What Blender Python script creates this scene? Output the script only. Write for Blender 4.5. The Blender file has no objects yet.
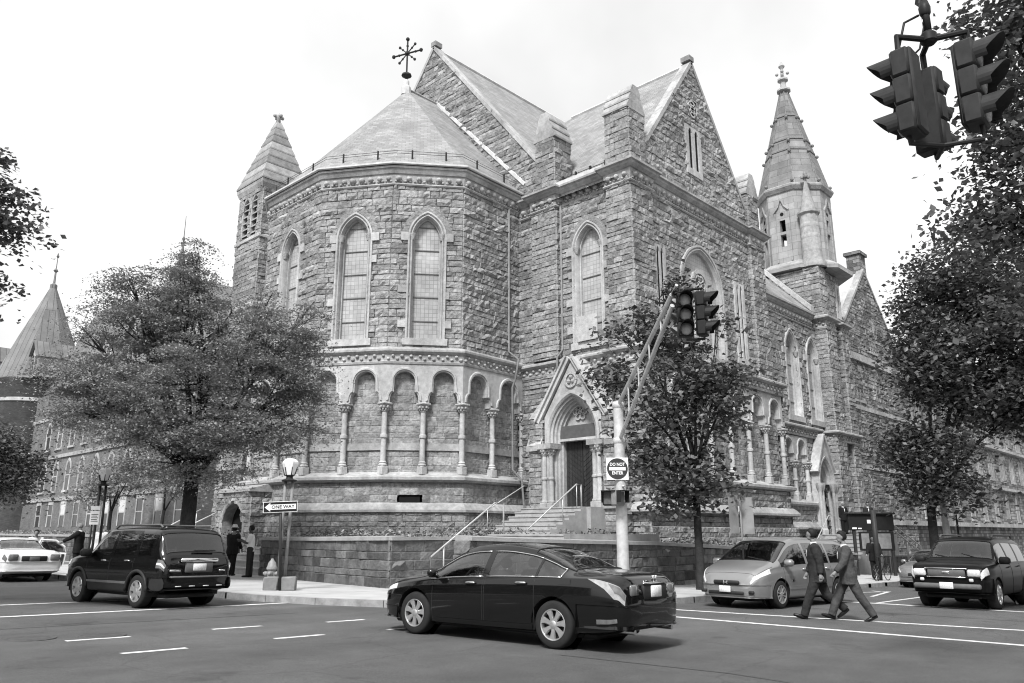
import bpy, math, random
import numpy as np
from mathutils import Vector, Matrix

R = math.radians
sc = bpy.context.scene
COL = sc.collection
# x runs along the right-hand street (away), y along the left-hand street (away), z up from the eye
AZ = R(43.504)
PITCH = R(13.744)

# ------------------------------------------------------------------ camera, world, sun, exposure
cam_d = bpy.data.cameras.new('camera')
cam_d.sensor_width = 36.0
cam_d.lens = 785.0 / 1024.0 * 36.0
cam_d.clip_end = 5000
cam_d.clip_start = 0.05
cam = bpy.data.objects.new('camera', cam_d)
COL.objects.link(cam)
cam.rotation_euler = (R(90) + PITCH, 0, AZ - R(90))
sc.camera = cam

SUN_EL = R(50)
SUN_H = R(204)          # heading of the sun measured from +x towards +y
w = bpy.data.worlds.new('World')
sc.world = w
w.use_nodes = True
nt = w.node_tree
nt.nodes.clear()
sky = nt.nodes.new('ShaderNodeTexSky')
sky.sky_type = 'NISHITA'
sky.sun_disc = False
sky.sun_elevation = SUN_EL
sky.sun_rotation = R(90) - SUN_H
sky.dust_density = 6.0
sky.air_density = 1.0
bw = nt.nodes.new('ShaderNodeRGBToBW')
cl = nt.nodes.new('ShaderNodeTexNoise')
cl.inputs['Scale'].default_value = 2.2
cl.inputs['Detail'].default_value = 5
cr = nt.nodes.new('ShaderNodeMapRange')
cr.inputs['From Min'].default_value = 0.3
cr.inputs['From Max'].default_value = 0.7
cr.inputs['To Min'].default_value = 5.6
cr.inputs['To Max'].default_value = 8.4
mx = nt.nodes.new('ShaderNodeMix')
mx.data_type = 'FLOAT'
mx.inputs[0].default_value = 0.72
bg = nt.nodes.new('ShaderNodeBackground')
bg.inputs['Strength'].default_value = 0.056
wo = nt.nodes.new('ShaderNodeOutputWorld')
L = nt.links.new
L(sky.outputs[0], bw.inputs[0])
L(cl.outputs['Fac'], cr.inputs['Value'])
L(bw.outputs[0], mx.inputs[2])
L(cr.outputs[0], mx.inputs[3])
L(mx.outputs[0], bg.inputs['Color'])
L(bg.outputs[0], wo.inputs['Surface'])

sun_d = bpy.data.lights.new('sun', 'SUN')
sun_d.energy = 1.5
sun_d.angle = R(11)
sun_d.color = (1, 1, 1)
sun = bpy.data.objects.new('sun', sun_d)
COL.objects.link(sun)
sd = Vector((math.cos(SUN_EL) * math.cos(SUN_H), math.cos(SUN_EL) * math.sin(SUN_H), math.sin(SUN_EL)))
sun.rotation_euler = sd.to_track_quat('Z', 'Y').to_euler()
sun.location = (0, 0, 60)

sc.view_settings.view_transform = 'Standard'
sc.view_settings.look = 'None'
sc.view_settings.gamma = 1
sc.view_settings.exposure = 1.74
sc.view_settings.use_curve_mapping = False
sc.cycles.pixel_filter_type = 'BLACKMAN_HARRIS'
sc.cycles.filter_width = 1.1
sc.cycles.max_bounces = 6
sc.cycles.transparent_max_bounces = 6


# ------------------------------------------------------------------ materials
def mat(name, g, rough=0.8, var=0.25, scale=6.0, bump=0.0, bscale=30.0, tone=0.0, streak=0.0, metal=0.0, spec=0.15, coat=0.0, detail=4.0):
    m = bpy.data.materials.new(name)
    m.use_nodes = True
    t = m.node_tree
    b = t.nodes['Principled BSDF']
    b.inputs['Roughness'].default_value = rough
    b.inputs['Metallic'].default_value = metal
    b.inputs['Specular IOR Level'].default_value = spec
    b.inputs['Coat Weight'].default_value = coat
    b.inputs['Coat Roughness'].default_value = 0.03
    tc = t.nodes.new('ShaderNodeTexCoord')
    n = t.nodes.new('ShaderNodeTexNoise')
    n.inputs['Scale'].default_value = scale
    n.inputs['Detail'].default_value = detail
    n.inputs['Roughness'].default_value = 0.65
    t.links.new(tc.outputs['Object'], n.inputs['Vector'])
    mr = t.nodes.new('ShaderNodeMapRange')
    mr.inputs['From Min'].default_value = 0.28
    mr.inputs['From Max'].default_value = 0.72
    mr.inputs['To Min'].default_value = g * (1 - var)
    mr.inputs['To Max'].default_value = g * (1 + var)
    t.links.new(n.outputs['Fac'], mr.inputs['Value'])
    out = mr.outputs[0]
    if tone:
        a = t.nodes.new('ShaderNodeAttribute')
        a.attribute_name = 'tone'
        r2 = t.nodes.new('ShaderNodeMapRange')
        r2.inputs['To Min'].default_value = 1 - tone
        r2.inputs['To Max'].default_value = 1 + tone
        t.links.new(a.outputs['Fac'], r2.inputs['Value'])
        mu = t.nodes.new('ShaderNodeMath')
        mu.operation = 'MULTIPLY'
        t.links.new(out, mu.inputs[0])
        t.links.new(r2.outputs[0], mu.inputs[1])
        out = mu.outputs[0]
    if streak:
        mp = t.nodes.new('ShaderNodeMapping')
        mp.inputs['Scale'].default_value = (1.1, 1.1, 0.16)
        t.links.new(tc.outputs['Object'], mp.inputs['Vector'])
        for sc3, sock in ((1.0, mp.outputs[0]), (.35, tc.outputs['Object'])):
            n3 = t.nodes.new('ShaderNodeTexNoise')
            n3.inputs['Scale'].default_value = sc3
            n3.inputs['Detail'].default_value = 6
            n3.inputs['Roughness'].default_value = 0.6
            t.links.new(sock, n3.inputs['Vector'])
            r3 = t.nodes.new('ShaderNodeMapRange')
            r3.inputs['From Min'].default_value = 0.3
            r3.inputs['From Max'].default_value = 0.66
            r3.inputs['To Min'].default_value = 1 - streak
            r3.inputs['To Max'].default_value = 1 + streak * .5
            t.links.new(n3.outputs['Fac'], r3.inputs['Value'])
            m3 = t.nodes.new('ShaderNodeMath')
            m3.operation = 'MULTIPLY'
            t.links.new(out, m3.inputs[0])
            t.links.new(r3.outputs[0], m3.inputs[1])
            out = m3.outputs[0]
    t.links.new(out, b.inputs['Base Color'])
    if bump:
        n2 = t.nodes.new('ShaderNodeTexNoise')
        n2.inputs['Scale'].default_value = bscale
        n2.inputs['Detail'].default_value = 5
        t.links.new(tc.outputs['Object'], n2.inputs['Vector'])
        bp = t.nodes.new('ShaderNodeBump')
        bp.inputs['Strength'].default_value = bump
        bp.inputs['Distance'].default_value = 0.05
        t.links.new(n2.outputs['Fac'], bp.inputs['Height'])
        t.links.new(bp.outputs[0], b.inputs['Normal'])
    return m


def brick_mat(name, g, gm, bw_, bh, mortar=0.012, var=0.35, rough=0.8, bump=0.5, sq=1.0, offset=0.5, dist=0.02, stain=0.3, spec=0.15):
    """coursed units laid out in the UV metres of every wall or roof face"""
    m = bpy.data.materials.new(name)
    m.use_nodes = True
    t = m.node_tree
    b = t.nodes['Principled BSDF']
    b.inputs['Roughness'].default_value = rough
    b.inputs['Specular IOR Level'].default_value = spec
    uv = t.nodes.new('ShaderNodeUVMap')
    br = t.nodes.new('ShaderNodeTexBrick')
    br.offset = offset
    br.squash = sq
    br.squash_frequency = 3
    br.inputs['Scale'].default_value = 1
    br.inputs['Brick Width'].default_value = bw_
    br.inputs['Row Height'].default_value = bh
    br.inputs['Mortar Size'].default_value = mortar
    br.inputs['Mortar Smooth'].default_value = 0.3
    lo, hi = g * (1 - var), g * (1 + var)
    br.inputs['Color1'].default_value = (lo, lo, lo, 1)
    br.inputs['Color2'].default_value = (hi, hi, hi, 1)
    br.inputs['Mortar'].default_value = (gm, gm, gm, 1)
    t.links.new(uv.outputs[0], br.inputs['Vector'])
    tc = t.nodes.new('ShaderNodeTexCoord')
    n = t.nodes.new('ShaderNodeTexNoise')
    n.inputs['Scale'].default_value = 0.7
    n.inputs['Detail'].default_value = 7
    n.inputs['Roughness'].default_value = 0.7
    t.links.new(tc.outputs['Object'], n.inputs['Vector'])
    mr = t.nodes.new('ShaderNodeMapRange')
    mr.inputs['From Min'].default_value = 0.3
    mr.inputs['From Max'].default_value = 0.7
    mr.inputs['To Min'].default_value = 1 - stain
    mr.inputs['To Max'].default_value = 1 + stain
    t.links.new(n.outputs['Fac'], mr.inputs['Value'])
    mu = t.nodes.new('ShaderNodeMix')
    mu.data_type = 'RGBA'
    mu.blend_type = 'MULTIPLY'
    mu.inputs[0].default_value = 1
    t.links.new(br.outputs['Color'], mu.inputs[6])
    t.links.new(mr.outputs[0], mu.inputs[7])
    t.links.new(mu.outputs[2], b.inputs['Base Color'])
    if bump:
        n2 = t.nodes.new('ShaderNodeTexNoise')
        n2.inputs['Scale'].default_value = 9
        n2.inputs['Detail'].default_value = 6
        t.links.new(tc.outputs['Object'], n2.inputs['Vector'])
        s = t.nodes.new('ShaderNodeMath')
        s.operation = 'SUBTRACT'
        t.links.new(n2.outputs['Fac'], s.inputs[0])
        t.links.new(br.outputs['Fac'], s.inputs[1])
        bp = t.nodes.new('ShaderNodeBump')
        bp.inputs['Strength'].default_value = bump
        bp.inputs['Distance'].default_value = dist
        t.links.new(s.outputs[0], bp.inputs['Height'])
        t.links.new(bp.outputs[0], b.inputs['Normal'])
    return m


M = {}
M['stone'] = mat('rock_faced_stone', 0.265, 0.9, 0.42, 6.0, 1.0, 10, tone=0.33, detail=9, streak=.2)
M['lime'] = mat('dressed_limestone', 0.41, 0.8, 0.22, 5, 0.25, 20, tone=0.2, detail=8, streak=.3)
M['trim'] = mat('dressed_brownstone', 0.33, 0.85, 0.28, 5, 0.3, 18, tone=0.25, detail=8, streak=.3)
M['carved'] = mat('carved_stone', 0.34, 0.85, 0.35, 12, 0.5, 22, tone=0.25)
M['slate'] = brick_mat('roof_slates', 0.25, 0.17, 0.36, 0.19, 0.012, 0.16, 0.7, 0.6, dist=0.025, stain=0.25)
M['slab'] = brick_mat('stone_roof_slabs', 0.36, 0.16, 1.3, 0.42, 0.02, 0.2, 0.8, 0.6, dist=0.03, stain=0.25)
M['lead'] = mat('lead_sheet', 0.5, 0.55, 0.2, 3)
M['iron'] = mat('black_iron', 0.03, 0.5, 0.3, 8)
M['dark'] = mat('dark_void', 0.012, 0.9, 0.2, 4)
M['door'] = brick_mat('boarded_door', 0.035, 0.012, 0.16, 6.0, 0.012, 0.25, 0.55, 0.5)
M['glass_lead'] = brick_mat('leaded_glass', 0.36, 0.22, 0.19, 0.2, 0.012, 0.1, 0.35, 0.2, offset=0.0, dist=0.01, stain=0.25)
M['pipe'] = mat('pale_pipe', 0.18, 0.5, 0.25, 3)
M['bar'] = mat('grey_window_bar', 0.13, 0.6, 0.2, 4)
M['louvre'] = mat('louvre_slat', 0.3, 0.8, 0.2, 3)


# ------------------------------------------------------------------ mesh builder
ORG = {}


class MB:
    def __init__(s):
        s.v = []
        s.f = []
        s.tone = []
        s.uvs = {}

    def add(s, vs, fs, tone=0.5):
        o = len(s.v)
        s.v.extend(tuple(p) for p in vs)
        for f in fs:
            s.f.append(tuple(i + o for i in f))
            s.tone.append(tone)
        return s

    def quad(s, a, b, c, d, tone=0.5):
        return s.add([a, b, c, d], [(0, 1, 2, 3)], tone)

    def poly(s, pts, tone=0.5):
        return s.add(pts, [tuple(range(len(pts)))], tone)

    def box(s, x0, x1, y0, y1, z0, z1, tone=0.5, mtx=None):
        vs = [Vector((x, y, z)) for z in (z0, z1) for y in (y0, y1) for x in (x0, x1)]
        if mtx is not None:
            vs = [mtx @ p for p in vs]
        return s.add(vs, [(0, 2, 3, 1), (4, 5, 7, 6), (0, 1, 5, 4), (2, 6, 7, 3), (0, 4, 6, 2), (1, 3, 7, 5)], tone)

    def bbox(s, x0, x1, y0, y1, z0, z1, b=0.02, tone=0.5, mtx=None):
        """box with chamfered edges"""
        b = min(b, (x1 - x0) * .45, (y1 - y0) * .45, (z1 - z0) * .45)
        vs = []
        X, Y, Zz = (x0, x1), (y0, y1), (z0, z1)
        idx = {}
        for i in (0, 1):
            for j in (0, 1):
                for k in (0, 1):
                    sx, sy, sz = (1 - 2 * i), (1 - 2 * j), (1 - 2 * k)
                    for ax in range(3):
                        p = [X[i] + sx * b, Y[j] + sy * b, Zz[k] + sz * b]
                        p[ax] = (X[i], Y[j], Zz[k])[ax]
                        idx[(i, j, k, ax)] = len(vs)
                        vs.append(Vector(p))
        fs = []
        q = [(0, 0), (0, 1), (1, 1), (1, 0)]
        for e in (0, 1):
            fs.append([idx[(e, a, c, 0)] for a, c in q])
            fs.append([idx[(a, e, c, 1)] for a, c in q])
            fs.append([idx[(a, c, e, 2)] for a, c in q])
        for a in (0, 1):
            for c in (0, 1):
                fs.append([idx[(0, a, c, 1)], idx[(1, a, c, 1)], idx[(1, a, c, 2)], idx[(0, a, c, 2)]])
                fs.append([idx[(a, 0, c, 0)], idx[(a, 1, c, 0)], idx[(a, 1, c, 2)], idx[(a, 0, c, 2)]])
                fs.append([idx[(a, c, 0, 0)], idx[(a, c, 1, 0)], idx[(a, c, 1, 1)], idx[(a, c, 0, 1)]])
                for k in (0, 1):
                    fs.append([idx[(a, c, k, 0)], idx[(a, c, k, 1)], idx[(a, c, k, 2)]])
        ctr = Vector(((x0 + x1) / 2, (y0 + y1) / 2, (z0 + z1) / 2))
        out = []
        for f in fs:
            n = (vs[f[1]] - vs[f[0]]).cross(vs[f[2]] - vs[f[0]])
            c_ = sum((vs[i] for i in f), Vector()) / len(f)
            out.append(f if n.dot(c_ - ctr) > 0 else f[::-1])
        if mtx is not None:
            vs = [mtx @ p for p in vs]
        return s.add(vs, out, tone)

    def lathe(s, c, prof, n=12, axis='z', a0=0.0, tone=0.5, mtx=None, cap=True):
        """prof: list of (radius, height)"""
        vs = []
        for r, h in prof:
            for i in range(n):
                a = a0 + 2 * math.pi * i / n
                p = (r * math.cos(a), r * math.sin(a), h)
                if axis == 'x':
                    p = (h, p[0], p[1])
                elif axis == 'y':
                    p = (p[1], h, p[0])
                p = Vector(p)
                if mtx is not None:
                    p = mtx @ p
                vs.append(p + Vector(c))
        fs = []
        for k in range(len(prof) - 1):
            for i in range(n):
                j = (i + 1) % n
                fs.append((k * n + i, k * n + j, (k + 1) * n + j, (k + 1) * n + i))
        if cap:
            fs.append(tuple(range(n))[::-1])
            fs.append(tuple((len(prof) - 1) * n + i for i in range(n)))
        return s.add(vs, fs, tone)

    def tube(s, pts, r, n=8, tone=0.5, cap=True):
        pts = [Vector(p) for p in pts]
        rs = r if isinstance(r, (list, tuple)) else [r] * len(pts)
        vs = []
        up = None
        for i, p in enumerate(pts):
            d = (pts[min(i + 1, len(pts) - 1)] - pts[max(i - 1, 0)]).normalized()
            if up is None:
                up = Vector((0, 0, 1)) if abs(d.z) < .9 else Vector((1, 0, 0))
            a = d.cross(up)
            if a.length < 1e-4:
                a = d.orthogonal()
            a.normalize()
            b = a.cross(d).normalized()
            up = b
            for k in range(n):
                t = 2 * math.pi * k / n
                vs.append(p + (a * math.cos(t) + b * math.sin(t)) * rs[i])
        fs = []
        for i in range(len(pts) - 1):
            for k in range(n):
                j = (k + 1) % n
                fs.append((i * n + k, (i + 1) * n + k, (i + 1) * n + j, i * n + j))
        if cap:
            fs.append(tuple(range(n)))
            fs.append(tuple((len(pts) - 1) * n + k for k in range(n))[::-1])
        return s.add(vs, fs, tone)

    def ball(s, c, r, n=8, m=5, tone=0.5, sq=(1, 1, 1)):
        prof = []
        vs = []
        fs = []
        c = Vector(c)
        for k in range(m + 1):
            th = math.pi * k / m
            for i in range(n):
                a = 2 * math.pi * i / n
                vs.append(c + Vector((r * sq[0] * math.sin(th) * math.cos(a), r * sq[1] * math.sin(th) * math.sin(a), -r * sq[2] * math.cos(th))))
        for k in range(m):
            for i in range(n):
                j = (i + 1) % n
                fs.append((k * n + i, k * n + j, (k + 1) * n + j, (k + 1) * n + i))
        return s.add(vs, fs, tone)

    def prism(s, poly, o, t, up, n, d0, d1, tone=0.5):
        """2D polygon (s,z) in the plane o + t*s + up*z, extruded from depth d0 to d1 along n"""
        o, t, up, n = Vector(o), Vector(t), Vector(up), Vector(n)
        k = len(poly)
        vs = [o + t * a + up * b + n * d0 for a, b in poly] + [o + t * a + up * b + n * d1 for a, b in poly]
        fs = [tuple(range(k))[::-1], tuple(range(k, 2 * k))]
        for i in range(k):
            j = (i + 1) % k
            fs.append((i, j, k + j, k + i))
        return s.add(vs, fs, tone)

    def build(s, name, m, parent=None, smooth=False, local=False, auto=None):
        me = bpy.data.meshes.new(name)
        org = Vector((0, 0, 0))
        if parent is not None and not local:
            org = ORG.get(parent.name, org)
        V = np.array([tuple(p) for p in s.v], dtype=np.float64).reshape(-1, 3)
        V = V - np.array(org)
        me.from_pydata(V.tolist(), [], s.f)
        me.update()
        nf = len(s.f)
        if len(me.polygons) == nf:
            at = me.attributes.new('tone', 'FLOAT', 'FACE')
            at.data.foreach_set('value', np.array(s.tone, dtype=np.float32))
        uvl = me.uv_layers.new(name='UVMap')
        nl = len(me.loops)
        pn = np.empty(len(me.polygons) * 3)
        me.polygons.foreach_get('normal', pn)
        pn = pn.reshape(-1, 3)
        tot = np.empty(len(me.polygons), dtype=np.int32)
        me.polygons.foreach_get('loop_total', tot)
        vi = np.empty(nl, dtype=np.int32)
        me.loops.foreach_get('vertex_index', vi)
        N = np.repeat(pn, tot, axis=0)
        P = V[vi]
        hl = np.hypot(N[:, 0], N[:, 1])
        flat = hl < 0.25
        hl[flat] = 1
        T = np.stack([-N[:, 1] / hl, N[:, 0] / hl, np.zeros(nl)], 1)
        T[flat] = (1, 0, 0)
        Wd = np.cross(N, T)
        Wd[flat] = (0, 1, 0)
        uv = np.stack([(P * T).sum(1), (P * Wd).sum(1)], 1).astype(np.float32)
        uvl.data.foreach_set('uv', uv.ravel())
        if smooth:
            me.polygons.foreach_set('use_smooth', np.ones(len(me.polygons), dtype=bool))
            if auto:
                me.set_sharp_from_angle(angle=R(auto))
        me.materials.append(m)
        o = bpy.data.objects.new(name, me)
        COL.objects.link(o)
        if parent is not None:
            o.parent = parent
            ORG[o.name] = org
        return o


def thing(name, label, cat, loc=(0, 0, 0), rz=0.0, group=None):
    o = bpy.data.objects.new(name, None)
    COL.objects.link(o)
    o.empty_display_size = 0.3
    o.location = loc
    o.rotation_euler = (0, 0, rz)
    o['label'] = label
    o['category'] = cat
    if group:
        o['group'] = group
    ORG[o.name] = Vector(loc)
    return o


def tag(o, label, cat, group=None):
    o['label'] = label
    o['category'] = cat
    if group:
        o['group'] = group
    return o


def struct(o, kind='structure'):
    o['kind'] = kind
    return o


def dup(root, loc, rz, label=None):
    r = root.copy()
    COL.objects.link(r)
    r.location = loc
    r.rotation_euler = (0, 0, rz)
    if label:
        r['label'] = label
    for ch in list(root.children):
        c = ch.copy()
        COL.objects.link(c)
        c.parent = r
        for g in ch.children:
            d = g.copy()
            COL.objects.link(d)
            d.parent = c
    return r


def G(x):
    return -1.45 - 0.018 * x


# ------------------------------------------------------------------ masonry
_r = random.Random(5)
COURSE = [-4.0]
while COURSE[-1] < 45:
    COURSE.append(COURSE[-1] + _r.choice((0.2, 0.24, 0.27, 0.3, 0.33, 0.38)))
Z3 = Vector((0, 0, 1))


def ashlar(mb, o, t, W, z0, z1, inside=None, seed=0, cell=0.17, bul=0.12, lo=0.28, hi=0.9, off=0.0):
    """rock-faced squared stone: o is the left foot seen from outside (z ignored), t runs left to right"""
    rnd = random.Random(seed * 77 + int(W * 100) + int(z0 * 10))
    o = Vector((o[0], o[1], 0))
    t = Vector((t[0], t[1], 0)).normalized()
    n = t.cross(Z3)
    o = o + n * off
    for ci in range(len(COURSE) - 1):
        a, b = max(COURSE[ci], z0), min(COURSE[ci + 1], z1)
        if b - a < 0.04:
            continue
        s = 0.0
        first = True
        while s < W - 1e-4:
            w_ = rnd.uniform(lo, hi) * (0.55 if first and rnd.random() < .5 else 1)
            first = False
            if W - s - w_ < 0.25:
                w_ = W - s
            e = min(0.022, w_ * .2, (b - a) * .2)
            nx = max(1, int(round((w_ - 2 * e) / cell)))
            nz = max(1, int(round((b - a - 2 * e) / cell)))
            xs = [s, s + e] + [s + e + (w_ - 2 * e) * i / nx for i in range(1, nx)] + [s + w_ - e, s + w_]
            zs = [a, a + e] + [a + e + (b - a - 2 * e) * i / nz for i in range(1, nz)] + [b - e, b]
            if inside is not None:
                # test the block; skip if all corners and the centre are out
                pts = [(x, z) for x in (s + .01, s + w_ / 2, s + w_ - .01) for z in (a + .01, (a + b) / 2, b - .01)]
                ins = [inside(x, z) for x, z in pts]
                if not any(ins):
                    s += w_
                    continue
                partial = not all(ins)
            else:
                partial = False
            bu = bul * rnd.uniform(0.45, 1.35)
            tilt = rnd.uniform(-.35, .35)
            tz = rnd.uniform(-.1, .5)
            tone = min(1, max(0, rnd.gauss(.5, .2)))
            if rnd.random() < .06:
                tone = rnd.choice((0.0, 1.0))
            vs = []
            nX, nZ = len(xs), len(zs)
            for j, z in enumerate(zs):
                for i, x in enumerate(xs):
                    bd = i in (0, nX - 1) or j in (0, nZ - 1)
                    if bd:
                        d, jx, jz = 0, 0, 0
                    else:
                        d = bu * (0.55 + 0.6 * rnd.random()) * (1 + tilt * ((x - s) / w_ - .5) + tz * ((z - a) / (b - a) - .5))
                        edge = i in (1, nX - 2) or j in (1, nZ - 2)
                        if edge:
                            d *= rnd.uniform(.45, .9)
                        jx = rnd.uniform(-.2, .2) * cell * (0 if edge else 1)
                        jz = rnd.uniform(-.2, .2) * cell * (0 if edge else 1)
                    vs.append(o + t * (x + jx) + n * d + Z3 * (z + jz))
            fi, fm = [], []
            for j in range(nZ - 1):
                for i in range(nX - 1):
                    if partial and not inside((xs[i] + xs[i + 1]) / 2, (zs[j] + zs[j + 1]) / 2):
                        continue
                    q = (j * nX + i, j * nX + i + 1, (j + 1) * nX + i + 1, (j + 1) * nX + i)
                    (fm if (i in (0, nX - 2) or j in (0, nZ - 2)) else fi).append(q)
            base = len(mb.v)
            mb.v.extend(tuple(p) for p in vs)
            for q in fi:
                mb.f.append(tuple(k + base for k in q))
                mb.tone.append(tone)
            for q in fm:
                mb.f.append(tuple(k + base for k in q))
                mb.tone.append(min(1, tone * .6 + .32))
            s += w_


def pier(mb, x0, x1, y0, y1, z0, z1, seed=0, faces='WSEN', cell=0.22):
    if 'S' in faces:
        ashlar(mb, (x0, y0), (1, 0), x1 - x0, z0, z1, seed=seed, cell=cell)
    if 'W' in faces:
        ashlar(mb, (x0, y1), (0, -1), y1 - y0, z0, z1, seed=seed + 1, cell=cell)
    if 'N' in faces:
        mb.quad((x1, y1, z0), (x0, y1, z0), (x0, y1, z1), (x1, y1, z1))
    if 'E' in faces:
        ashlar(mb, (x1, y0), (0, 1), y1 - y0, z0, z1, seed=seed + 2, cell=cell * 1.5)


class Arch:
    """outline (s, z) of an arched opening; pointed when rise > half width"""

    def __init__(s, a, z0, zs, rise, n=10):
        s.a, s.z0, s.zs, s.rise, s.n = a, z0, zs, rise, n
        s.Rr = (a * a + rise * rise) / (2 * a)

    def outline(s, d=0.0, zb=None):
        zb = s.z0 if zb is None else zb
        Rd = s.Rr + d
        c = s.Rr - s.a
        rise = math.sqrt(max(Rd * Rd - c * c, 1e-6))
        aT = math.atan2(rise, -c)       # apex angle seen from the left arc's centre at (+c, zs)
        left = [(-s.a - d, zb)]
        for i in range(s.n + 1):
            ang = math.pi + (aT - math.pi) * i / s.n
            left.append((c + Rd * math.cos(ang), s.zs + Rd * math.sin(ang)))
        left[-1] = (0.0, s.zs + rise)
        return left + [(-x, z) for x, z in left[-2::-1]]

    def halfw(s, z, d=0.0):
        if z < s.z0:
            return -1
        if z <= s.zs:
            return s.a + d
        Rd = s.Rr + d
        c = s.Rr - s.a
        k = Rd * Rd - (z - s.zs) ** 2
        return math.sqrt(k) - c if k > c * c else -1

    def hit(s, x, z, d=0.0):
        return abs(x) < s.halfw(z, d)


def sweep(mb, arch, o, t, prof, tone=0.5, closed_bottom=False, zb=None):
    """loft the arch outline through a moulding profile [(offset, depth)], depth positive outwards"""
    o = Vector((o[0], o[1], 0))
    t = Vector((t[0], t[1], 0)).normalized()
    n = t.cross(Z3)
    rows = []
    for off, dep in prof:
        rows.append([o + t * a + Z3 * b + n * dep for a, b in arch.outline(off, zb)])
    k = len(rows[0])
    vs = [p for r_ in rows for p in r_]
    fs = []
    for i in range(len(rows) - 1):
        for j in range(k - 1):
            fs.append((i * k + j, i * k + j + 1, (i + 1) * k + j + 1, (i + 1) * k + j))
    mb.add(vs, fs, tone)


def fill(mb, arch, o, t, dep, d=0.0, tone=0.5):
    o = Vector((o[0], o[1], 0))
    t = Vector((t[0], t[1], 0)).normalized()
    n = t.cross(Z3)
    pts = arch.outline(d)
    k = len(pts)
    h = k // 2
    P = [o + t * a + Z3 * b + n * dep for a, b in pts]
    fs = []
    for i in range(h):
        j = k - 1 - i
        if j - 1 > i + 1:
            fs.append((i, j, j - 1, i + 1))
        elif j > i + 1:
            fs.append((i, j, i + 1))
    mb.add(P, fs, tone)


FRAME = [(0, -.4), (0, -.16), (.06, -.16), (.06, -.02), (.12, .1), (.16, .1), (.19, .05), (.24, .14), (.32, .14), (.32, -.05)]


def gothic_window(parent, o, t, arch, blocks=True, pane='glass_lead', seed=0, bars=True, name='window', frame=FRAME, wdep=-.3):
    rnd = random.Random(seed)
    t = Vector((t[0], t[1], 0)).normalized()
    n = t.cross(Z3)
    O = Vector((o[0], o[1], 0))
    f = MB()
    sweep(f, arch, o, t, frame, 0.6)
    wd = frame[-1][0]
    zb = arch.z0
    a = arch.a
    f.prism([(-a - wd - .12, zb - .32), (a + wd + .12, zb - .32), (a + wd + .12, zb), (-a - wd - .12, zb)], O, t, Z3, n, -.4, .16, .55)
    if blocks:
        for sg in (-1, 1):
            z = zb + .5
            while z < arch.zs - .3:
                if rnd.random() < .75:
                    x0, x1 = sg * (a + wd - .01), sg * (a + wd + rnd.uniform(.16, .42))
                    f.prism([(min(x0, x1), z), (max(x0, x1), z), (max(x0, x1), z + .34), (min(x0, x1), z + .34)], O, t, Z3, n, -.05, .13, rnd.random())
                z += rnd.uniform(1.0, 1.7)
            # impost block
            x0, x1 = sg * (a + wd - .01), sg * (a + wd + .32)
            f.prism([(min(x0, x1), arch.zs - .2), (max(x0, x1), arch.zs - .2), (max(x0, x1), arch.zs + .2), (min(x0, x1), arch.zs + .2)], O, t, Z3, n, -.05, .135, rnd.random())
    fo = f.build(name, M['lime'], parent, True, auto=40)
    if blocks:
        c = MB()
        for sg in (-1, 1):
            p = O + t * (sg * (a + .1)) + n * .02 + Z3 * (arch.zs)
            c.lathe(p, [(.08, -.16), (.1, -.12), (.1, -.05), (.16, .08), (.17, .16), (.12, .17)], 8)
        c.build('capital', M['carved'], fo, True, auto=50)
    p = MB()
    fill(p, arch, o, t, wdep, 0.0)
    po = p.build('pane', M[pane], fo)
    if bars:
        b = MB()
        z = arch.z0 + .9
        while z < arch.zs + arch.rise * .7:
            hw = arch.halfw(z) - .01
            if hw > .1:
                c0 = O + t * (-hw) + Z3 * z + n * (wdep + .02)
                b.prism([(-hw, z - .025), (hw, z - .025), (hw, z + .015), (-hw, z + .015)], O, t, Z3, n, wdep + .004, wdep + .04)
            z += 1.15
        b.build('saddle_bars', M['bar'], po)
    return fo


def boss_row(mb, p0, p1, z, n, step=.4, r=.12, alt=0.0, seed=0):
    """a run of carved leaf knobs along an edge"""
    p0, p1 = Vector((p0[0], p0[1], 0)), Vector((p1[0], p1[1], 0))
    Ln = (p1 - p0).length
    k = max(1, int(Ln / step))
    rnd = random.Random(seed)
    for i in range(k):
        p = p0.lerp(p1, (i + .5) / k)
        s = 1 if i % 2 else -1
        mb.ball(p + n * .03 + Z3 * (z + alt * s), r * rnd.uniform(.85, 1.15), 7, 4, rnd.random(), sq=(1, 1, .9))


def band(mb, path, prof, closed=False, tone=0.5):
    """sweep a profile [(out, z)] along a plan polyline whose outside is on the right-hand side of travel seen left to right"""
    P = [Vector((p[0], p[1], 0)) for p in path]
    k = len(P)
    rows = []
    for i in range(k):
        ns = []
        for a, b in ((i - 1, i), (i, i + 1)):
            if closed:
                a %= k
                b %= k
            if 0 <= a < k and 0 <= b < k and a != b:
                d = (P[b] - P[a]).normalized()
                ns.append(d.cross(Z3))
        m = sum(ns, Vector())
        m.normalize()
        m = m / max(.3, m.dot(ns[0]))
        rows.append([P[i] + m * o_ + Z3 * z for o_, z in prof])
    q = len(prof)
    vs = [p for r_ in rows for p in r_]
    fs = []
    for i in range(k if closed else k - 1):
        j = (i + 1) % k
        for a in range(q - 1):
            fs.append((i * q + a, j * q + a, j * q + a + 1, i * q + a + 1))
    mb.add(vs, fs, tone)
    if not closed:
        o = len(mb.v) - len(vs)
        mb.f.append(tuple(o + a for a in range(q))[::-1])
        mb.tone.append(tone)
        mb.f.append(tuple(o + (k - 1) * q + a for a in range(q)))
        mb.tone.append(tone)


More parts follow.
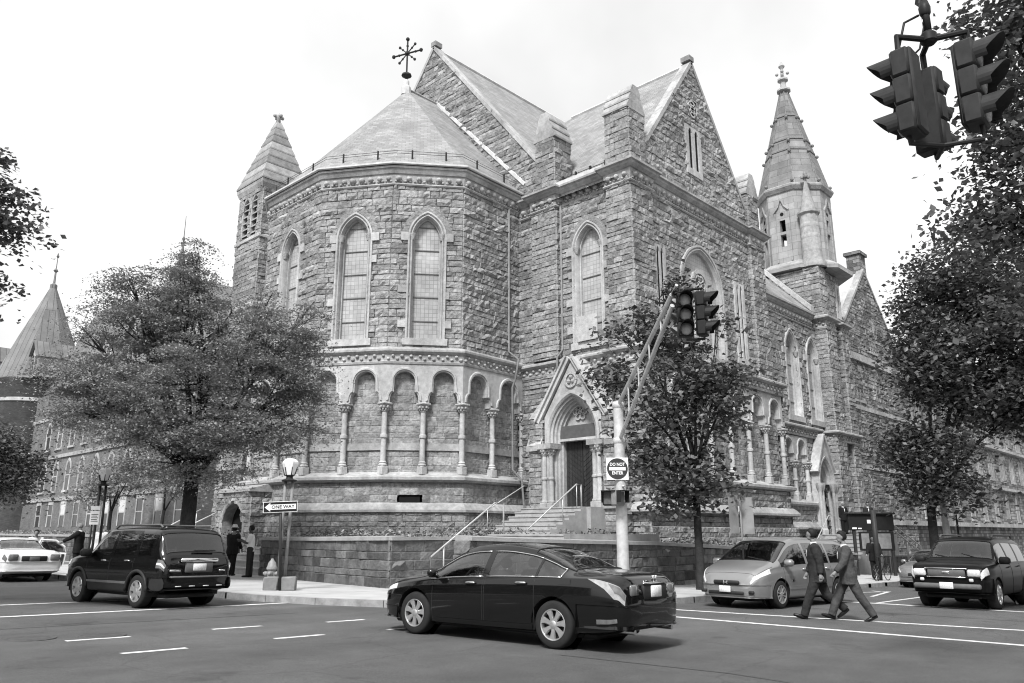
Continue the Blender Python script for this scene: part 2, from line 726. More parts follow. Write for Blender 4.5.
def offset_path(path, d):
    P = [Vector((p[0], p[1], 0)) for p in path]
    out = []
    for i in range(len(P)):
        ns = []
        for a, b in ((i - 1, i), (i, i + 1)):
            if a >= 0 and b < len(P):
                ns.append((P[b] - P[a]).normalized().cross(Z3))
        m = sum(ns, Vector()).normalized()
        m = m / max(.3, m.dot(ns[0]))
        out.append(P[i] + m * d)
    return [(p.x, p.y) for p in out]


def trefoil(a, zs, h):
    """shouldered round arch head: half width a, springing zs, height h; left to right points"""
    L_ = [(-a, zs), (-a, zs + .1 * h)]
    for i in range(1, 7):
        g = math.pi / 2 * i / 6
        L_.append((-a + .27 * a * (1 - math.cos(g)), zs + .1 * h + .24 * h * math.sin(g)))
    r_ = .74 * a
    zc = zs + h - r_
    for i in range(1, 10):
        g = math.pi * (1.0 - .5 * i / 9)
        L_.append((r_ * math.cos(g), zc + r_ * math.sin(g)))
    L_[-1] = (0, zs + h)
    out = [L_[0]]
    for p in L_[1:]:
        out.append((max(p[0], out[-1][0]), p[1]))
    return out + [(-x, z) for x, z in out[-2::-1]]


def arcade(parent, o, t, W, nb, zs, ztop, h, zcol, a_ratio=.36, dep=.34, ends=(1, 1), cols=None, seed=0):
    """blind arcade plate with cusped arches on colonnettes; o = left foot at the plate's face"""
    O = Vector((o[0], o[1], 0))
    t = Vector((t[0], t[1], 0)).normalized()
    n = t.cross(Z3)
    bay = W / nb
    m = MB()
    rnd = random.Random(seed)

    def P(s, z, d=0.0):
        return O + t * s + Z3 * z + n * d
    a = bay * a_ratio
    for b in range(nb):
        c = bay * (b + .5)
        out = trefoil(a, zs, h)
        tl = rnd.uniform(.4, .7)
        m.quad(P(c - bay / 2, zs), P(c - a, zs), P(c - a, ztop), P(c - bay / 2, ztop), tl)
        m.quad(P(c + a, zs), P(c + bay / 2, zs), P(c + bay / 2, ztop), P(c + a, ztop), tl)
        m.quad(P(c - bay / 2, zs, -dep), P(c - a, zs, -dep), P(c - a, zs), P(c - bay / 2, zs), tl)
        m.quad(P(c + a, zs, -dep), P(c + bay / 2, zs, -dep), P(c + bay / 2, zs), P(c + a, zs), tl)
        for (x0, z0), (x1, z1) in zip(out, out[1:]):
            if x1 - x0 > 1e-5:
                m.quad(P(c + x0, z0), P(c + x1, z1), P(c + x1, ztop), P(c + x0, ztop), tl)
            m.quad(P(c + x0, z0, -dep), P(c + x1, z1, -dep), P(c + x1, z1), P(c + x0, z0), tl)
        # hood mould following the head
        cc = Vector((0, zs + h * .45))
        ring = []
        for d0, dd in ((.05, .0), (.07, .055), (.15, .055), (.18, .0)):
            row = []
            for x, z in out[1:-1]:
                v = (Vector((x, z)) - Vector((0, zs + h * .3))).normalized()
                row.append(P(c + x + v.x * d0, z + v.y * d0, dd + .002))
            ring.append(row)
        k = len(ring[0])
        for i in range(3):
            for j in range(k - 1):
                m.quad(ring[i][j], ring[i][j + 1], ring[i + 1][j + 1], ring[i + 1][j], .75)
    pl = m.build('arcade', M['lime'], parent)
    for i in range(nb + 1):
        if (i == 0 and not ends[0]) or (i == nb and not ends[1]):
            continue
        s = bay * i
        c = P(s, 0, -.12)
        col = MB()
        H = zs - zcol
        col.bbox(c.x - .17, c.x + .17, c.y - .17, c.y + .17, zcol - .25, zcol + .12, .03, .6)
        col.lathe(c, [(.17, zcol + .12), (.19, zcol + .17), (.15, zcol + .24), (.17, zcol + .28), (.125, zcol + .34), (.12, zcol + H * .46), (.16, zcol + H * .465), (.17, zcol + H * .49), (.16, zcol + H * .515), (.12, zcol + H * .52), (.115, zs - .4)], 12, tone=.6)
        co = col.build('column', M['lime'], parent, True, auto=35)
        cp = MB()
        cp.lathe(c, [(.115, zs - .41), (.15, zs - .39), (.13, zs - .35), (.15, zs - .28), (.21, zs - .16), (.25, zs - .1)], 12)
        for q in range(8):
            g = q * math.pi / 4
            cp.ball(c + Vector((.2 * math.cos(g), .2 * math.sin(g), zs - .2)), .065, 6, 4, .6)
            cp.ball(c + Vector((.16 * math.cos(g + .4), .16 * math.sin(g + .4), zs - .31)), .05, 6, 4, .4)
        cp.bbox(c.x - .25, c.x + .25, c.y - .25, c.y + .25, zs - .1, zs - .002, .03, .7)
        cp.build('capital', M['carved'], co, True, auto=40)
    return pl

# ================================================================== THE CHAPEL
chapel = thing('chapel', 'rock-faced stone gothic chapel with round apse, steep slate gables and slim octagonal spire', 'church', (27.8, 25.0, -1.9))
EAVE = [(27.8, 40.9), (23.6, 41.0), (20.9, 38.8), (18.9, 35.7), (18.9, 30.75), (20.9, 27.6), (23.6, 25.4), (27.8, 25.6)]
WALL = offset_path(EAVE, -.3)
ZE = 17.1


def cornice(parent, path, ztop, h=.95, over=.45, step=.42, name='cornice', seed=0):
    """carved corbel band under a projecting moulding; path = wall face"""
    m = MB()
    b0 = ztop - h
    band(m, path, [(-.05, b0 - .12), (.1, b0 - .12), (.14, b0 - .06), (.1, b0), (.06, b0 + .02), (.1, ztop - .36), (.16, ztop - .34), (over * .7, ztop - .22), (over * .78, ztop - .14), (over, ztop - .1), (over, ztop), (-.1, ztop + .02)], tone=.5)
    co = m.build(name, M['trim'], parent)
    c = MB()
    for i in range(len(path) - 1):
        a, b = Vector((*path[i], 0)), Vector((*path[i + 1], 0))
        n = (b - a).normalized().cross(Z3)
        boss_row(c, a + n * .08, b + n * .08, (b0 + ztop - .36) / 2, n, step, step * .36, 0.0, seed + i)
        boss_row(c, a + n * .06, b + n * .06, b0 + .1, n, step * .5, step * .16, 0.0, seed + i + 9)
    c.build('carved_leaves', M['carved'], co, True)
    return co


def string(parent, path, z0, z1, over=.22, name='string_course', carved=True, seed=0, mat_='trim'):
    m = MB()
    h = z1 - z0
    band(m, path, [(-.1, z0), (.08, z0), (.1, z0 + h * .14), (.05, z0 + h * .2), (.05, z0 + h * .6), (.12, z0 + h * .66), (over, z0 + h * .78), (over, z0 + h * .9), (over * .7, z1), (-.12, z1 + .1)], tone=.55)
    so = m.build(name, M[mat_], parent)
    if carved:
        c = MB()
        for i in range(len(path) - 1):
            a, b = Vector((*path[i], 0)), Vector((*path[i + 1], 0))
            n = (b - a).normalized().cross(Z3)
            boss_row(c, a + n * .05, b + n * .05, z0 + h * .4, n, .2, .085, .07, seed + i)
        c.build('carved_vine', M['carved'], so, True)
    return so


def ledges(parent, path, zl):
    """arcade sill, plain string and battered plinth below; path = face of the lower wall"""
    m = MB()
    band(m, path, [(-.5, zl + .34), (-.12, zl + .18), (.2, zl + .1), (.26, zl + .06), (.26, zl - .06), (.16, zl - .14), (-.05, zl - .16)], tone=.75)
    m.build('sill_ledge', M['trim'], parent)
    p = MB()
    band(p, path, [(-.05, zl - 1.02), (.06, zl - 1.02), (.16, zl - 1.1), (.34, zl - 1.32), (.34, zl - 1.42), (.2, zl - 1.46)], tone=.6)
    p.build('plinth_course', M['trim'], parent)


# ---- apse: upper wall with windows, recessed arcade, plinth
up = MB()
AW = Arch(.58, 8.6, 13.5, .95, 10)
segs = list(zip(WALL, WALL[1:]))
for i, (a, b) in enumerate(segs):
    a2, b2 = Vector((*a, 0)), Vector((*b, 0))
    W = (b2 - a2).length
    t = (b2 - a2) / W
    win = i in (1, 2, 3, 4, 5)
    cen = W / 2
    ins = (lambda s, z, c=cen: not AW.hit(s - c, z, .22)) if win else None
    ashlar(up, a, t, W, 7.9, 16.3, ins, seed=10 + i)
    if win:
        gothic_window(chapel, a2 + t * cen, t, AW, seed=i)
        hoodm = MB()
        ho = Arch(.91, 13.3, 13.5, 1.33, 10)
        sweep(hoodm, ho, a2 + t * cen, t, [(0, -.02), (0, .1), (.26, .09), (.26, -.02)], .3)
        hoodm.build('relieving_arch', M['stone'], chapel)
up.build('apse_wall', M['stone'], chapel)
lw = MB()
RW = offset_path(WALL, -.08)
PL = offset_path(WALL, .26)
BW = offset_path(WALL, .36)
for i, (a, b) in enumerate(zip(RW, RW[1:])):
    a2, b2 = Vector((*a, 0)), Vector((*b, 0))
    ashlar(lw, a, b2 - a2, (b2 - a2).length, 2.3, 7.4, seed=30 + i, bul=.04)
for i, (a, b) in enumerate(zip(BW, BW[1:])):
    a2, b2 = Vector((*a, 0)), Vector((*b, 0))
    Wd = (b2 - a2).length
    ins = (lambda s, z: not (abs(s - 1.25) < .48 and .95 < z < 1.62)) if i == 5 else None
    ashlar(lw, a, b2 - a2, Wd, .9, 2.25, ins, seed=40 + i, bul=.04)
    if i == 5:
        t = (b2 - a2).normalized()
        n = t.cross(Z3)
        v = MB()
        v.prism([(.8, .98), (1.7, .98), (1.7, 1.6), (.8, 1.6)], a2, t, Z3, n, -.3, -.06)
        v.build('vent_grille', M['dark'], chapel)
XW = offset_path(WALL, .58)
for i, (a, b) in enumerate(zip(XW, XW[1:])):
    a2, b2 = Vector((*a, 0)), Vector((*b, 0))
    ashlar(lw, a, b2 - a2, (b2 - a2).length, -1.4, .95, seed=50 + i, bul=.07)
lw.build('apse_base_wall', M['stone'], chapel)
for i, (a, b) in enumerate(zip(PL, PL[1:])):
    a2, b2 = Vector((*a, 0)), Vector((*b, 0))
    arcade(chapel, a, b2 - a2, (b2 - a2).length, 2, 5.62, 7.42, 1.42, 2.72, ends=(1 if i == 0 else 0, 1), seed=i)
pc = MB()
for i, (a, b) in enumerate(zip(RW, RW[1:])):
    a2, b2 = Vector((*a, 0)), Vector((*b, 0))
band(pc, RW, [(-.05, 3.55), (.08, 3.55), (.08, 3.85), (-.05, 3.87)], tone=.5)
pc.build('recess_band', M['trim'], chapel)
ledges(chapel, BW, 2.3)
string(chapel, offset_path(WALL, .22), 7.36, 8.08, .2, seed=3)
cornice(chapel, WALL, ZE - .12, .82, .3, seed=4)

# ---- apse roof: slates, bell-cast eave, ridge to the gable
APEX = Vector((25.5, 32.6, 25.1))
rf = MB()
E1 = offset_path(EAVE, .06)
E2 = offset_path(EAVE, -.75)
for i in range(len(EAVE) - 1):
    a0, b0 = Vector((*E1[i], ZE)), Vector((*E1[i + 1], ZE))
    a1, b1 = Vector((*E2[i], ZE + .75)), Vector((*E2[i + 1], ZE + .75))
    rf.quad(a0, b0, b1, a1)
    if i == 0:
        rf.poly([a1, b1, APEX, Vector((27.8, 32.6, 25.12))])
    elif i == len(EAVE) - 2:
        rf.poly([a1, b1, Vector((27.8, 32.6, 25.12)), APEX])
    else:
        rf.poly([a1, b1, APEX])
rf.build('apse_roof', M['slate'], chapel)
g = MB()
band(g, EAVE, [(-.15, ZE - .02), (.06, ZE - .1), (.12, ZE - .06), (.12, ZE + .02), (-.1, ZE + .06)], tone=.5)
g.build('gutter', M['lead'], chapel)
gd = MB()
E3 = offset_path(EAVE, -.42)
for zz in (.72, .84):
    gd.tube([(x, y, ZE + zz) for x, y in E3], .011, 5)
for (a, b) in zip(E3, E3[1:]):
    for k in range(2):
        p = Vector((*a, 0)).lerp(Vector((*b, 0)), .25 + .5 * k)
        gd.box(p.x - .03, p.x + .03, p.y - .03, p.y + .03, ZE + .38, ZE + .9)
gd.build('snow_guard', M['iron'], chapel)
hp = MB()
for i in range(1, len(EAVE) - 1):
    pass
hp.tube([APEX + Vector((0, 0, .03)), (27.8, 32.6, 25.15)], .09, 6)
hp.build('hip_flashing', M['trim'], chapel)
cr_ = MB()
c0 = APEX + Vector((-.1, 0, 0))
cr_.lathe(c0, [(.3, -.4), (.28, .1), (.18, .2), (.17, .5), (.1, .6)], 8)
fin = cr_.build('finial_base', M['lead'], chapel, True, auto=40)
ir = MB()
H0 = .6
ir.lathe(c0, [(.07, H0 - .05), (.07, H0 + .1), (.2, H0 + .2), (.3, H0 + .26), (.28, H0 + .36), (.12, H0 + .42), (.06, H0 + .46)], 10)
tv = Vector((0, -1, 0))
cc = c0 + Vector((0, 0, H0 + 1.75))
ir.tube([c0 + Vector((0, 0, H0)), cc + Vector((0, 0, .95))], .05, 6)
for k in range(1, 4):
    g_ = k * math.pi / 4
    d = (Vector((.35, -.94, 0)) * math.cos(g_) + Z3 * math.sin(g_))
    ln = .72
    if k == 2:
        continue
    ir.tube([cc - d * ln, cc + d * ln], .035, 6)
    for sgn in (-1, 1):
        ir.ball(cc + d * ln * sgn, .09, 6, 4)
        ir.ball(cc + d * ln * .6 * sgn, .07, 6, 4)
d = Vector((.35, -.94, 0))
ir.tube([cc - d * .92, cc + d * .92], .05, 6)
for sgn in (-1, 1):
    ir.ball(cc + d * .92 * sgn, .12, 6, 4)
    ir.ball(cc + d * .55 * sgn, .08, 6, 4)
ir.ball(cc, .15, 8, 5)
ir.ball(cc + Vector((0, 0, .95)), .12, 8, 5)
ir.ball(cc + Vector((0, 0, .5)), .08, 8, 5)
ir.build('iron_cross', M['iron'], fin)

# ---- east wall of the crossing and nave gable (faces -x)
U0, V0 = 27.8, 19.0
ew = MB()
EW = Arch(.62, 8.55, 13.1, 1.0, 10)
yc = 21.4
ashlar(ew, (U0, 25.9), (0, -1), 25.9 - V0 - .2, 7.9, 16.2, lambda s, z: not EW.hit(s - (25.9 - yc), z, .22), seed=61)
ashlar(ew, (U0, 25.9), (0, -1), 25.9 - V0 - .2, -1.5, 7.5, lambda s, z: not (abs(s - (25.9 - 21.85)) < 1.5 and z > .6 and z < 5.6), seed=62)
pier(ew, U0 - .25, U0 + .3, 23.2, 24.75, 8.0, 16.2, 63, 'SWN')
NG_C, NG_Z, NG_S = 32.95, 29.15, 1.25


def in_gable(s, z):
    return z < NG_Z - NG_S * abs(s - (41.6 - NG_C))


ashlar(ew, (U0, 41.6), (0, -1), 17.5, 16.2, NG_Z, in_gable, seed=64, hi=1.1)
ashlar(ew, (U0, 46), (0, -1), 6.2, -1.5, 17, None, seed=65)
ew.build('east_wall', M['stone'], chapel)
gothic_window(chapel, (U0, yc, 0), (0, -1), EW, seed=21)
bl = MB()
bl.box(U0 - .26, U0 - .24, yc - .58, yc + .58, 8.56, 9.75)
bl.build('blank_panel', M['lime'], chapel)
ra = MB()
sweep(ra, Arch(.95, 12.9, 13.1, 1.38, 10), (U0, yc, 0), (0, -1), [(0, -.02), (0, .1), (.26, .09), (.26, -.02)], .3)
ra.build('relieving_arch', M['stone'], chapel)
cp = MB()
nz = Vector((-1, 0, 0))
yf = NG_C - 9.0
for sg in (-1, 1):
    y0, y1 = NG_C, NG_C + sg * 8.9
    z0, z1 = NG_Z, NG_Z - NG_S * 8.9
    a = [(0, 0)]
    P0, P1 = Vector((U0, y0, z0)), Vector((U0, y1, z1))
    dn = (P1 - P0).normalized()
    upn = Vector((0, -dn.z * 1, dn.y)) if False else Vector((0, sg * NG_S, 1)).normalized()
    for (da, db, ha, hb) in ((-.16, .55, -.12, .16),):
        vs = [P + upn * h + Vector((-q, 0, 0)) for P in (P0, P1) for q, h in ((.13, -.1), (.13, .1), (-.45, .1), (-.45, -.1))]
        cp.add(vs, [(0, 1, 5, 4), (1, 2, 6, 5), (2, 3, 7, 6), (3, 0, 4, 7), (0, 3, 2, 1), (4, 5, 6, 7)], .8)
cp.box(U0 - .16, U0 + .4, NG_C - .22, NG_C + .2, NG_Z + .08, NG_Z + .38, .2)
cp.build('gable_coping', M['trim'], chapel)
fl = MB()
for sg in (-1, 1):
    P0, P1 = Vector((U0 - .05, 32.6, 25.22)), Vector((U0 - .05, 32.6 + sg * 7.2, 17.6))
    upn = Vector((0, sg * 1.1, 1)).normalized()
    fl.add([P + upn * h + Vector((-q, 0, 0)) for P in (P0, P1) for q, h in ((.06, -.1), (.06, .06), (-.02, .1), (-.02, -.1))], [(0, 1, 5, 4), (1, 2, 6, 5), (2, 3, 7, 6), (3, 0, 4, 7)])
fl.build('roof_flashing', M['lead'], chapel)
cornice(chapel, [(U0, 25.7), (U0, 24.8), (U0 - .25, 24.75), (U0 - .25, 23.2), (U0, 23.15), (U0, 20.2), (U0 - .2, 20.15), (U0 - .2, V0 - .2), (29.35, V0 - .2), (29.4, V0), (39.0, V0), (39.05, V0 - .2), (40.6, V0 - .2), (40.6, 20.1)], 16.6, .9, .42, seed=71)
string(chapel, [(U0, 26.0), (U0, 20.2), (U0 - .22, 20.2), (U0 - .22, V0 - .55), (40.9, V0 - .55), (40.9, 19.8)], 7.25, 7.95, .26, seed=72)

# main nave roof
nr = MB()
NE = 60.0
for sg in (-1, 1):
    r0, r1 = Vector((U0 + .4, NG_C, NG_Z - .1)), Vector((NE, NG_C, NG_Z - .1))
    e0, e1 = Vector((U0 + .4, NG_C + sg * 9.3, NG_Z - .1 - 9.3 * NG_S)), Vector((NE, NG_C + sg * 9.3, NG_Z - .1 - 9.3 * NG_S))
    if sg < 0:
        nr.quad(e0, e1, r1, r0)
    else:
        nr.quad(e1, e0, r0, r1)
nr.poly([(NE, NG_C - 9.3, NG_Z - 11.8), (NE, NG_C + 9.3, NG_Z - 11.8), (NE, NG_C, NG_Z - .1)])
nr.build('nave_roof', M['slate'], chapel)
rd = MB()
rd.tube([(U0 + .5, NG_C, NG_Z - .06), (NE, NG_C, NG_Z - .06)], .12, 6)
rd.build('ridge_cap', M['lead'], chapel)

# ---- transept front (faces -y) with its steep gable
TX, TZ, TS = 34.0, 24.75, 1.36
tf = MB()
BWn = Arch(1.75, 8.5, 11.75, 2.05, 14)


def in_front(s, z):
    x = s + 29.2
    if BWn.hit(x - 33.75, z, .2):
        return False
    if abs(x - 29.95) < .4 and 9.9 < z < 13.0 or abs(x - 37.6) < .47 and 8.7 < z < 12.9:
        return False
    return True


def in_tgable(s, z):
    x = s + 28.0
    if z > TZ - TS * abs(x - TX):
        return False
    if abs(x - 33.7) < .62 and 18.2 < z < 20.5:
        return False
    if (abs(x - 33.85)) < .42 and 21.4 < z < 22.4:
        return False
    return True


ashlar(tf, (29.2, V0), (1, 0), 9.9, 7.9, 16.1, in_front, seed=81)
ashlar(tf, (28.0, V0), (1, 0), 12.2, 16.1, TZ, in_tgable, seed=82)
pier(tf, U0 - .2, 29.35, V0 - .2, 20.15, 7.9, 16.1, 83, 'SWN')
pier(tf, 39.05, 40.6, V0 - .2, 20.1, -2.0, 16.1, 84, 'SWEN')
ashlar(tf, (28.0, V0 - .1), (1, 0), 12.6, 2.4, 7.3, None, seed=85, bul=.04)
ashlar(tf, (U0 - .2, V0 - .55), (1, 0), 13.1, -.2, 2.25, None, seed=86)
ashlar(tf, (U0 - .45, V0 - .8), (1, 0), 13.6, -2.4, .3, None, seed=87, bul=.08)
ashlar(tf, (U0 - .2, 20.2), (0, -1), 1.75, -2, 7.3, None, seed=88)
ashlar(tf, (U0 - .2, V0 - .45), (1, 0), 1.6, 2.2, 7.3, None, seed=90)
ashlar(tf, (40.9, V0 - .55), (0, 1), 1.3, -2, 7.3, None, seed=91)
tf.build('transept_front', M['stone'], chapel)
arcade(chapel, (29.4, V0 - .5), (1, 0), 11.4, 6, 5.5, 7.3, 1.4, 2.72, dep=.4, seed=7)
ledges(chapel, [(U0 - .2, 20.2), (U0 - .2, V0 - .55), (40.9, V0 - .55), (40.9, 19.8)], 2.3)
gothic_window(chapel, (33.75, V0, 0), (1, 0), BWn, blocks=False, pane='glass_lead', bars=False, name='tracery_window', wdep=-.16, frame=[(0, -.2), (0, -.02), (.08, .04), (.12, .12), (.17, .12), (.2, .06), (.26, .15), (.36, .15), (.36, -.05)])
tr = MB()


def ring2(mb, c, o, t, r0, r1, d0, d1, n=20):
    O, T = Vector((o[0], o[1], 0)), Vector((t[0], t[1], 0)).normalized()
    N = T.cross(Z3)
    A = [O + T * (c[0] + r * math.cos(2 * math.pi * i / n)) + Z3 * (c[1] + r * math.sin(2 * math.pi * i / n)) + N * d for r, d in ((r0, d0), (r0, d1), (r1, d1), (r1, d0)) for i in range(n)]
    fs = []
    for k in range(3):
        for i in range(n):
            j = (i + 1) % n
            fs.append((k * n + i, k * n + j, (k + 1) * n + j, (k + 1) * n + i))
    mb.add(A, fs, .6)


O_ = (33.75, V0, 0)
ring2(tr, (0, 12.1), O_, (1, 0), .6, .8, -.17, .0)
for k in range(6):
    g = k * math.pi / 3
    ring2(tr, (.33 * math.cos(g), 12.1 + .33 * math.sin(g)), O_, (1, 0), .14, .24, -.17, -.02, 10)
for k in (-1, 0, 1):
    ring2(tr, (k * 1.1, 10.6 if k else 10.9), O_, (1, 0), .34, .48, -.17, -.01, 14)
for k in (-1.17, -.58, 0, .58, 1.17):
    tr.prism([(k - .09, 8.5), (k + .09, 8.5), (k + .09, 10.4), (k - .09, 10.4)], O_, (1, 0, 0), Z3, (0, -1, 0), -.17, -.01, .6)
tr.build('tracery', M['lime'], chapel)


def slit_panel(x, w_, z0, z1, lights, y=V0, name='panel_window', lw_=.24):
    m = MB()
    O = Vector((x, y, 0))
    n = (0, -1, 0)
    t = (1, 0, 0)
    edges = [-w_]
    k = len(lights)
    xs = [-w_] + [v for c in lights for v in (c - lw_ / 2, c + lw_ / 2)] + [w_]
    zb, zt = z0 + .35, z1 - .3
    for i in range(0, len(xs), 2):
        m.prism([(xs[i], z0), (xs[i + 1], z0), (xs[i + 1], z1), (xs[i], z1)], O, t, Z3, n, -.3, .13, .6)
    for c in lights:
        m.prism([(c - lw_ / 2, z0), (c + lw_ / 2, z0), (c + lw_ / 2, zb), (c - lw_ / 2, zb)], O, t, Z3, n, -.3, .127, .6)
        m.prism([(c - lw_ / 2, zt), (c - lw_ * .2, zt + .17), (c, zt + .22), (c + lw_ * .2, zt + .17), (c + lw_ / 2, zt), (c + lw_ / 2, z1), (c - lw_ / 2, z1)], O, t, Z3, n, -.3, .127, .6)
    fo = m.build(name, M['lime'], chapel)
    p = MB()
    p.quad((x - w_ + .02, y - .05, z0 + .05), (x + w_ - .02, y - .05, z0 + .05), (x + w_ - .02, y - .05, z1 - .05), (x - w_ + .02, y - .05, z1 - .05))
    p.build('pane', M['dark'], fo)
    return fo


slit_panel(33.7, .76, 17.95, 20.7, (-.3, .3), lw_=.34)
slit_panel(29.95, .48, 9.75, 13.15, (-.17, .17))
slit_panel(37.6, .55, 8.6, 13.05, (-.19, .19))
tq = MB()
tq.prism([(-.5, 21.3), (.5, 21.3), (.5, 22.5), (-.5, 22.5)], (33.85, V0, 0), (1, 0, 0), Z3, (0, -1, 0), -.2, .02, .6)
for dx, dz in ((0, .22), (0, -.22), (.2, 0), (-.2, 0)):
    ring2(tq, (dx, 21.9 + dz), (33.85, V0, 0), (1, 0), .2, .3, .0, .09, 12)
tqo = tq.build('quatrefoil', M['lime'], chapel)
td = MB()
for dx, dz in ((0, .2), (0, -.2), (.19, .003), (-.19, .003)):
    td.lathe((33.85 + dx, V0 - .05 - abs(dx) * .01, 21.9 + dz), [(.2, -.01), (.2, .01)], 12, axis='y')
td.build('quatrefoil_opening', M['dark'], tqo)
tc_ = MB()
for sg in (-1, 1):
    P0 = Vector((TX, V0, TZ))
    P1 = Vector((TX + sg * 5.75, V0, TZ - TS * 5.75))
    upn = Vector((sg * TS, 0, 1)).normalized()
    vs = [P + upn * h + Vector((0, -q, 0)) for P in (P0, P1) for q, h in ((.11, -.1), (.11, .1), (-.45, .1), (-.45, -.1))]
    tc_.add(vs, [(0, 1, 5, 4), (1, 2, 6, 5), (2, 3, 7, 6), (3, 0, 4, 7), (0, 3, 2, 1), (4, 5, 6, 7)], .7)
tc_.box(TX - .26, TX + .2, V0 - .15, V0 + .4, TZ + .08, TZ + .36, .2)
tc_.build('gable_coping', M['trim'], chapel)
trf = MB()
re_ = TZ - .1
for sg in (-1, 1):
    ex = TX + sg * 6.25
    ez = re_ - TS * 6.25
    q = [(ex, V0 + .35, ez), (ex, 29.0, ez), (TX, 29.0, re_), (TX, V0 + .35, re_)]
    if sg < 0:
        q = q[::-1]
    trf.poly(q)
    # gentler apron over the wall head
    e2 = TX + sg * 6.6
    q = [(e2, V0 + .35, ez - .2), (e2, 24.5, ez - .2), (ex, 24.5, ez), (ex, V0 + .35, ez)]
    trf.poly(q if sg > 0 else q[::-1])
trf.build('transept_roof', M['slate'], chapel)
rd = MB()
rd.tube([(TX, V0 + .4, re_ + .03), (TX, 27.2, re_ + .03)], .11, 6)
rd.build('ridge_cap', M['lead'], chapel)
gt = MB()
gt.box(U0 - .3, U0 - .05, 20.3, 23.1, 16.55, 16.85, .7)
gt.build('gutter', M['lead'], chapel)
gd = MB()
for zz in (.35, .5):
    gd.tube([(U0 + .15, 20.2, 16.7 + zz), (U0 + .15, 23.2, 16.7 + zz)], .018, 5)
for y in (20.4, 21.3, 22.2, 23.0):
    gd.box(U0 + .1, U0 + .2, y - .04, y + .04, 16.4, 17.3)
gd.build('snow_guard', M['iron'], chapel)


def gablet(x0, x1, y0, y1, z0, ze, zt, along, seed, name='gabled_pier'):
    """square stone pier above the cornice with a stepped stone roof; ridge runs along 'x' or 'y'"""
    m = MB()
    pier(m, x0, x1, y0, y1, z0, ze, seed, 'SWEN', .25)
    po = m.build(name, M['stone'], chapel)
    c = MB()
    n = 3
    ov = .12
    if along == 'y':
        xc = (x0 + x1) / 2
        for i in range(n):
            h0, h1 = i / n, (i + 1) / n
            wa = (x1 - x0) / 2 * (1 - h0 * .82) + ov
            wb = (x1 - x0) / 2 * (1 - h1 * .82) + ov * .7
            za, zb = ze + (zt - ze) * h0, ze + (zt - ze) * h1
            c.prism([(xc - wa, za), (xc + wa, za), (xc + wa, za + .1), (xc + wb, zb), (xc - wb, zb), (xc - wa, za + .1)], (0, y0, 0), (1, 0, 0), Z3, (0, -1, 0), -(y1 - y0) - .06, .06, .4 + .2 * i)
    else:
        yc_ = (y0 + y1) / 2
        for i in range(n):
            h0, h1 = i / n, (i + 1) / n
            wa = (y1 - y0) / 2 * (1 - h0 * .82) + ov
            wb = (y1 - y0) / 2 * (1 - h1 * .82) + ov * .7
            za, zb = ze + (zt - ze) * h0, ze + (zt - ze) * h1
            c.prism([(-yc_ - wa, za), (-yc_ + wa, za), (-yc_ + wa, za + .1), (-yc_ + wb, zb), (-yc_ - wb, zb), (-yc_ - wa, za + .1)], (x0, 0, 0), (0, -1, 0), Z3, (-1, 0, 0), -(x1 - x0) - .06, .06, .4 + .2 * i)
    c.build('stepped_cap', M['trim'], po)
    return po


gablet(U0 - .1, 28.95, V0 - .15, 20.2, 16.6, 19.4, 20.75, 'y', 101)
gablet(U0 - .2, 28.9, 23.3, 24.5, 16.6, 19.5, 21.0, 'x', 103)
gablet(39.2, 40.5, V0 - .15, 20.3, 16.6, 18.8, 20.2, 'y', 105)

# ---- corner portal porch on the east wall (faces -x)
PY, PU = 21.75, 26.75
po = MB()
PA = Arch(1.3, 1.1, 4.2, 1.75, 12)
yl, yr = PY + 2.0, PY - 2.0


def pgable_top(s):
    return 7.5 - 1.5 * abs(s)


outl = PA.outline(0.0)
nP = Vector((-1, 0, 0))
tP = Vector((0, -1, 0))
OP = Vector((PU, PY, 0))


def PP(s, z, d=0.0):
    return OP + tP * s + Z3 * z + nP * d


hw = 1.6
po.quad(PP(-hw, 1.05), PP(-PA.a, 1.05), PP(-PA.a, 4.2), PP(-hw, 4.2))
po.quad(PP(PA.a, 1.05), PP(hw, 1.05), PP(hw, 4.2), PP(PA.a, 4.2))
po.quad(PP(-hw, 4.2), PP(-PA.a, 4.2), PP(-PA.a, pgable_top(PA.a)), PP(-hw, pgable_top(hw)))
po.quad(PP(PA.a, 4.2), PP(hw, 4.2), PP(hw, pgable_top(hw)), PP(PA.a, pgable_top(PA.a)))
for (x0, z0), (x1, z1) in zip(outl[1:-1], outl[2:-1]):
    if x1 - x0 > 1e-6:
        po.quad(PP(x0, z0), PP(x1, z1), PP(x1, pgable_top(x1)), PP(x0, pgable_top(x0)))
# side cheeks
for sg in (-1, 1):
    q = [PP(sg * hw, 1.05), PP(sg * hw, 1.05, -1.2), PP(sg * hw, pgable_top(hw), -1.2), PP(sg * hw, pgable_top(hw))]
    po.poly(q if sg > 0 else q[::-1])
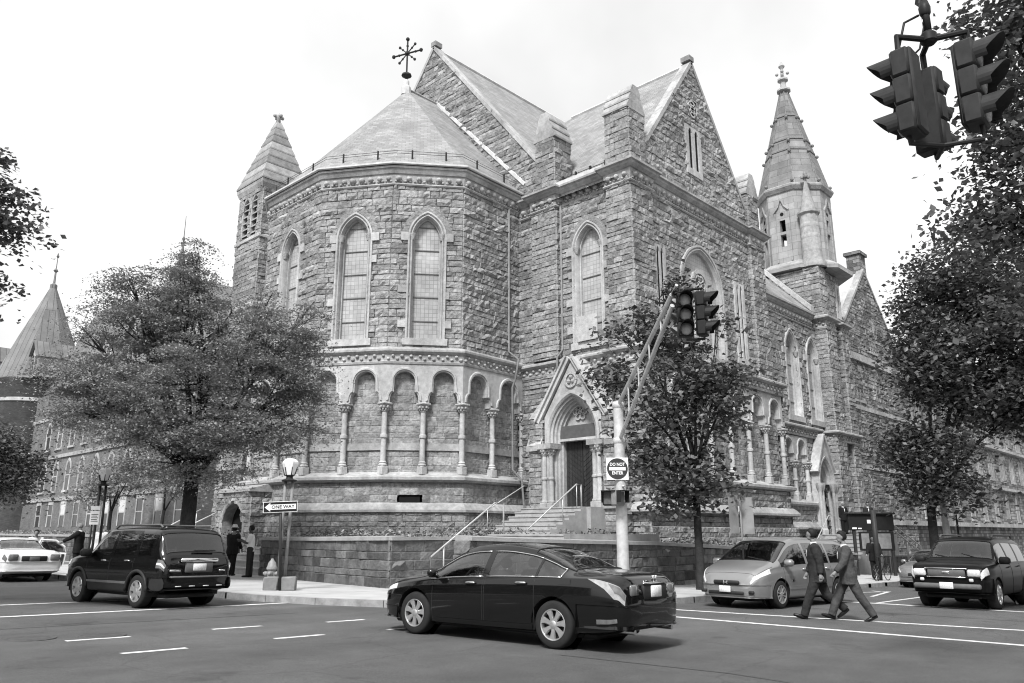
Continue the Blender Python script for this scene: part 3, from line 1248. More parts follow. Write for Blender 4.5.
# arch orders
sweep(po, PA, OP, tP, [(.22, .0), (.22, .06), (.1, .08), (.02, .02), (0, -.06), (-.1, -.1), (-.1, -.2), (-.18, -.24), (-.2, -.34), (-.28, -.38), (-.3, -.5), (-.37, -.52), (-.38, -.66)], .6)
pob = po.build('portal', M['lime'], chapel)
cop = MB()
for sg in (-1, 1):
    P0, P1 = PP(0, 7.62), PP(sg * 1.85, 7.62 - 1.5 * 1.85)
    upn = (tP * (sg * 1.5) + Z3).normalized()
    for q0, q1, h0, h1 in ((-1.15, .14, .0, .16), (-.05, .24, .16, .26)):
        vs = [P + upn * h + nP * q for P in (P0, P1) for q, h in ((q1, h0), (q1, h1), (q0, h1), (q0, h0))]
        cop.add(vs, [(0, 1, 5, 4), (1, 2, 6, 5), (2, 3, 7, 6), (3, 0, 4, 7), (0, 3, 2, 1), (4, 5, 6, 7)], .85)
cop.build('portal_coping', M['lime'], pob)
ty = MB()
hwd = .92
ty.prism([(-hwd - .05, 4.7), (hwd + .05, 4.7), (hwd + .05, 6.3), (-hwd - .05, 6.3)], OP, tP, Z3, nP, -.8, -.66)
tyo = ty.build('tympanum', M['lime'], pob)
ro = MB()
for k in range(6):
    g = k * math.pi / 3
    ring2(ro, (.27 * math.cos(g), 5.3 + .27 * math.sin(g)), OP, tP, .09, .15, -.66, -.58, 10)
ring2(ro, (0, 5.3), OP, tP, .1, .18, -.66, -.58, 12)
ro.ball(PP(0, 5.3, -.62), .08, 8, 5)
ring2(ro, (0, 6.65), OP, tP, .26, .36, 0, .07, 16)
for k in range(3):
    g = math.pi / 2 + k * 2 * math.pi / 3
    ro.ball(PP(.13 * math.cos(g), 6.65 + .13 * math.sin(g), .02), .11, 7, 4, .3)
ro.build('rosette', M['carved'], tyo)
lin = MB()
lin.prism([(-hwd - .1, 4.12), (hwd + .1, 4.12), (hwd + .1, 4.68), (-hwd - .1, 4.68)], OP, tP, Z3, nP, -.75, -.4)
lin.build('lintel', mat('dark_painted_lintel', .09, .6, .2, 4), pob)
li2 = MB()
li2.prism([(-hwd - .1, 4.0), (hwd + .1, 4.0), (hwd + .1, 4.11), (-hwd - .1, 4.11)], OP, tP, Z3, nP, -.75, -.38)
for sg in (-1, 1):
    a_, b_ = sorted((sg * hwd, sg * (hwd + .5)))
    li2.prism([(a_, 1.05), (b_, 1.05), (b_, 4.0), (a_, 4.0)], OP, tP, Z3, nP, -.75, -.5)
li2.build('jamb', M['lime'], pob)
dr = MB()
for sg in (-1, 1):
    a_, b_ = sorted((sg * .012, sg * hwd))
    dr.prism([(a_, 1.08), (b_, 1.08), (b_, 4.0), (a_, 4.0)], OP, tP, Z3, nP, -.78, -.7)
    for k in range(12):
        z = 1.3 + k * .22
        p = [(sg * .06, z), (sg * .06, z + .05), (sg * (hwd - .06), z + .6), (sg * (hwd - .06), z + .55)]
        if z + .6 < 3.95:
            dr.prism(p if sg < 0 else p[::-1], OP, tP, Z3, nP, -.71, -.685)
dro = dr.build('door', M['door'], pob)
hd = MB()
hd.tube([PP(.1, 2.0, -.7), PP(.1, 2.0, -.62), PP(.1, 2.3, -.62), PP(.1, 2.3, -.7)], .018, 6)
hd.build('handle', M['iron'], dro)
for sg in (-1, 1):
    for k, s_ in enumerate((1.22, 1.52)):
        c = PP(sg * s_, 0, .12 - .1 * (1 - k))
        co = MB()
        co.bbox(c.x - .17, c.x + .17, c.y - .17, c.y + .17, .95, 1.3, .02)
        co.lathe(c, [(.16, 1.3), (.17, 1.36), (.12, 1.44), (.11, 2.3), (.15, 2.32), (.15, 2.4), (.11, 2.42), (.105, 3.35)], 10)
        coo = co.build('column', M['lime'], pob, True, auto=35)
        ca = MB()
        ca.lathe(c, [(.105, 3.34), (.14, 3.38), (.14, 3.44), (.21, 3.62), (.23, 3.66)], 10)
        for q in range(7):
            g = q * math.pi / 3.5
            ca.ball(c + Vector((.17 * math.cos(g), .17 * math.sin(g), 3.57)), .06, 6, 4)
            ca.ball(c + Vector((.14 * math.cos(g + .4), .14 * math.sin(g + .4), 3.45)), .045, 6, 4)
        ca.build('capital', M['carved'], coo, True, auto=40)
    ab = MB()
    a_, b_ = sorted((sg * 1.0, sg * 1.85))
    ab.prism([(a_, 3.66), (b_, 3.66), (b_, 3.9), (a_, 3.9)], OP, tP, Z3, nP, -.9, .32)
    ab.build('impost', M['trim'], pob)
# stone porch buttresses either side
for (ya, yb) in ((PY + 2.45, PY + 1.75), (PY - 1.7, PY - 2.5)):
    bt = MB()
    pier(bt, PU - .05, U0, yb, ya, -1.2, 5.1, int(ya * 10), 'SWN')
    bt.add([(PU - .1, yb - .05, 5.1), (PU - .1, ya + .05, 5.1), (U0, ya + .05, 6.3), (U0, yb - .05, 6.3), (U0, ya + .05, 5.0), (U0, yb - .05, 5.0)], [(0, 3, 2, 1), (0, 5, 3), (1, 2, 4), (0, 1, 4, 5)], .8)
    bt.build('porch_buttress', M['stone'], pob)
for (ya, yb) in ((PY + 2.55, PY + 1.7), (PY - 1.65, PY - 2.6)):
    ptr = MB()
    ptr.box(PU - .2, U0, yb, ya, 3.62, 3.84, .6)
    ptr.add([(PU - .18, yb, 3.86), (PU - .18, ya, 3.86), (PU - .04, ya, 4.2), (PU - .04, yb, 4.2)], [(0, 3, 2, 1)], .8)
    ptr.build('buttress_offset', M['trim'], pob)
    ptr = MB()
    ptr.box(PU - .2, U0, yb, ya, 1.0, 1.2, .6)
    ptr.build('buttress_offset', M['trim'], pob)

# ---- long south wall beyond the transept
V1 = 19.6
sw = MB()
LA = Arch(.62, 6.75, 10.6, 1.15, 8)


def in_sw(s, z):
    x = s + 40.9
    return not (LA.hit(x - 45.0, z, .14) or LA.hit(x - 48.0, z, .14))


ashlar(sw, (40.9, V1), (1, 0), 7.9, 6.0, 13.0, in_sw, seed=111, cell=.26)
ashlar(sw, (40.9, V1 + .3), (1, 0), 5.6, 1.7, 5.7, None, seed=112, cell=.28)
ashlar(sw, (40.9, V1 - .1), (1, 0), 5.6, -3, 1.75, None, seed=113, cell=.28)
ashlar(sw, (46.3, V1 + .1), (1, 0), 3.0, -3.2, 5.7, lambda s, z: not (abs(s - 1.4) < .85 and -.3 < z < 4.0), seed=114, cell=.28)
sw.build('south_wall', M['stone'], chapel)
for x in (45.0, 48.0):
    gothic_window(chapel, (x, V1, 0), (1, 0), LA, seed=int(x), bars=True)
arcade(chapel, (41.1, V1 - .02), (1, 0), 5.1, 3, 4.1, 5.55, 1.2, 2.0, dep=.32, seed=9)
ledges(chapel, [(40.9, V1 - .1), (46.4, V1 - .1)], 1.66)
string(chapel, [(40.9, V1), (48.4, V1)], 5.6, 6.25, .25, seed=73)
cornice(chapel, [(40.5, V1), (48.4, V1)], 13.62, .85, .4, seed=75)
ar = MB()
ar.quad((40.5, V1 - .35, 13.66), (48.2, V1 - .35, 13.66), (48.2, 24.4, 19.0), (40.5, 24.4, 19.0))
ar.build('aisle_roof', M['slate'], chapel)
av = MB()
P0, P1 = Vector((48.2, V1 - .3, 13.9)), Vector((48.2, 24.2, 19.1))
av.add([P + Vector((q, 0, h)) for P in (P0, P1) for q, h in ((-.18, -.1), (-.18, .25), (.3, .25), (.3, -.1))], [(0, 1, 5, 4), (1, 2, 6, 5), (2, 3, 7, 6), (3, 0, 4, 7), (0, 3, 2, 1), (4, 5, 6, 7)], .8)
av.build('roof_verge', M['lime'], chapel)

# ---- spire tower
TCX, TCY = 51.85, 21.35
TH = 2.35
tw = MB()
x0, x1, y0, y1 = 49.1, 52.65, 19.2, TCY + TH
ashlar(tw, (x0, y0), (1, 0), x1 - x0, -3.5, 17.0, lambda s, z: not (abs(s - 3.1) < .2 and (6.4 < z < 8.6 or 14.2 < z < 16.2)), seed=121, cell=.28)
ashlar(tw, (x0, y1), (0, -1), 2 * TH, 10.0, 17.0, None, seed=122, cell=.28)
tw.quad((x1, y0, -3), (x1, y1, -3), (x1, y1, 17), (x1, y0, 17))
pier(tw, x0 - .1, x0 + 1.35, y0 - .35, y0 + .9, -3.4, 13.3, 123, 'SWE', .3)
pier(tw, x0 + .05, x0 + 1.2, y0 - .12, y0 + .9, 13.3, 17.2, 124, 'SWE', .3)
pier(tw, x1 - 1.0, x1 + .15, y0 - .3, y0 + .8, -3.4, 13.3, 125, 'SWE', .3)
tw.build('tower_wall', M['stone'], chapel)
string(chapel, [(x0 - .1, y0 + 1.2), (x0 - .1, y0 - .35), (x0 + 1.35, y0 - .35), (x0 + 1.36, y0), (x1 - 1.0, y0), (x1 - 1.0, y0 - .3), (x1 + .15, y0 - .3)], 12.75, 13.6, .35, name='tower_string', seed=76)
string(chapel, [(x0 - .1, y0 + .6), (x0 - .1, y0 - .35), (x1 + .15, y0 - .35)], 5.55, 6.2, .28, name='tower_string', seed=77)
for z0_, z1_ in ((6.2, 8.9), (14.0, 16.4)):
    slit_panel(x0 + 3.1, .34, z0_, z1_, (0,), y0, 'slit_window')
oc = MB()
k8 = R(22.5)
RO = 2.42
rows = []
zo0, zo1 = 17.35, 23.3
oc.lathe((TCX, TCY, 0), [(3.35, zo0 - .25), (3.35, zo0 + .05), (RO + .25, zo0 + .5)], 8, a0=k8, tone=.8)
for i in range(8):
    a0_, a1_ = k8 + i * math.pi / 4, k8 + (i + 1) * math.pi / 4
    A = Vector((TCX + RO * math.cos(a0_), TCY + RO * math.sin(a0_), 0))
    B = Vector((TCX + RO * math.cos(a1_), TCY + RO * math.sin(a1_), 0))
    if math.cos((a0_ + a1_) / 2) > .75 and abs(math.sin((a0_ + a1_) / 2)) < .3:
        pass
    W = (B - A).length
    t = (B - A) / W
    n = t.cross(Z3)
    c = W / 2
    hs = .2
    def Q(s, z, d=0.0):
        return A + t * s + Z3 * z + n * d
    zl = (19.1, 21.0)
    oc.quad(Q(0, zo0 + .4), Q(c - hs, zo0 + .4), Q(c - hs, zo1), Q(0, zo1), .5)
    oc.quad(Q(c + hs, zo0 + .4), Q(W, zo0 + .4), Q(W, zo1), Q(c + hs, zo1), .5)
    oc.quad(Q(c - hs, zo0 + .4), Q(c + hs, zo0 + .4), Q(c + hs, zl[0]), Q(c - hs, zl[0]), .55)
    oc.quad(Q(c - hs, zl[1]), Q(c + hs, zl[1]), Q(c + hs, zo1), Q(c - hs, zo1), .55)
    for s_ in (-hs, hs):
        oc.quad(Q(c + s_, zl[0]), Q(c + s_, zl[0], -.35), Q(c + s_, zl[1], -.35), Q(c + s_, zl[1]), .4)
    oc.prism([(c - hs, 19.95), (c + hs, 19.95), (c + hs, 20.15), (c - hs, 20.15)], A, t, Z3, n, -.3, .03, .6)
    # ogee hood
    hood = [(c - .55, 21.6), (c - .4, 21.75), (c - .18, 22.0), (c, 22.5), (c + .18, 22.0), (c + .4, 21.75), (c + .55, 21.6)]
    for p, q in zip(hood, hood[1:]):
        oc.prism([p, q, (q[0], q[1] + .14), (p[0], p[1] + .14)], A, t, Z3, n, -.02, .12, .2)
    for s_ in (c - .5, c + .5):
        oc.prism([(s_ - .05, 18.0), (s_ + .05, 18.0), (s_ + .05, 21.6), (s_ - .05, 21.6)], A, t, Z3, n, -.02, .06, .75)
oco = oc.build('octagon_stage', brick_mat('octagon_ashlar', .3, .17, .7, .48, .012, .12, .8, .4, stain=.28), chapel)
oq = MB()
for i in range(8):
    a_ = (i + 1) * math.pi / 4
    n = Vector((math.cos(a_), math.sin(a_), 0))
    t = Vector((-n.y, n.x, 0))
    c = Vector((TCX, TCY, 0)) + n * (RO * math.cos(k8) + .012)
    for zz, r_ in ((21.45, .14),):
        oq.add([c + t * (r_ * math.cos(g)) + Z3 * (zz + r_ * math.sin(g)) for g in [2 * math.pi * k / 8 for k in range(8)]], [tuple(range(8))])
oq.build('louvre_hole', M['dark'], oco)
om = MB()
om.lathe((TCX, TCY, 0), [(RO - .1, zo1 - .3), (RO + .1, zo1 - .25), (RO + .26, zo1 + .0), (RO + .26, zo1 + .14), (RO, zo1 + .3)], 8, a0=k8, tone=.35)
om.build('spire_cornice', M['trim'], oco)
sp = MB()
ZS0, ZS1 = zo1 + .2, 31.9
sp.lathe((TCX, TCY, 0), [(RO + .02, ZS0), (.26, ZS1)], 8, a0=k8)
spo = sp.build('spire', brick_mat('spire_slabs', .19, .09, 1.4, .55, .015, .2, .8, .5, stain=.4), chapel)
sb = MB()
for f_ in (.36, .47, .72):
    r_ = RO + (.26 - RO) * f_
    z = ZS0 + (ZS1 - ZS0) * f_
    sb.lathe((TCX, TCY, 0), [(r_ + .0, z - .1), (r_ + .09, z - .06), (r_ + .08, z + .05), (r_ - .02, z + .12)], 8, a0=k8, tone=.3, cap=False)
for i in range(8):
    a_ = k8 + i * math.pi / 4
    d = Vector((math.cos(a_), math.sin(a_), 0))
    c = Vector((TCX, TCY, 0))
    sb.tube([c + d * (RO + .03) + Z3 * ZS0, c + d * .28 + Z3 * ZS1], .04, 5, .05)
    for f_ in (.03, .33, .44, .69):
        r_ = RO + (.26 - RO) * f_
        p = c + d * (r_ + .12) + Z3 * (ZS0 + (ZS1 - ZS0) * f_)
        sb.ball(p, .13, 6, 4, .1)
        sb.tube([p - d * .2, p], .07, 5, .1)
sb.build('crocketed_ribs', mat('dark_rib_stone', .17, .85, .3, 6, .3, 20), spo)
sf = MB()
sf.lathe((TCX, TCY, 0), [(.26, ZS1 - .1), (.52, ZS1), (.5, ZS1 + .15), (.25, ZS1 + .25), (.2, ZS1 + .8), (.4, ZS1 + .9), (.38, ZS1 + 1.05), (.15, ZS1 + 1.15), (.13, ZS1 + 1.6), (.1, ZS1 + 1.9), (.24, ZS1 + 2.1), (.1, ZS1 + 2.35), (.03, ZS1 + 2.5)], 8)
for g in range(4):
    sf.ball((TCX + .38 * math.cos(g * math.pi / 2 + .4), TCY + .38 * math.sin(g * math.pi / 2 + .4), ZS1 + 1.5), .13, 6, 4)
sf.build('spire_finial', M['carved'], spo, True, auto=50)
# corner pinnacle standing in front of the octagon
pn = MB()
px_, py_ = x0 + .62, y0 + .35
pn.lathe((px_, py_, 0), [(.85, 17.1), (.87, 17.4), (.62, 17.8), (.6, 20.9)], 12, tone=.5)
pno = pn.build('corner_pinnacle', M['trim'], chapel, True, auto=40)
p2 = MB()
p2.lathe((px_, py_, 0), [(.62, 20.85), (.74, 20.95), (.74, 21.1), (.52, 21.2), (.08, 23.4)], 10)
for g in range(4):
    p2.ball((px_ + .2 * math.cos(g * math.pi / 2 + .6), py_ + .2 * math.sin(g * math.pi / 2 + .6), 23.7), .15, 6, 4, .1)
p2.ball((px_, py_, 23.95), .15, 6, 4, .1)
p2.tube([(px_, py_, 23.3), (px_, py_, 23.8)], .09, 6)
p2.build('pinnacle_cap', M['trim'], pno, True, auto=40)
for z in (18.3, 19.3, 20.1):
    pb = MB()
    pb.lathe((px_, py_, 0), [(.615, z - .14), (.63, z), (.615, z + .14)], 12, cap=False, tone=.9)
    pb.build('pale_band', M['trim'], pno, True)

# ---- second portal at the tower foot
P2 = MB()
O2 = Vector((47.7, V1 - .42, 0))
A2 = Arch(1.0, 0.1, 2.9, 1.5, 10)
t2, n2 = Vector((1, 0, 0)), Vector((0, -1, 0))


def P2p(s, z, d=0.0):
    return O2 + t2 * s + Z3 * z + n2 * d


o2 = A2.outline()
hw2 = 1.16


def top2(s):
    return 5.7 - 1.75 * abs(s)


P2.quad(P2p(-hw2, 2.9), P2p(-1.0, 2.9), P2p(-1.0, top2(1.0)), P2p(-hw2, top2(hw2)))
P2.quad(P2p(1.0, 2.9), P2p(hw2, 2.9), P2p(hw2, top2(hw2)), P2p(1.0, top2(1.0)))
for (xa, za), (xb, zb_) in zip(o2[1:-1], o2[2:-1]):
    if xb - xa > 1e-6:
        P2.quad(P2p(xa, za), P2p(xb, zb_), P2p(xb, top2(xb)), P2p(xa, top2(xa)))
sweep(P2, A2, O2, t2, [(.15, 0), (.15, .06), (.02, .03), (-.1, -.1), (-.1, -.2), (-.22, -.3), (-.22, -.42), (-.32, -.5), (-.32, -.6)], .6, zb=2.9)
for sg in (-1, 1):
    P0, P1 = P2p(0, 5.85), P2p(sg * 1.32, 5.85 - 1.75 * 1.32)
    upn = (t2 * (sg * 1.75) + Z3).normalized()
    vs = [P + upn * h + n2 * q for P in (P0, P1) for q, h in ((.1, -.05), (.1, .1), (-.45, .1), (-.45, -.05))]
    P2.add(vs, [(0, 1, 5, 4), (1, 2, 6, 5), (2, 3, 7, 6), (3, 0, 4, 7), (0, 3, 2, 1), (4, 5, 6, 7)], .85)
    q = [P2p(sg * hw2, -.2), P2p(sg * hw2, -.2, -.5), P2p(sg * hw2, top2(hw2), -.5), P2p(sg * hw2, top2(hw2))]
    P2.poly(q if sg > 0 else q[::-1])
    for s_ in (.82, 1.15):
        c = P2p(sg * s_, 0, .0)
        P2.lathe(c, [(.16, -.1), (.16, .2), (.1, .3), (.1, 2.4), (.2, 2.75), (.22, 2.9)], 8)
p2o = P2.build('tower_portal', M['lime'], chapel)
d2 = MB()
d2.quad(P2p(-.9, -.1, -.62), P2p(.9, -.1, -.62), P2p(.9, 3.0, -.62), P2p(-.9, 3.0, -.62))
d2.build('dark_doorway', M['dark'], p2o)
t2m = MB()
t2m.quad(P2p(-1, 2.95, -.55), P2p(1, 2.95, -.55), P2p(1, 4.5, -.55), P2p(-1, 4.5, -.55))
t2m.build('tympanum', M['trim'], p2o)

# ---- bell turret on the far side of the apse
TUX, TUY, TUS = 25.3, 47.0, 3.1
TD = 1.35
tu = MB()
zt0 = 21.7 + TD
tx0, tx1, ty0, ty1 = TUX - TUS / 2, TUX + TUS / 2, TUY - TUS / 2, TUY + TUS / 2


def in_tu(s, z):
    return not (18.0 + TD < z < 21.0 + TD and (abs(s - 1.05) < .42 or abs(s - 2.2) < .42))


def in_tv(s, z):
    return not (18.0 + TD < z < 21.0 + TD and (abs(s - 1.05) < .42 or abs(s - 2.2) < .42))


ashlar(tu, (tx0, ty1), (0, -1), TUS, -2, 21.3 + TD, in_tu, seed=131, cell=.26)
ashlar(tu, (tx0, ty0), (1, 0), TUS, -2, 21.3 + TD, in_tv, seed=132, cell=.26)
tu.quad((tx1, ty0, -2), (tx1, ty1, -2), (tx1, ty1, 21.3 + TD), (tx1, ty0, 21.3 + TD))
tu.quad((tx1, ty1, -2), (tx0, ty1, -2), (tx0, ty1, 21.3 + TD), (tx1, ty1, 21.3 + TD))
tuo = tu.build('bell_turret', M['stone'], chapel)
tb = MB()
ptu = [(tx1, ty1), (tx0, ty1), (tx0, ty0), (tx1, ty0)]
band(tb, ptu, [(-.1, 17.6 + TD), (.12, 17.65 + TD), (.12, 17.8 + TD), (-.05, 18.05 + TD)], tone=.6)
tb.build('turret_string', M['trim'], tuo)
tb = MB()
band(tb, ptu, [(-.1, 14.2), (.14, 14.2), (.14, 14.45), (-.05, 14.8)], tone=.6)
tb.build('turret_string', M['trim'], tuo)
tb = MB()
band(tb, ptu, [(-.1, 21.1 + TD), (.08, 21.2 + TD), (.18, 21.5 + TD), (.2, 21.75 + TD), (-.05, 21.8 + TD)], tone=.6)
tb.build('turret_string', M['trim'], tuo)
lv = MB()
lf = MB()
for (o_, t_) in (((tx0, ty1, 0), Vector((0, -1, 0))), ((tx0, ty0, 0), Vector((1, 0, 0)))):
    o_ = Vector(o_)
    n_ = t_.cross(Z3)
    for s_ in (1.05, 2.2):
        for k in range(6):
            z = 18.15 + TD + k * .46
            lv.add([o_ + t_ * (s_ - .4) + Z3 * z + n_ * .0, o_ + t_ * (s_ + .4) + Z3 * z, o_ + t_ * (s_ + .4) + Z3 * (z + .26) - n_ * .26, o_ + t_ * (s_ - .4) + Z3 * (z + .26) - n_ * .26,
                    o_ + t_ * (s_ - .4) + Z3 * (z + .07) + n_ * .0, o_ + t_ * (s_ + .4) + Z3 * (z + .07), o_ + t_ * (s_ + .4) + Z3 * (z + .33) - n_ * .26, o_ + t_ * (s_ - .4) + Z3 * (z + .33) - n_ * .26], [(0, 1, 2, 3), (4, 5, 6, 7), (0, 4, 5, 1), (2, 6, 7, 3), (0, 3, 7, 4), (1, 5, 6, 2)])
        sweep(lf, Arch(.38, 18.02 + TD, 20.3 + TD, .55, 6), o_ + t_ * s_, t_, [(0, -.3), (0, .02), (.1, .05), (.16, .03)], .6)
        
lfo = lf.build('belfry_opening', M['trim'], tuo)
lv.build('louvre_slats', M['louvre'], lfo)
bv = MB()
bv.box(tx0 + .4, tx1 - .4, ty0 + .4, ty1 - .4, 17.5 + TD, 21.2 + TD)
bv.build('belfry_void', M['dark'], lfo)
ts = MB()
n = 8
zt1 = 27.6 + .9
for i in range(n):
    h0, h1 = i / n, (i + 1) / n
    ra_ = (TUS / 2 + .2) * (1 - h0 * .93)
    rb_ = (TUS / 2 + .2) * (1 - h1 * .93) + .03
    s2 = math.sqrt(2)
    zb0 = 21.78 + TD
    za, zb_ = zb0 + (zt1 - zb0) * h0, zb0 + (zt1 - zb0) * h1
    ts.lathe((TUX, TUY, 0), [(ra_ * s2 + .05, za), (ra_ * s2 + .05, za + .1), (rb_ * s2, zb_ - .02)], 4, a0=math.pi / 4, tone=(.3, .7, .1)[i % 3])
tso = ts.build('turret_spire', mat('turret_slabs', .26, .8, .3, 2.5, .3, 14, tone=.35), tuo)
tfm = MB()
tfm.lathe((TUX, TUY, 0), [(.2, zt1 - .1), (.14, zt1 + .2), (.3, zt1 + .4), (.14, zt1 + .6), (.03, zt1 + .75)], 8)
for g in range(4):
    tfm.ball((TUX + .3 * math.cos(g * math.pi / 2), TUY + .3 * math.sin(g * math.pi / 2), zt1 + .42), .14, 6, 4)
tfm.build('turret_finial', M['carved'], tso, True)

# low arched porch on the apse's outer face
A_, B_ = Vector((*WALL[3], 0)), Vector((*WALL[4], 0))
tq_ = (B_ - A_).normalized()
nq_ = tq_.cross(Z3)
pm = MB()
PAr = Arch(.95, -1.6, .35, 1.0, 8)
po0 = A_ + tq_ * -.5 + nq_ * 1.35
ashlar(pm, po0, tq_, 3.1, -1.8, 2.0, lambda s, z: not PAr.hit(s - 1.6, z, .06), seed=151)
ashlar(pm, po0 + tq_ * 3.1, -nq_, 1.2, -1.8, 2.0, None, seed=152)
ashlar(pm, po0 - nq_ * 1.2, nq_, 1.2, -1.8, 2.0, None, seed=153)
ppo = pm.build('arched_porch', M['stone'], chapel)
pm = MB()
sweep(pm, PAr, po0 + tq_ * 1.6, tq_, [(0, -.5), (0, .02), (.06, .06), (.2, .06), (.2, -.02)], .4)
pm.build('porch_arch', M['trim'], ppo)
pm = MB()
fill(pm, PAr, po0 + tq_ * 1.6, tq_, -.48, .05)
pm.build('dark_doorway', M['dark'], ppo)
pm = MB()
pm.add([po0 + tq_ * a + nq_ * b + Z3 * z for a, b, z in ((-.15, .15, 1.95), (3.25, .15, 1.95), (3.25, -1.2, 2.3), (-.15, -1.2, 2.3), (-.15, .15, 1.83), (3.25, .15, 1.83), (3.25, -1.2, 1.83), (-.15, -1.2, 1.83))], [(0, 1, 2, 3), (4, 5, 1, 0), (5, 6, 2, 1), (7, 4, 0, 3), (4, 7, 6, 5)], .6)
pm.build('porch_roof', M['trim'], ppo)

# north side entrance block between apse and turret
nb_ = MB()
ashlar(nb_, (22.2, 44.4), (0, -1), 1.6, -2, 3.0, None, seed=141)
ashlar(nb_, (24.4, 43.2), (0, -1), 3.0, -2, 14.0, lambda s, z: not (.5 < s < 2.0 and z < 2.6), seed=142)
nb_.build('north_lobby_wall', M['stone'], chapel)
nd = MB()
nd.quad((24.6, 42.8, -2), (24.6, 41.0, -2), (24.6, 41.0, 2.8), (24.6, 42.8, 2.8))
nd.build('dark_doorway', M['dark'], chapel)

# ---- dark sheets added inside the walls to block light through gaps
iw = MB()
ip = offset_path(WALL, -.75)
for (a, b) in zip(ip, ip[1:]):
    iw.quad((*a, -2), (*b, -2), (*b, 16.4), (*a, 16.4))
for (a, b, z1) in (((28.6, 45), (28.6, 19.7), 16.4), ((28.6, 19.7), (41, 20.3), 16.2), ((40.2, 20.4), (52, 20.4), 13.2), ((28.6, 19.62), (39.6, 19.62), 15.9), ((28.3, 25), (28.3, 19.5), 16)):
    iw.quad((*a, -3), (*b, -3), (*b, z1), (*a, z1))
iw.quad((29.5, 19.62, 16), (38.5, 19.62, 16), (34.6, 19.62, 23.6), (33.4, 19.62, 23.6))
iw.build('light_blocker', M['dark'], chapel)

# ---- rainwater pipes
dp = MB()
dp.tube([(26.9, 25.75, 16.2), (26.9, 25.75, 8.6), (27.0, 25.2, 8.15), (26.9, 25.3, 7.2), (26.9, 25.5, 6.8), (26.9, 25.5, 2.9), (27.1, 25.1, 2.4), (27.1, 24.95, 1.2), (27.1, 24.85, .2)], .055, 8)
dp.build('downpipe', M['pipe'], chapel, True)
dp = MB()
dp.tube([(U0 - .1, 23.0, 16.3), (U0 - .1, 23.0, 8.4), (U0 - .4, 23.1, 8.0), (U0 - .4, 23.1, 6.8)], .055, 8)
dp.build('downpipe', M['pipe'], chapel, True)
dp = MB()
dp.tube([(40.95, V1 - .1, 13), (40.95, V1 - .1, -2)], .06, 8)
dp.build('downpipe', M['pipe'], chapel, True)

# ================================================================== GROUND
def asphalt_mat():
    m = bpy.data.materials.new('asphalt')
    m.use_nodes = True
    t = m.node_tree
    N = t.nodes.new
    b = t.nodes['Principled BSDF']
    b.inputs['Roughness'].default_value = .85
    b.inputs['Specular IOR Level'].default_value = .25
    tc = N('ShaderNodeTexCoord')

    def noise(sc_, det, rough, lo, hi, a, c, stretch=None):
        n = N('ShaderNodeTexNoise')
        n.inputs['Scale'].default_value = sc_
        n.inputs['Detail'].default_value = det
        n.inputs['Roughness'].default_value = rough
        if stretch:
            mp = N('ShaderNodeMapping')
            mp.inputs['Scale'].default_value = stretch
            t.links.new(tc.outputs['Object'], mp.inputs['Vector'])
            t.links.new(mp.outputs[0], n.inputs['Vector'])
        else:
            t.links.new(tc.outputs['Object'], n.inputs['Vector'])
        r_ = N('ShaderNodeMapRange')
        r_.inputs['From Min'].default_value = lo
        r_.inputs['From Max'].default_value = hi
        r_.inputs['To Min'].default_value = a
        r_.inputs['To Max'].default_value = c
        t.links.new(n.outputs['Fac'], r_.inputs['Value'])
        return r_.outputs[0], n

    def mul(p, q):
        k = N('ShaderNodeMath')
        k.operation = 'MULTIPLY'
        t.links.new(p, k.inputs[0])
        if isinstance(q, float):
            k.inputs[1].default_value = q
        else:
            t.links.new(q, k.inputs[1])
        return k.outputs[0]
    big, _ = noise(.16, 4, .6, .3, .7, .8, 1.2)
    mid, _ = noise(1.3, 8, .75, .25, .75, .8, 1.2)
    grit, gn = noise(60, 4, .85, .3, .7, .45, 1.6)
    lanes, _ = noise(.5, 3, .5, .35, .7, .86, 1.1, (.12, 1.6, 1))
    stain, _ = noise(.8, 5, .6, .62, .76, 1.0, .55)
    vo = N('ShaderNodeTexVoronoi')
    vo.feature = 'DISTANCE_TO_EDGE'
    vo.inputs['Scale'].default_value = .42
    wob = N('ShaderNodeTexNoise')
    wob.inputs['Scale'].default_value = 2.2
    wob.inputs['Detail'].default_value = 6
    t.links.new(tc.outputs['Object'], wob.inputs['Vector'])
    ad = N('ShaderNodeMix')
    ad.data_type = 'VECTOR'
    ad.inputs[0].default_value = .22
    t.links.new(tc.outputs['Object'], ad.inputs[4])
    t.links.new(wob.outputs['Color'], ad.inputs[5])
    t.links.new(ad.outputs[1], vo.inputs['Vector'])
    cr2 = N('ShaderNodeMapRange')
    cr2.inputs['From Min'].default_value = .0
    cr2.inputs['From Max'].default_value = .008
    cr2.inputs['To Min'].default_value = .8
    cr2.inputs['To Max'].default_value = 1.0
    t.links.new(vo.outputs['Distance'], cr2.inputs['Value'])
    base = mul(mul(mul(mul(mul(mul(big, mid), grit), lanes), stain), cr2.outputs[0]), .09)
    t.links.new(base, b.inputs['Base Color'])
    bp = N('ShaderNodeBump')
    bp.inputs['Strength'].default_value = .5
    bp.inputs['Distance'].default_value = .02
    t.links.new(gn.outputs['Fac'], bp.inputs['Height'])
    t.links.new(bp.outputs[0], b.inputs['Normal'])
    return m


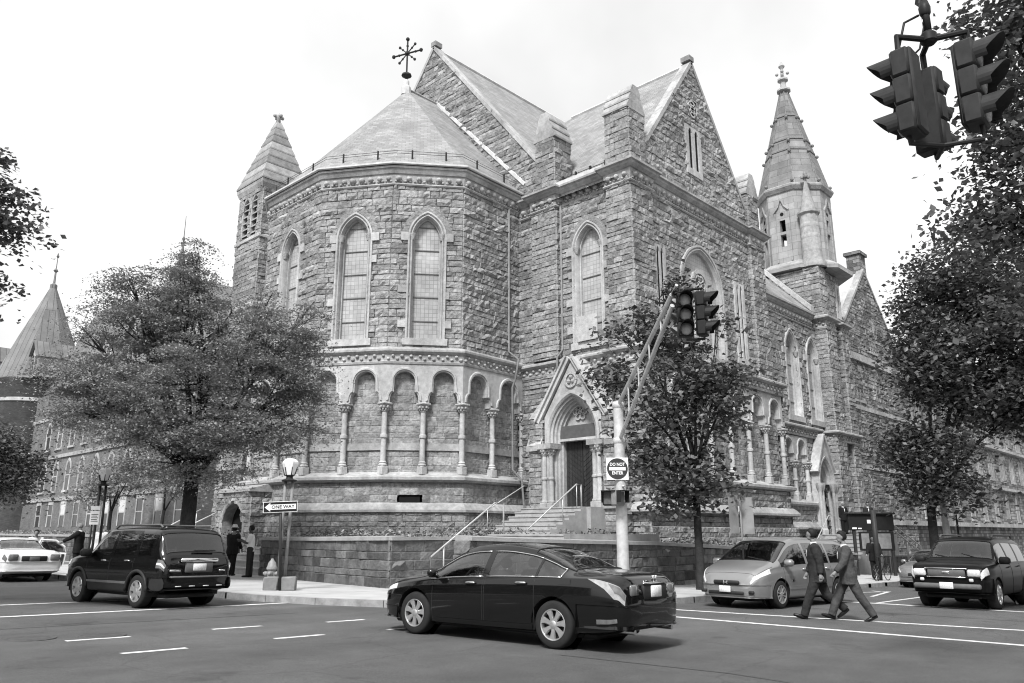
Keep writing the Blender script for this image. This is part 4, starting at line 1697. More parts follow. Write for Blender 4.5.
M['asphalt'] = asphalt_mat()
M['pave'] = mat('pavement_concrete', 0.4, .9, .16, 1.2, .2, 40, detail=8)
M['kerb'] = mat('kerb_stone', 0.27, .85, .3, 4, .3, 30)
M['paint'] = mat('road_paint', 0.55, .75, .5, 9, detail=12)
M['soil'] = mat('planting_soil', 0.07, .95, .4, 3, .5, 20)
gm = MB()
gm.quad((-400, -500, G(-400)), (700, -500, G(700)), (700, 600, G(700)), (-400, 600, G(-400)))
struct(gm.build('street', M['asphalt']))
# pavement of the church block with a rounded street corner
KB = [(10.3, 140), (10.3, 40), (10.35, 20.0), (10.55, 18.4), (11.0, 16.9), (11.8, 15.3), (12.9, 13.9), (14.3, 12.7), (15.8, 11.95), (17.4, 11.6), (25, 11.65), (60, 12.1), (170, 13.0)]


def gz(pts, h):
    return [(x, y, G(x) + h) for x, y in pts]


pv = MB()
inn = [(170, 60), (60, 60), (40, 60), (40, 140)]
IN = offset_path(KB, -.18)
pv.poly(gz(IN + [(170, 140), (10.6, 140)], .15))
pvo = struct(pv.build('pavement', M['pave']))
kb = MB()
for (a, b), (c, d) in zip(zip(KB, KB[1:]), zip(IN, IN[1:])):
    ln = math.dist(a, b)
    k = max(1, int(ln / 1.8))
    for i in range(k):
        f0, f1 = i / k + .004, (i + 1) / k - .004
        P = lambda p, q, f: (p[0] + (q[0] - p[0]) * f, p[1] + (q[1] - p[1]) * f)
        o0, o1, i0, i1 = P(a, b, f0), P(a, b, f1), P(c, d, f0), P(c, d, f1)
        tl = random.Random(i * 7 + int(a[1] * 10)).random()
        kb.add(gz([o0, o1, i1, i0], .154) + gz([o0, o1], -.02), [(0, 1, 2, 3)[::-1], (0, 4, 5, 1)[::-1]], tl)
struct(kb.build('kerb', M['kerb']))
pj = MB()
for k in range(14):
    y = 14 + k * 2.2
    pj.quad(*[(x, yy, G(x) + .1535) for x, yy in ((10.8 if y > 18 else 12.5 + (18 - y) * .8, y), (15.2, y), (15.2, y + .03), (10.8 if y > 18 else 12.5 + (18 - y) * .8, y + .03))])
for k in range(16):
    x = 16 + k * 2.2
    pj.quad(*[(xx, yy, G(xx) + .1535) for xx, yy in ((x, 12.0), (x + .03, 12.0), (x + .03, 15.4), (x, 15.4))])
struct(pj.build('pavement_joints', mat('joint_dirt', .16, .9)))


def stripe(mb, a, b, w_, h=.004):
    a, b = Vector((*a, 0)), Vector((*b, 0))
    d = (b - a).normalized()
    n = Vector((-d.y, d.x, 0)) * w_ / 2
    mb.quad(*[(p.x, p.y, G(p.x) + h) for p in (a - n, b - n, b + n, a + n)])


pt = MB()
stripe(pt, (-8, 17.7), (11.0, 17.8), .2)
stripe(pt, (-8, 20.75), (10.2, 20.9), .2)
stripe(pt, (15.15, 10.9), (15.17, -6), .2)
stripe(pt, (16.75, 11.2), (18.9, -2), .2)
stripe(pt, (23.35, 11.0), (23.36, -4), .3)
for x0, x1, y in ((4.34, 5.25, 13.1), (6.67, 7.59, 13.29), (8.83, 9.68, 13.15), (11.1, 12.0, 13.2), (4.42, 5.3, 11.25), (6.77, 7.65, 11.45), (8.9, 9.7, 11.4), (2.1, 3.0, 13.1), (2.1, 3.0, 11.2)):
    stripe(pt, (x0, y), (x1, y), .13)
stripe(pt, (23.6, 8.4), (44, 8.9), .13)
stripe(pt, (26.5, 9.6), (30.2, 10.3), .12)
stripe(pt, (29.6, 10.25), (30.2, 10.9), .12)
stripe(pt, (28.6, 10.75), (30.2, 10.3), .12)
stripe(pt, (23.6, 3.6), (60, 4.0), .1)
stripe(pt, (1.2, 23.5), (1.2, 80), .1)
struct(pt.build('road_markings', M['paint']))
# resurfacing seam and patches
M['tar'] = mat('tar_seam', 0.045, .6, .3, 3)
ts_ = MB()
rnd = random.Random(3)


def seam(pts, w_):
    for a, b in zip(pts, pts[1:]):
        stripe(ts_, a, b, w_, .003)


seam([(7.5, -3), (8.6, 1.6), (9.0, 5.0), (8.7, 7.4)], .03)
seam([(-6, 15.3), (2, 15.5), (9.5, 15.2)], .03)
seam([(19.8, -4), (20.2, 4), (20.0, 11.4)], .035)
struct(ts_.build('tar_seams', M['tar']))
M['manhole'] = mat('cast_iron_cover', 0.09, .55, .3, 9, .5, 60, metal=.3)
for i, (x, y, lab) in enumerate(((4.05, 13.75, 'round iron manhole cover nearest the left edge of the street'), (4.98, 13.5, 'round iron manhole cover at the tip of a dashed white line'))):
    t = tag(MB().lathe((0, 0, 0), [(.36, -.02), (.36, .002), (.32, .003), (.315, .0), (.27, .0), (.265, .003), (.12, .003)], 28).build('manhole_cover', M['manhole']), lab, 'manhole cover', 'manhole covers in the street')
    t.location = (x, y, G(x) + .004)

# ================================================================== RETAINING WALLS, TERRACE, STEPS
M['dark_stone'] = mat('dark_rock_stone', 0.115, .9, .45, 3.0, .7, 12, tone=.5, detail=8)
M['capstone'] = mat('wall_capstone', 0.3, .85, .2, 2, .2, 20)


def wall_run(name, label, path, ztops, zb=-2.6, capw=.55, ends=True, seed=0, mtl='dark_stone', cell=.2, caph=.14):
    t = thing(name, label, 'wall', (path[0][0], path[0][1], G(path[0][0]) + .15))
    m = MB()
    c = MB()
    n_ = len(path)
    inner = offset_path(path, -capw)
    for i in range(n_ - 1):
        a, b = Vector((*path[i], 0)), Vector((*path[i + 1], 0))
        W = (b - a).length
        za, zb_ = ztops[i], ztops[i + 1]
        ashlar(m, a, b - a, W, zb, max(za, zb_) - caph, (lambda s, z, za=za, zb_=zb_, W=W: z < za + (zb_ - za) * s / W - caph + .02) if abs(za - zb_) > .02 else None, seed=seed + i, cell=cell, bul=.07)
    op = offset_path(path, .1)
    for i in range(n_ - 1):
        o0, o1, i0, i1 = op[i], op[i + 1], inner[i], inner[i + 1]
        za, zb_ = ztops[i], ztops[i + 1]
        c.add([(*o0, za - caph), (*o1, zb_ - caph), (*o1, zb_ - .04), (*o0, za - .04), (*i0, za), (*i1, zb_), (*i0, za - caph), (*i1, zb_ - caph)],
              [(0, 1, 2, 3), (3, 2, 5, 4), (4, 5, 7, 6), (0, 6, 7, 1)] + ([(0, 3, 4, 6)] if i == 0 else []) + ([(1, 7, 5, 2)] if i == n_ - 2 else []), .5)
    for e, sgn in ((0, -1), (n_ - 1, 1)):
        p, q = Vector((*path[e], 0)), Vector((*inner[e], 0))
        if e == 0:
            ashlar(m, q, p - q, capw, zb, ztops[0] - caph, None, seed=seed + 50)
        else:
            ashlar(m, p, q - p, capw, zb, ztops[-1] - caph, None, seed=seed + 51)
    m.build('masonry', M[mtl], t)
    c.build('capstone', M['capstone'], t)
    return t


wall_run('retaining_wall', 'dark rock-faced wall with pale coping curving round the apse corner behind the one-way sign', [(16.4, 29.2), (15.9, 27.0), (15.45, 24.0), (15.2, 21.5), (15.0, 19.3)], [-.12, -.11, -.1, -.08, -.06], seed=201)
wall_run('retaining_wall', 'dark stone retaining wall with pale coping behind the black sedan and young tree', [(14.7, 15.5), (18, 15.5), (23.5, 15.5), (28, 15.5), (35, 15.5), (41.5, 15.6)], [-.04, -.13, -.25, -.42, -.66, -.9], zb=-3.0, seed=211)
st = thing('stair_wall', 'squared stone side wall of the corner steps without coping', 'wall', (15, 19.0, -1.6))
m = MB()
ashlar(m, (15.02, 19.22), (1, -.02), 5.6, -2.4, -.2, None, seed=221, bul=.03, lo=.5, hi=1.0, cell=.3)
m.build('masonry', M['dark_stone'], st)
c = MB()
c.box(15.0, 20.6, 19.14, 19.9, -.2, -.1, .5)
c.build('top_slab', M['capstone'], st)
wall_run('retaining_wall', 'long low wall with pale coping behind the white limousine', [(19.5, 110), (18.6, 90), (17.8, 70), (17.2, 52), (16.7, 40.6)], [.05, .02, 0, -.05, -.08], seed=231, cell=.35)
wall_run('retaining_wall', 'short dark wall end beside the north steps, behind the man in white', [(16.7, 37.2), (16.5, 33.6)], [-.08, -.1], seed=241, cell=.3)
wall_run('retaining_wall', 'stone wall stub with pale coping past the tower portal steps, behind the parked grey sedan', [(47.5, 16.2), (56, 16.4), (80, 16.9), (120, 17.6)], [-1.1, -1.3, -1.8, -2.6], zb=-5, seed=251, cell=.4)
# terrace inside the walls
te = MB()
te.poly([(x, y, -.22) for x, y in ((15.4, 19.5), (15.5, 21.5), (15.8, 24), (16.2, 27), (16.7, 29), (19, 33), (25, 36), (28, 30), (28, 19.6), (20, 19.6))])
te.poly([(x, y, -.02 * (x - 14) - .3) for x, y in ((20.6, 16.0), (41.3, 16.1), (41.3, 19.4), (20.6, 19.4))])
te.poly([(x, y, -.22) for x, y in ((17, 40.6), (17.6, 52), (18.2, 70), (19, 90), (19.8, 110), (60, 110), (60, 44), (24, 44))])
te.poly([(47.5, 16.5, -1.3), (120, 18, -2.8), (120, 24, -2.8), (47.5, 24, -1.3)])
struct(te.build('terrace_soil', M['soil']))
M['step'] = mat('stone_step', 0.33, .85, .2, 2.5, .2, 20)


def steps(name, label, x0, y0, x1, y1, along, z0, z1, n_, wdt):
    """a flight rising from (x0,y0) towards +x or along the given unit vector"""
    t = thing(name, label, 'steps', (x0, y0, z0))
    m = MB()
    d = Vector((along[0], along[1], 0))
    s = Vector((-d.y, d.x, 0))
    ln = math.dist((x0, y0), (x1, y1))
    A = Vector((x0, y0, 0))
    for i in range(n_):
        za = z0 + (z1 - z0) * (i + 1) / n_
        a = A + d * (ln * i / n_) - s * wdt / 2
        b = A + d * ln - s * wdt / 2
        prof = [(0, z0 - .3), (ln - ln * i / n_, z0 - .3), (ln - ln * i / n_, za - .0005 * i), (-.03, za), (-.03, za - .05), (0, za - .05)]
        m.prism(prof, a, d, Z3, s, .0 + i * .002, wdt - i * .002, .3 + .4 * ((i * 37) % 10) / 10)
    m.build('stone_treads', M['step'], t)
    return t


steps('stone_steps', 'lower flight of corner steps beside the stair wall', 16.5, 17.4, 19.2, 17.4, (1, 0), G(15) + .15, -.02, 9, 3.3)
ld = MB()
ld.box(19.2, 24.4, 15.95, 19.1, -1.4, -.02, .5)
ld.box(24.4, 27.4, 19.3, 24.4, -1.4, -.02, .4)
ld.add([(22, 16.0, -.02), (24.4, 16.0, -.02), (27.4, 19.0, -.02), (27.4, 24.6, -.02), (24.3, 24.6, -.02), (22, 19, -.02)], [(0, 1, 2, 3, 4, 5)])
tag(ld.build('landing', M['step']), 'flat stone landing between the two flights of corner steps', 'landing')
steps('stone_steps', 'upper flight of steps rising to the arched corner door', 23.4, 21.85, 25.7, 21.85, (1, 0), -.02, 1.06, 6, 3.3)
pf = MB()
pf.box(25.68, 27.45, 20.0, 23.7, -.5, 1.055, .5)
tag(pf.build('door_landing', M['step']), 'stone slab in front of the arched corner door', 'landing')
steps('stone_steps', 'steps up to the tower portal at the far end of the church', 43.0, 17.6, 45.8, 17.6, (1, 0), G(45) + .15, -.05, 10, 2.6)
pf = MB()
pf.box(45.8, 50.0, 16.3, 19.2, -2.6, -.06, .5)
tag(pf.build('door_landing', M['step']), 'stone slab in front of the tower portal', 'landing')
steps('stone_steps', 'dark steps between wall ends behind the man in the white shirt', 16.4, 31.4, 18.6, 31.4, (1, 0), G(16) + .15, -.6, 4, 4.2)
steps('stone_steps', 'steps with two pale handrails behind the black sport utility', 16.7, 38.9, 19.2, 38.9, (1, 0), G(16) + .15, -.1, 8, 3.0)
M['rail'] = mat('galvanised_rail', 0.45, .4, .1, 6, metal=.3)


def handrail(label, pts, posts, r=.028):
    t = thing('handrail', label, 'handrail', pts[0], 0, 'pale metal handrails on the church steps')
    m = MB()
    m.tube(pts, r, 8)
    m.build('rail', M['rail'], t, True)
    for p, zb in posts:
        q = MB()
        q.tube([p, (p[0], p[1], zb)], r * .8, 6)
        q.build('post', M['rail'], t, True)
    return t


handrail('pale handrail slanting up the lower corner steps', [(16.23, 18.8, -.69), (18.98, 18.8, .99), (19.4, 18.8, .99), (19.4, 18.8, 0)], [((16.75, 18.8, -.37), -1.4)])
handrail('pale handrail slanting up to the arched corner door', [(22.2, 20.4, .05), (25.3, 20.4, 1.95), (25.6, 20.4, 1.95), (25.6, 20.4, 1.0)], [((25.3, 20.4, 1.95), 1.0), ((24.4, 20.4, 1.4), .5)])
handrail('dark thin handrail left of the arched corner door', [(23.2, 23.4, .95), (25.4, 23.4, 2.0), (25.8, 23.4, 2.0), (25.8, 23.4, 1.0)], [((23.2, 23.4, .95), 0)], .02)
handrail('upper pale handrail left of the tower doorway notice board', [(43.2, 18.6, -1.0), (46.0, 18.6, 1.0), (46.8, 18.6, 1.0), (46.8, 18.6, 0)], [((44.2, 18.6, -.26), -1.5)])
handrail('near pale handrail sloping down beside the notice board', [(44.2, 15.2, .75), (50.4, 15.3, -.95)], [((45.2, 15.2, .48), -2.1), ((48.2, 15.25, -.35), -2.1)], .035)
handrail('far pale handrail sloping down beside the notice board', [(46.5, 15.9, 1.0), (53.2, 16.0, -.75)], [((47.6, 15.9, .71), -2.1), ((50.6, 15.95, -.07), -2.1)], .035)
handrail('left pale handrail above the roof of the black sport utility', [(16.6, 40.2, -.1), (19.0, 40.2, 1.2)], [((16.9, 40.2, .06), -1.4), ((18.8, 40.2, 1.1), 0)], .035)
handrail('right pale handrail above the roof of the black sport utility', [(16.4, 37.5, -.05), (19.6, 37.5, 1.5)], [((16.8, 37.5, .14), -1.4), ((19.4, 37.5, 1.4), 0)], .035)

# ================================================================== FAR BUILDINGS
M['brick'] = brick_mat('dull_brick', .15, .13, .24, .08, .012, .2, .85, .3, stain=.3)
M['brick_dark'] = brick_mat('dark_brick', .075, .07, .24, .08, .012, .2, .85, .3, stain=.3)
M['metal_roof'] = brick_mat('standing_seam_roof', .17, .08, .55, 30, .03, .12, .55, .5, stain=.25)
M['window_dark'] = mat('dark_window_glass', .03, .15, .3, .6, spec=.6)
M['blind'] = mat('white_window_blind', .55, .8, .1, 3)
M['frame'] = mat('painted_window_frame', .5, .6, .1, 3)


def simple_window(parent, o, t, w_, z0, z1, arch=0.0, blind=False, sill=True, trim='lime', proud=.05):
    O = Vector((o[0], o[1], 0))
    t = Vector((t[0], t[1], 0)).normalized()
    n = t.cross(Z3)
    a = w_ / 2
    A = Arch(a, z0, z1 - arch, arch if arch > 0 else .001, 6)
    f = MB()
    if arch > 0:
        sweep(f, A, O, t, [(-.1, -.12), (-.1, .03), (0, .03), (0, proud), (.16, proud), (.16, -.02)], .5)
    else:
        for s0, s1, b0, b1 in ((-a - .1, -a + .04, z0, z1), (a - .04, a + .1, z0, z1), (-a + .04, a - .04, z1 - .06, z1), (-a - .1, a + .1, z1, z1 + .22)):
            f.prism([(s0, b0), (s1, b0), (s1, b1), (s0, b1)], O, t, Z3, n, -.1, proud)
    if sill:
        f.prism([(-a - .2, z0 - .16), (a + .2, z0 - .16), (a + .2, z0), (-a - .2, z0)], O, t, Z3, n, -.1, proud + .08)
    zm = (z0 + z1) / 2
    f.prism([(-a + .04, zm - .04), (a - .04, zm - .04), (a - .04, zm + .04), (-a + .04, zm + .04)], O, t, Z3, n, -.02, .025)
    fo = f.build('window', M[trim], parent)
    p = MB()
    fill(p, A, O, t, .012, -.02) if arch > 0 else p.quad(*[O + t * s + Z3 * z + n * .012 for s, z in ((-a, z0), (a, z0), (a, z1), (-a, z1))])
    p.build('pane', M['window_dark'], fo)
    if blind:
        b = MB()
        b.prism([(-a + .05, zm), (a - .05, zm), (a - .05, z1 - .07), (-a + .05, z1 - .07)], O, t, Z3, n, .014, .022)
        b.build('blind', M['blind'], fo)
    return fo


# brick hall on the left-hand street
BX = 23.2
hall = thing('brick_hall', 'long brick college hall with metal roofs, dormers and pointed turrets beyond the left tree', 'college hall', (BX, 64, -.3))
wl = MB()
wl.quad((BX, 86, -1), (BX, 50.5, -1), (BX, 50.5, 12.8), (BX, 86, 12.8))
wl.quad((BX, 50.5, -1), (35, 50.5, -1), (35, 50.5, 12.8), (BX, 50.5, 12.8))
wl.poly([(BX, 50.5, 12.8), (35, 50.5, 12.8), (29, 50.5, 19)])
wl.build('wall', M['brick'], hall)
b = MB()
for z in (2.75, 6.5, 10.2):
    b.box(BX - .12, BX + .05, 50.4, 86, z, z + .3)
b.build('stone_bands', M['trim'], hall)
rf = MB()
rf.quad((BX - .4, 80, 12.6), (BX - .4, 50.3, 12.6), (29, 50.3, 18.6), (29, 80, 18.6))
rf.quad((35.4, 50.3, 12.6), (35.4, 80, 12.6), (29, 80, 18.6), (29, 50.3, 18.6))
rf.build('roof', M['metal_roof'], hall)
for k in range(10):
    y = 52.2 + k * 3.2
    simple_window(hall, (BX, y, 0), (0, -1), 1.15, .55, 2.5, blind=k in (1, 3, 4, 7), sill=False)
    simple_window(hall, (BX, y, 0), (0, -1), 1.05, 3.6, 6.2, arch=.8, trim='lime')
    simple_window(hall, (BX, y, 0), (0, -1), 1.05, 7.4, 9.9, arch=.8, trim='lime')


def dormer(parent, x, y, z, w_=2.2, h=2.4, d=3.5):
    m = MB()
    m.quad((x, y + w_ / 2, z), (x, y - w_ / 2, z), (x, y - w_ / 2, z + h), (x, y + w_ / 2, z + h))
    m.poly([(x, y + w_ / 2, z + h), (x, y - w_ / 2, z + h), (x, y, z + h + 1.3)])
    m.quad((x, y - w_ / 2, z), (x + d, y - w_ / 2, z), (x + d, y - w_ / 2, z + h), (x, y - w_ / 2, z + h))
    m.quad((x + d, y + w_ / 2, z), (x, y + w_ / 2, z), (x, y + w_ / 2, z + h), (x + d, y + w_ / 2, z + h))
    o = m.build('dormer', M['lime'], parent)
    r_ = MB()
    r_.quad((x - .3, y - w_ / 2 - .25, z + h - .25), (x + d, y - w_ / 2 - .25, z + h - .25), (x + d, y, z + h + 1.45), (x - .3, y, z + h + 1.45))
    r_.quad((x + d, y + w_ / 2 + .25, z + h - .25), (x - .3, y + w_ / 2 + .25, z + h - .25), (x - .3, y, z + h + 1.45), (x + d, y, z + h + 1.45))
    r_.build('dormer_roof', M['metal_roof'], o)
    p = MB()
    for s in (-.5, .5):
        p.prism([(s - .33, z + .3), (s + .33, z + .3), (s + .33, z + 1.9), (s, z + 2.35), (s - .33, z + 1.9)], (x, y, 0), (0, -1, 0), Z3, (-1, 0, 0), -.02, .03)
    p.build('dormer_window', M['window_dark'], o)


dormer(hall, 23.6, 54.2, 13.6, 3.0, 3.0, 4)
dormer(hall, 24.2, 66, 13.8)
dormer(hall, 24.2, 72, 13.8)
tt = MB()
tt.lathe((25.3, 61.0, 0), [(1.35, 12), (1.35, 18.3), (1.6, 18.4), (.9, 19.9), (.3, 21.4), (.1, 22)], 8)
tto = tt.build('roof_turret', M['brick'], hall)
tf_ = MB()
tf_.lathe((25.3, 61.0, 0), [(.3, 21.2), (.22, 21.8), (.34, 22.0), (.12, 22.2), (.06, 23.2), (.14, 23.4), (.04, 23.6), (.02, 25.4)], 8)
tf_.build('turret_finial', M['metal_roof'], tto)
# round stair tower at the far end
rt = MB()
rt.lathe((24.2, 90.0, 0), [(4.0, -1), (4.0, 14.3), (4.25, 14.6), (4.3, 14.9)], 32)
rto = rt.build('round_tower', M['brick_dark'], hall, True, auto=40)
b = MB()
for z in (4.8, 7.2, 12.6):
    b.lathe((24.2, 90.0, 0), [(4.0, z - .05), (4.12, z), (4.12, z + .28), (4.0, z + .34)], 32)
b.build('tower_band', M['lime'], rto, True, auto=40)
r_ = MB()
r_.lathe((24.2, 90.0, 0), [(4.6, 14.8), (4.4, 15.0), (2.7, 19.5), (.35, 25.2)], 8, a0=.2)
r_.build('conical_roof', M['metal_roof'], rto)
f = MB()
f.lathe((24.2, 90.0, 0), [(.36, 25.0), (.36, 25.6), (.12, 25.8), (.09, 27), (.25, 27.2), (.05, 27.5), (.04, 28.6), (.15, 28.8), (.02, 29.2)], 8)
f.build('tower_finial', M['metal_roof'], rto)
dormer(hall, 20.6, 93.4, 15.2, 1.8, 2.2, 4)
dormer(hall, 22.4, 86.0, 14.9, 1.8, 2.2, 4)
mr_ = MB()
mr_.quad((23.6, 86, 13.2), (23.6, 70, 13.2), (29, 70, 22.5), (27.5, 86, 22.5))
mr_.poly([(23.6, 70, 13.2), (34, 70, 13.2), (29, 70, 22.5)])
mr_.build('high_roof', M['metal_roof'], hall)
ww = thing('brick_hall', 'dark brick wing at the far left edge behind the round stair tower', 'college hall', (24, 92, -.3))
m = MB()
m.box(23, 40, 87, 140, -1, 13, .5)
m.build('wall', M['brick_dark'], ww)
m = MB()
m.quad((22.6, 140, 12.9), (22.6, 87, 12.9), (31, 87, 20), (31, 140, 20))
m.quad((40.4, 87, 12.9), (40.4, 140, 12.9), (31, 140, 20), (31, 87, 20))
m.poly([(23, 87, 13.01), (40, 87, 13.01), (31, 87, 19.9)])
m.build('roof', M['metal_roof'], ww)

# stone hall on the right-hand street
SY = 20.3
sh = thing('stone_hall', 'tall stone college hall with steep gable and chimney beyond the spire tower', 'college hall', (60, SY, -2.4))
M['rubble'] = brick_mat('rubble_stone', .2, .1, .62, .3, .02, .5, .9, .9, dist=.06, stain=.4)
m = MB()
GX, GZ, GS = 61.2, 19.9, .98


def in_hall(s, z):
    x = s + 52.5
    if z > 15.2 and z > GZ - GS * abs(x - GX):
        return False
    return True


ashlar(m, (52.5, SY), (1, 0), 14.5, -4, 20.2, in_hall, seed=301, cell=.4, lo=.4, hi=1.0)
m.quad((67, SY + .4, -5), (140, SY + .4, -5), (140, SY + .4, 15.5), (67, SY + .4, 15.5))
m.build('wall', M['rubble'], sh)
cpx = MB()
for sg in (-1, 1):
    P0 = Vector((GX, SY, GZ + .1))
    P1 = Vector((GX + sg * 5.2, SY, GZ + .1 - GS * 5.2))
    cpx.add([P + Vector((0, -q, h)) for P in (P0, P1) for q, h in ((.12, -.14), (.12, .12), (-.4, .12), (-.4, -.14))], [(0, 1, 5, 4), (1, 2, 6, 5), (2, 3, 7, 6), (3, 0, 4, 7), (0, 3, 2, 1), (4, 5, 6, 7)])
cpx.build('gable_coping', M['trim'], sh)
rf = MB()
rf.quad((GX - 5.4, SY + .2, GZ - GS * 5.4), (GX, SY + .2, GZ), (GX, SY + 14, GZ), (GX - 5.4, SY + 14, GZ - GS * 5.4))
rf.quad((GX, SY + .2, GZ), (GX + 5.4, SY + .2, GZ - GS * 5.4), (GX + 5.4, SY + 14, GZ - GS * 5.4), (GX, SY + 14, GZ))
rf.quad((66, SY + .1, 15.4), (140, SY + .1, 15.4), (140, SY + 7, 21), (66, SY + 7, 21))
rf.build('roof', mat('pale_roof_slate', .42, .7, .15, 2), sh)
ch = MB()
ch.box(GX - .1, GX + 1.2, SY + .1, SY + 1.1, GZ - 1, GZ + 1.5, .4)
ch.box(GX - .25, GX + 1.35, SY - .05, SY + 1.25, GZ + 1.5, GZ + 1.75, .3)
ch.build('chimney', M['rubble'], sh)
b = MB()
for z, h, d in ((12.2, .5, .25), (8.6, .28, .12), (4.4, .28, .12), (.6, .35, .2)):
    b.box(53.2, 140, SY - d, SY + .6, z, z + h, .6)
b.build('stone_bands', M['trim'], sh)
for k in range(13):
    x = 57.6 + k * 4.6
    yy = SY if x < 66.5 else SY + .4
    for dx in (-.62, .62):
        simple_window(sh, (x + dx, yy, 0), (1, 0), .62, 9.3, 11.7, arch=.0, trim='trim')
        simple_window(sh, (x + dx, yy, 0), (1, 0), .55, 5.5, 8.0, arch=.4, trim='trim')
    simple_window(sh, (x, yy, 0), (1, 0), 1.1, 1.3, 4.0, arch=.6, trim='trim')
for dx in (-.55, .55):
    simple_window(sh, (GX + dx, SY, 0), (1, 0), .6, 13.4, 15.8, trim='trim')
tt = MB()
tt.lathe((53.5, SY - .25, 0), [(.3, 7.6), (.62, 8.4), (.62, 9.0), (.5, 9.1), (.48, 12.6), (.6, 12.7), (.6, 12.95), (.48, 13.0), (.46, 15.2), (.62, 15.4), (.62, 15.6), (.42, 15.7), (.08, 18.6)], 10)
tt.ball((53.5, SY - .25, 18.7), .18, 6, 4)
tt.tube([(53.5, SY - .3, 7.8), (53.5, SY - .3, -3)], .09, 6)
tt.build('corner_turret', M['trim'], sh, True, auto=40)

# ================================================================== TREES AND PLANTS
RH = Vector((0.6884, -0.7254, 0))     # to the right as seen from the street corner
FW = Vector((0.7254, 0.6884, 0))      # away from the street corner


def leaf_mat(name, g, rough=.45, tone=.55, transl=.13):
    m = bpy.data.materials.new(name)
    m.use_nodes = True
    t = m.node_tree
    b = t.nodes['Principled BSDF']
    b.inputs['Roughness'].default_value = rough
    b.inputs['Specular IOR Level'].default_value = .28
    a = t.nodes.new('ShaderNodeAttribute')
    a.attribute_name = 'tone'
    r2 = t.nodes.new('ShaderNodeMapRange')
    r2.inputs['To Min'].default_value = g * (1 - tone)
    r2.inputs['To Max'].default_value = g * (1 + tone)
    t.links.new(a.outputs['Fac'], r2.inputs['Value'])
    t.links.new(r2.outputs[0], b.inputs['Base Color'])
    tr = t.nodes.new('ShaderNodeBsdfTranslucent')
    t.links.new(r2.outputs[0], tr.inputs['Color'])
    mxs = t.nodes.new('ShaderNodeMixShader')
    mxs.inputs[0].default_value = transl
    t.links.new(b.outputs[0], mxs.inputs[1])
    t.links.new(tr.outputs[0], mxs.inputs[2])
    t.links.new(mxs.outputs[0], t.nodes['Material Output'].inputs['Surface'])
    return m


M['leaf_fine'] = leaf_mat('fine_leaves', .24, .42, tone=.35, transl=.22)
M['leaf_maple'] = leaf_mat('broad_leaves', .105, .4)
M['leaf_dark'] = leaf_mat('dark_leaves', .1, .38, transl=.2)
M['leaf_ivy'] = leaf_mat('ivy_leaves', .2, .5)
M['bark'] = mat('tree_bark', .035, .9, .4, 5, .6, 25, detail=8)


def leaf_mesh(name, C, size, mtl, parent, rs, up=.5, org=(0, 0, 0), droop=0.0):
    """C: (n,3) leaf positions; each leaf a small folded blade of two triangles pairs"""
    n = len(C)
    d = rs.normal(size=(n, 3))
    d[:, 2] = d[:, 2] * .45 - droop
    d /= np.linalg.norm(d, axis=1)[:, None]
    nn = rs.normal(size=(n, 3)) * .55
    nn[:, 2] += up * 2
    s = np.cross(d, nn)
    s /= np.linalg.norm(s, axis=1)[:, None] + 1e-9
    ln = size * rs.uniform(.6, 1.25, n)[:, None]
    wd = ln * rs.uniform(.3, .42, n)[:, None]
    u = np.cross(s, d)
    fold = wd * rs.uniform(.1, .45, n)[:, None]
    V = np.stack([C - d * ln * .5, C + s * wd + u * fold, C + d * ln * .55, C - s * wd + u * fold], 1)
    V = V.reshape(-1, 3) - np.array(org)
    me = bpy.data.meshes.new(name)
    me.vertices.add(4 * n)
    me.vertices.foreach_set('co', V.ravel())
    i0 = np.arange(n) * 4
    F = np.stack([i0, i0 + 1, i0 + 2, i0, i0 + 2, i0 + 3], 1).ravel()
    me.loops.add(6 * n)
    me.loops.foreach_set('vertex_index', F.astype(np.int32))
    me.polygons.add(2 * n)
    me.polygons.foreach_set('loop_start', (np.arange(2 * n) * 3).astype(np.int32))
    me.update(calc_edges=True)
    at = me.attributes.new('tone', 'FLOAT', 'FACE')
    at.data.foreach_set('value', np.repeat(np.clip(rs.normal(.5, .22, n), 0, 1), 2).astype(np.float32))
    me.materials.append(mtl)
    o = bpy.data.objects.new(name, me)
    COL.objects.link(o)
    if parent is not None:
        o.parent = parent
    return o


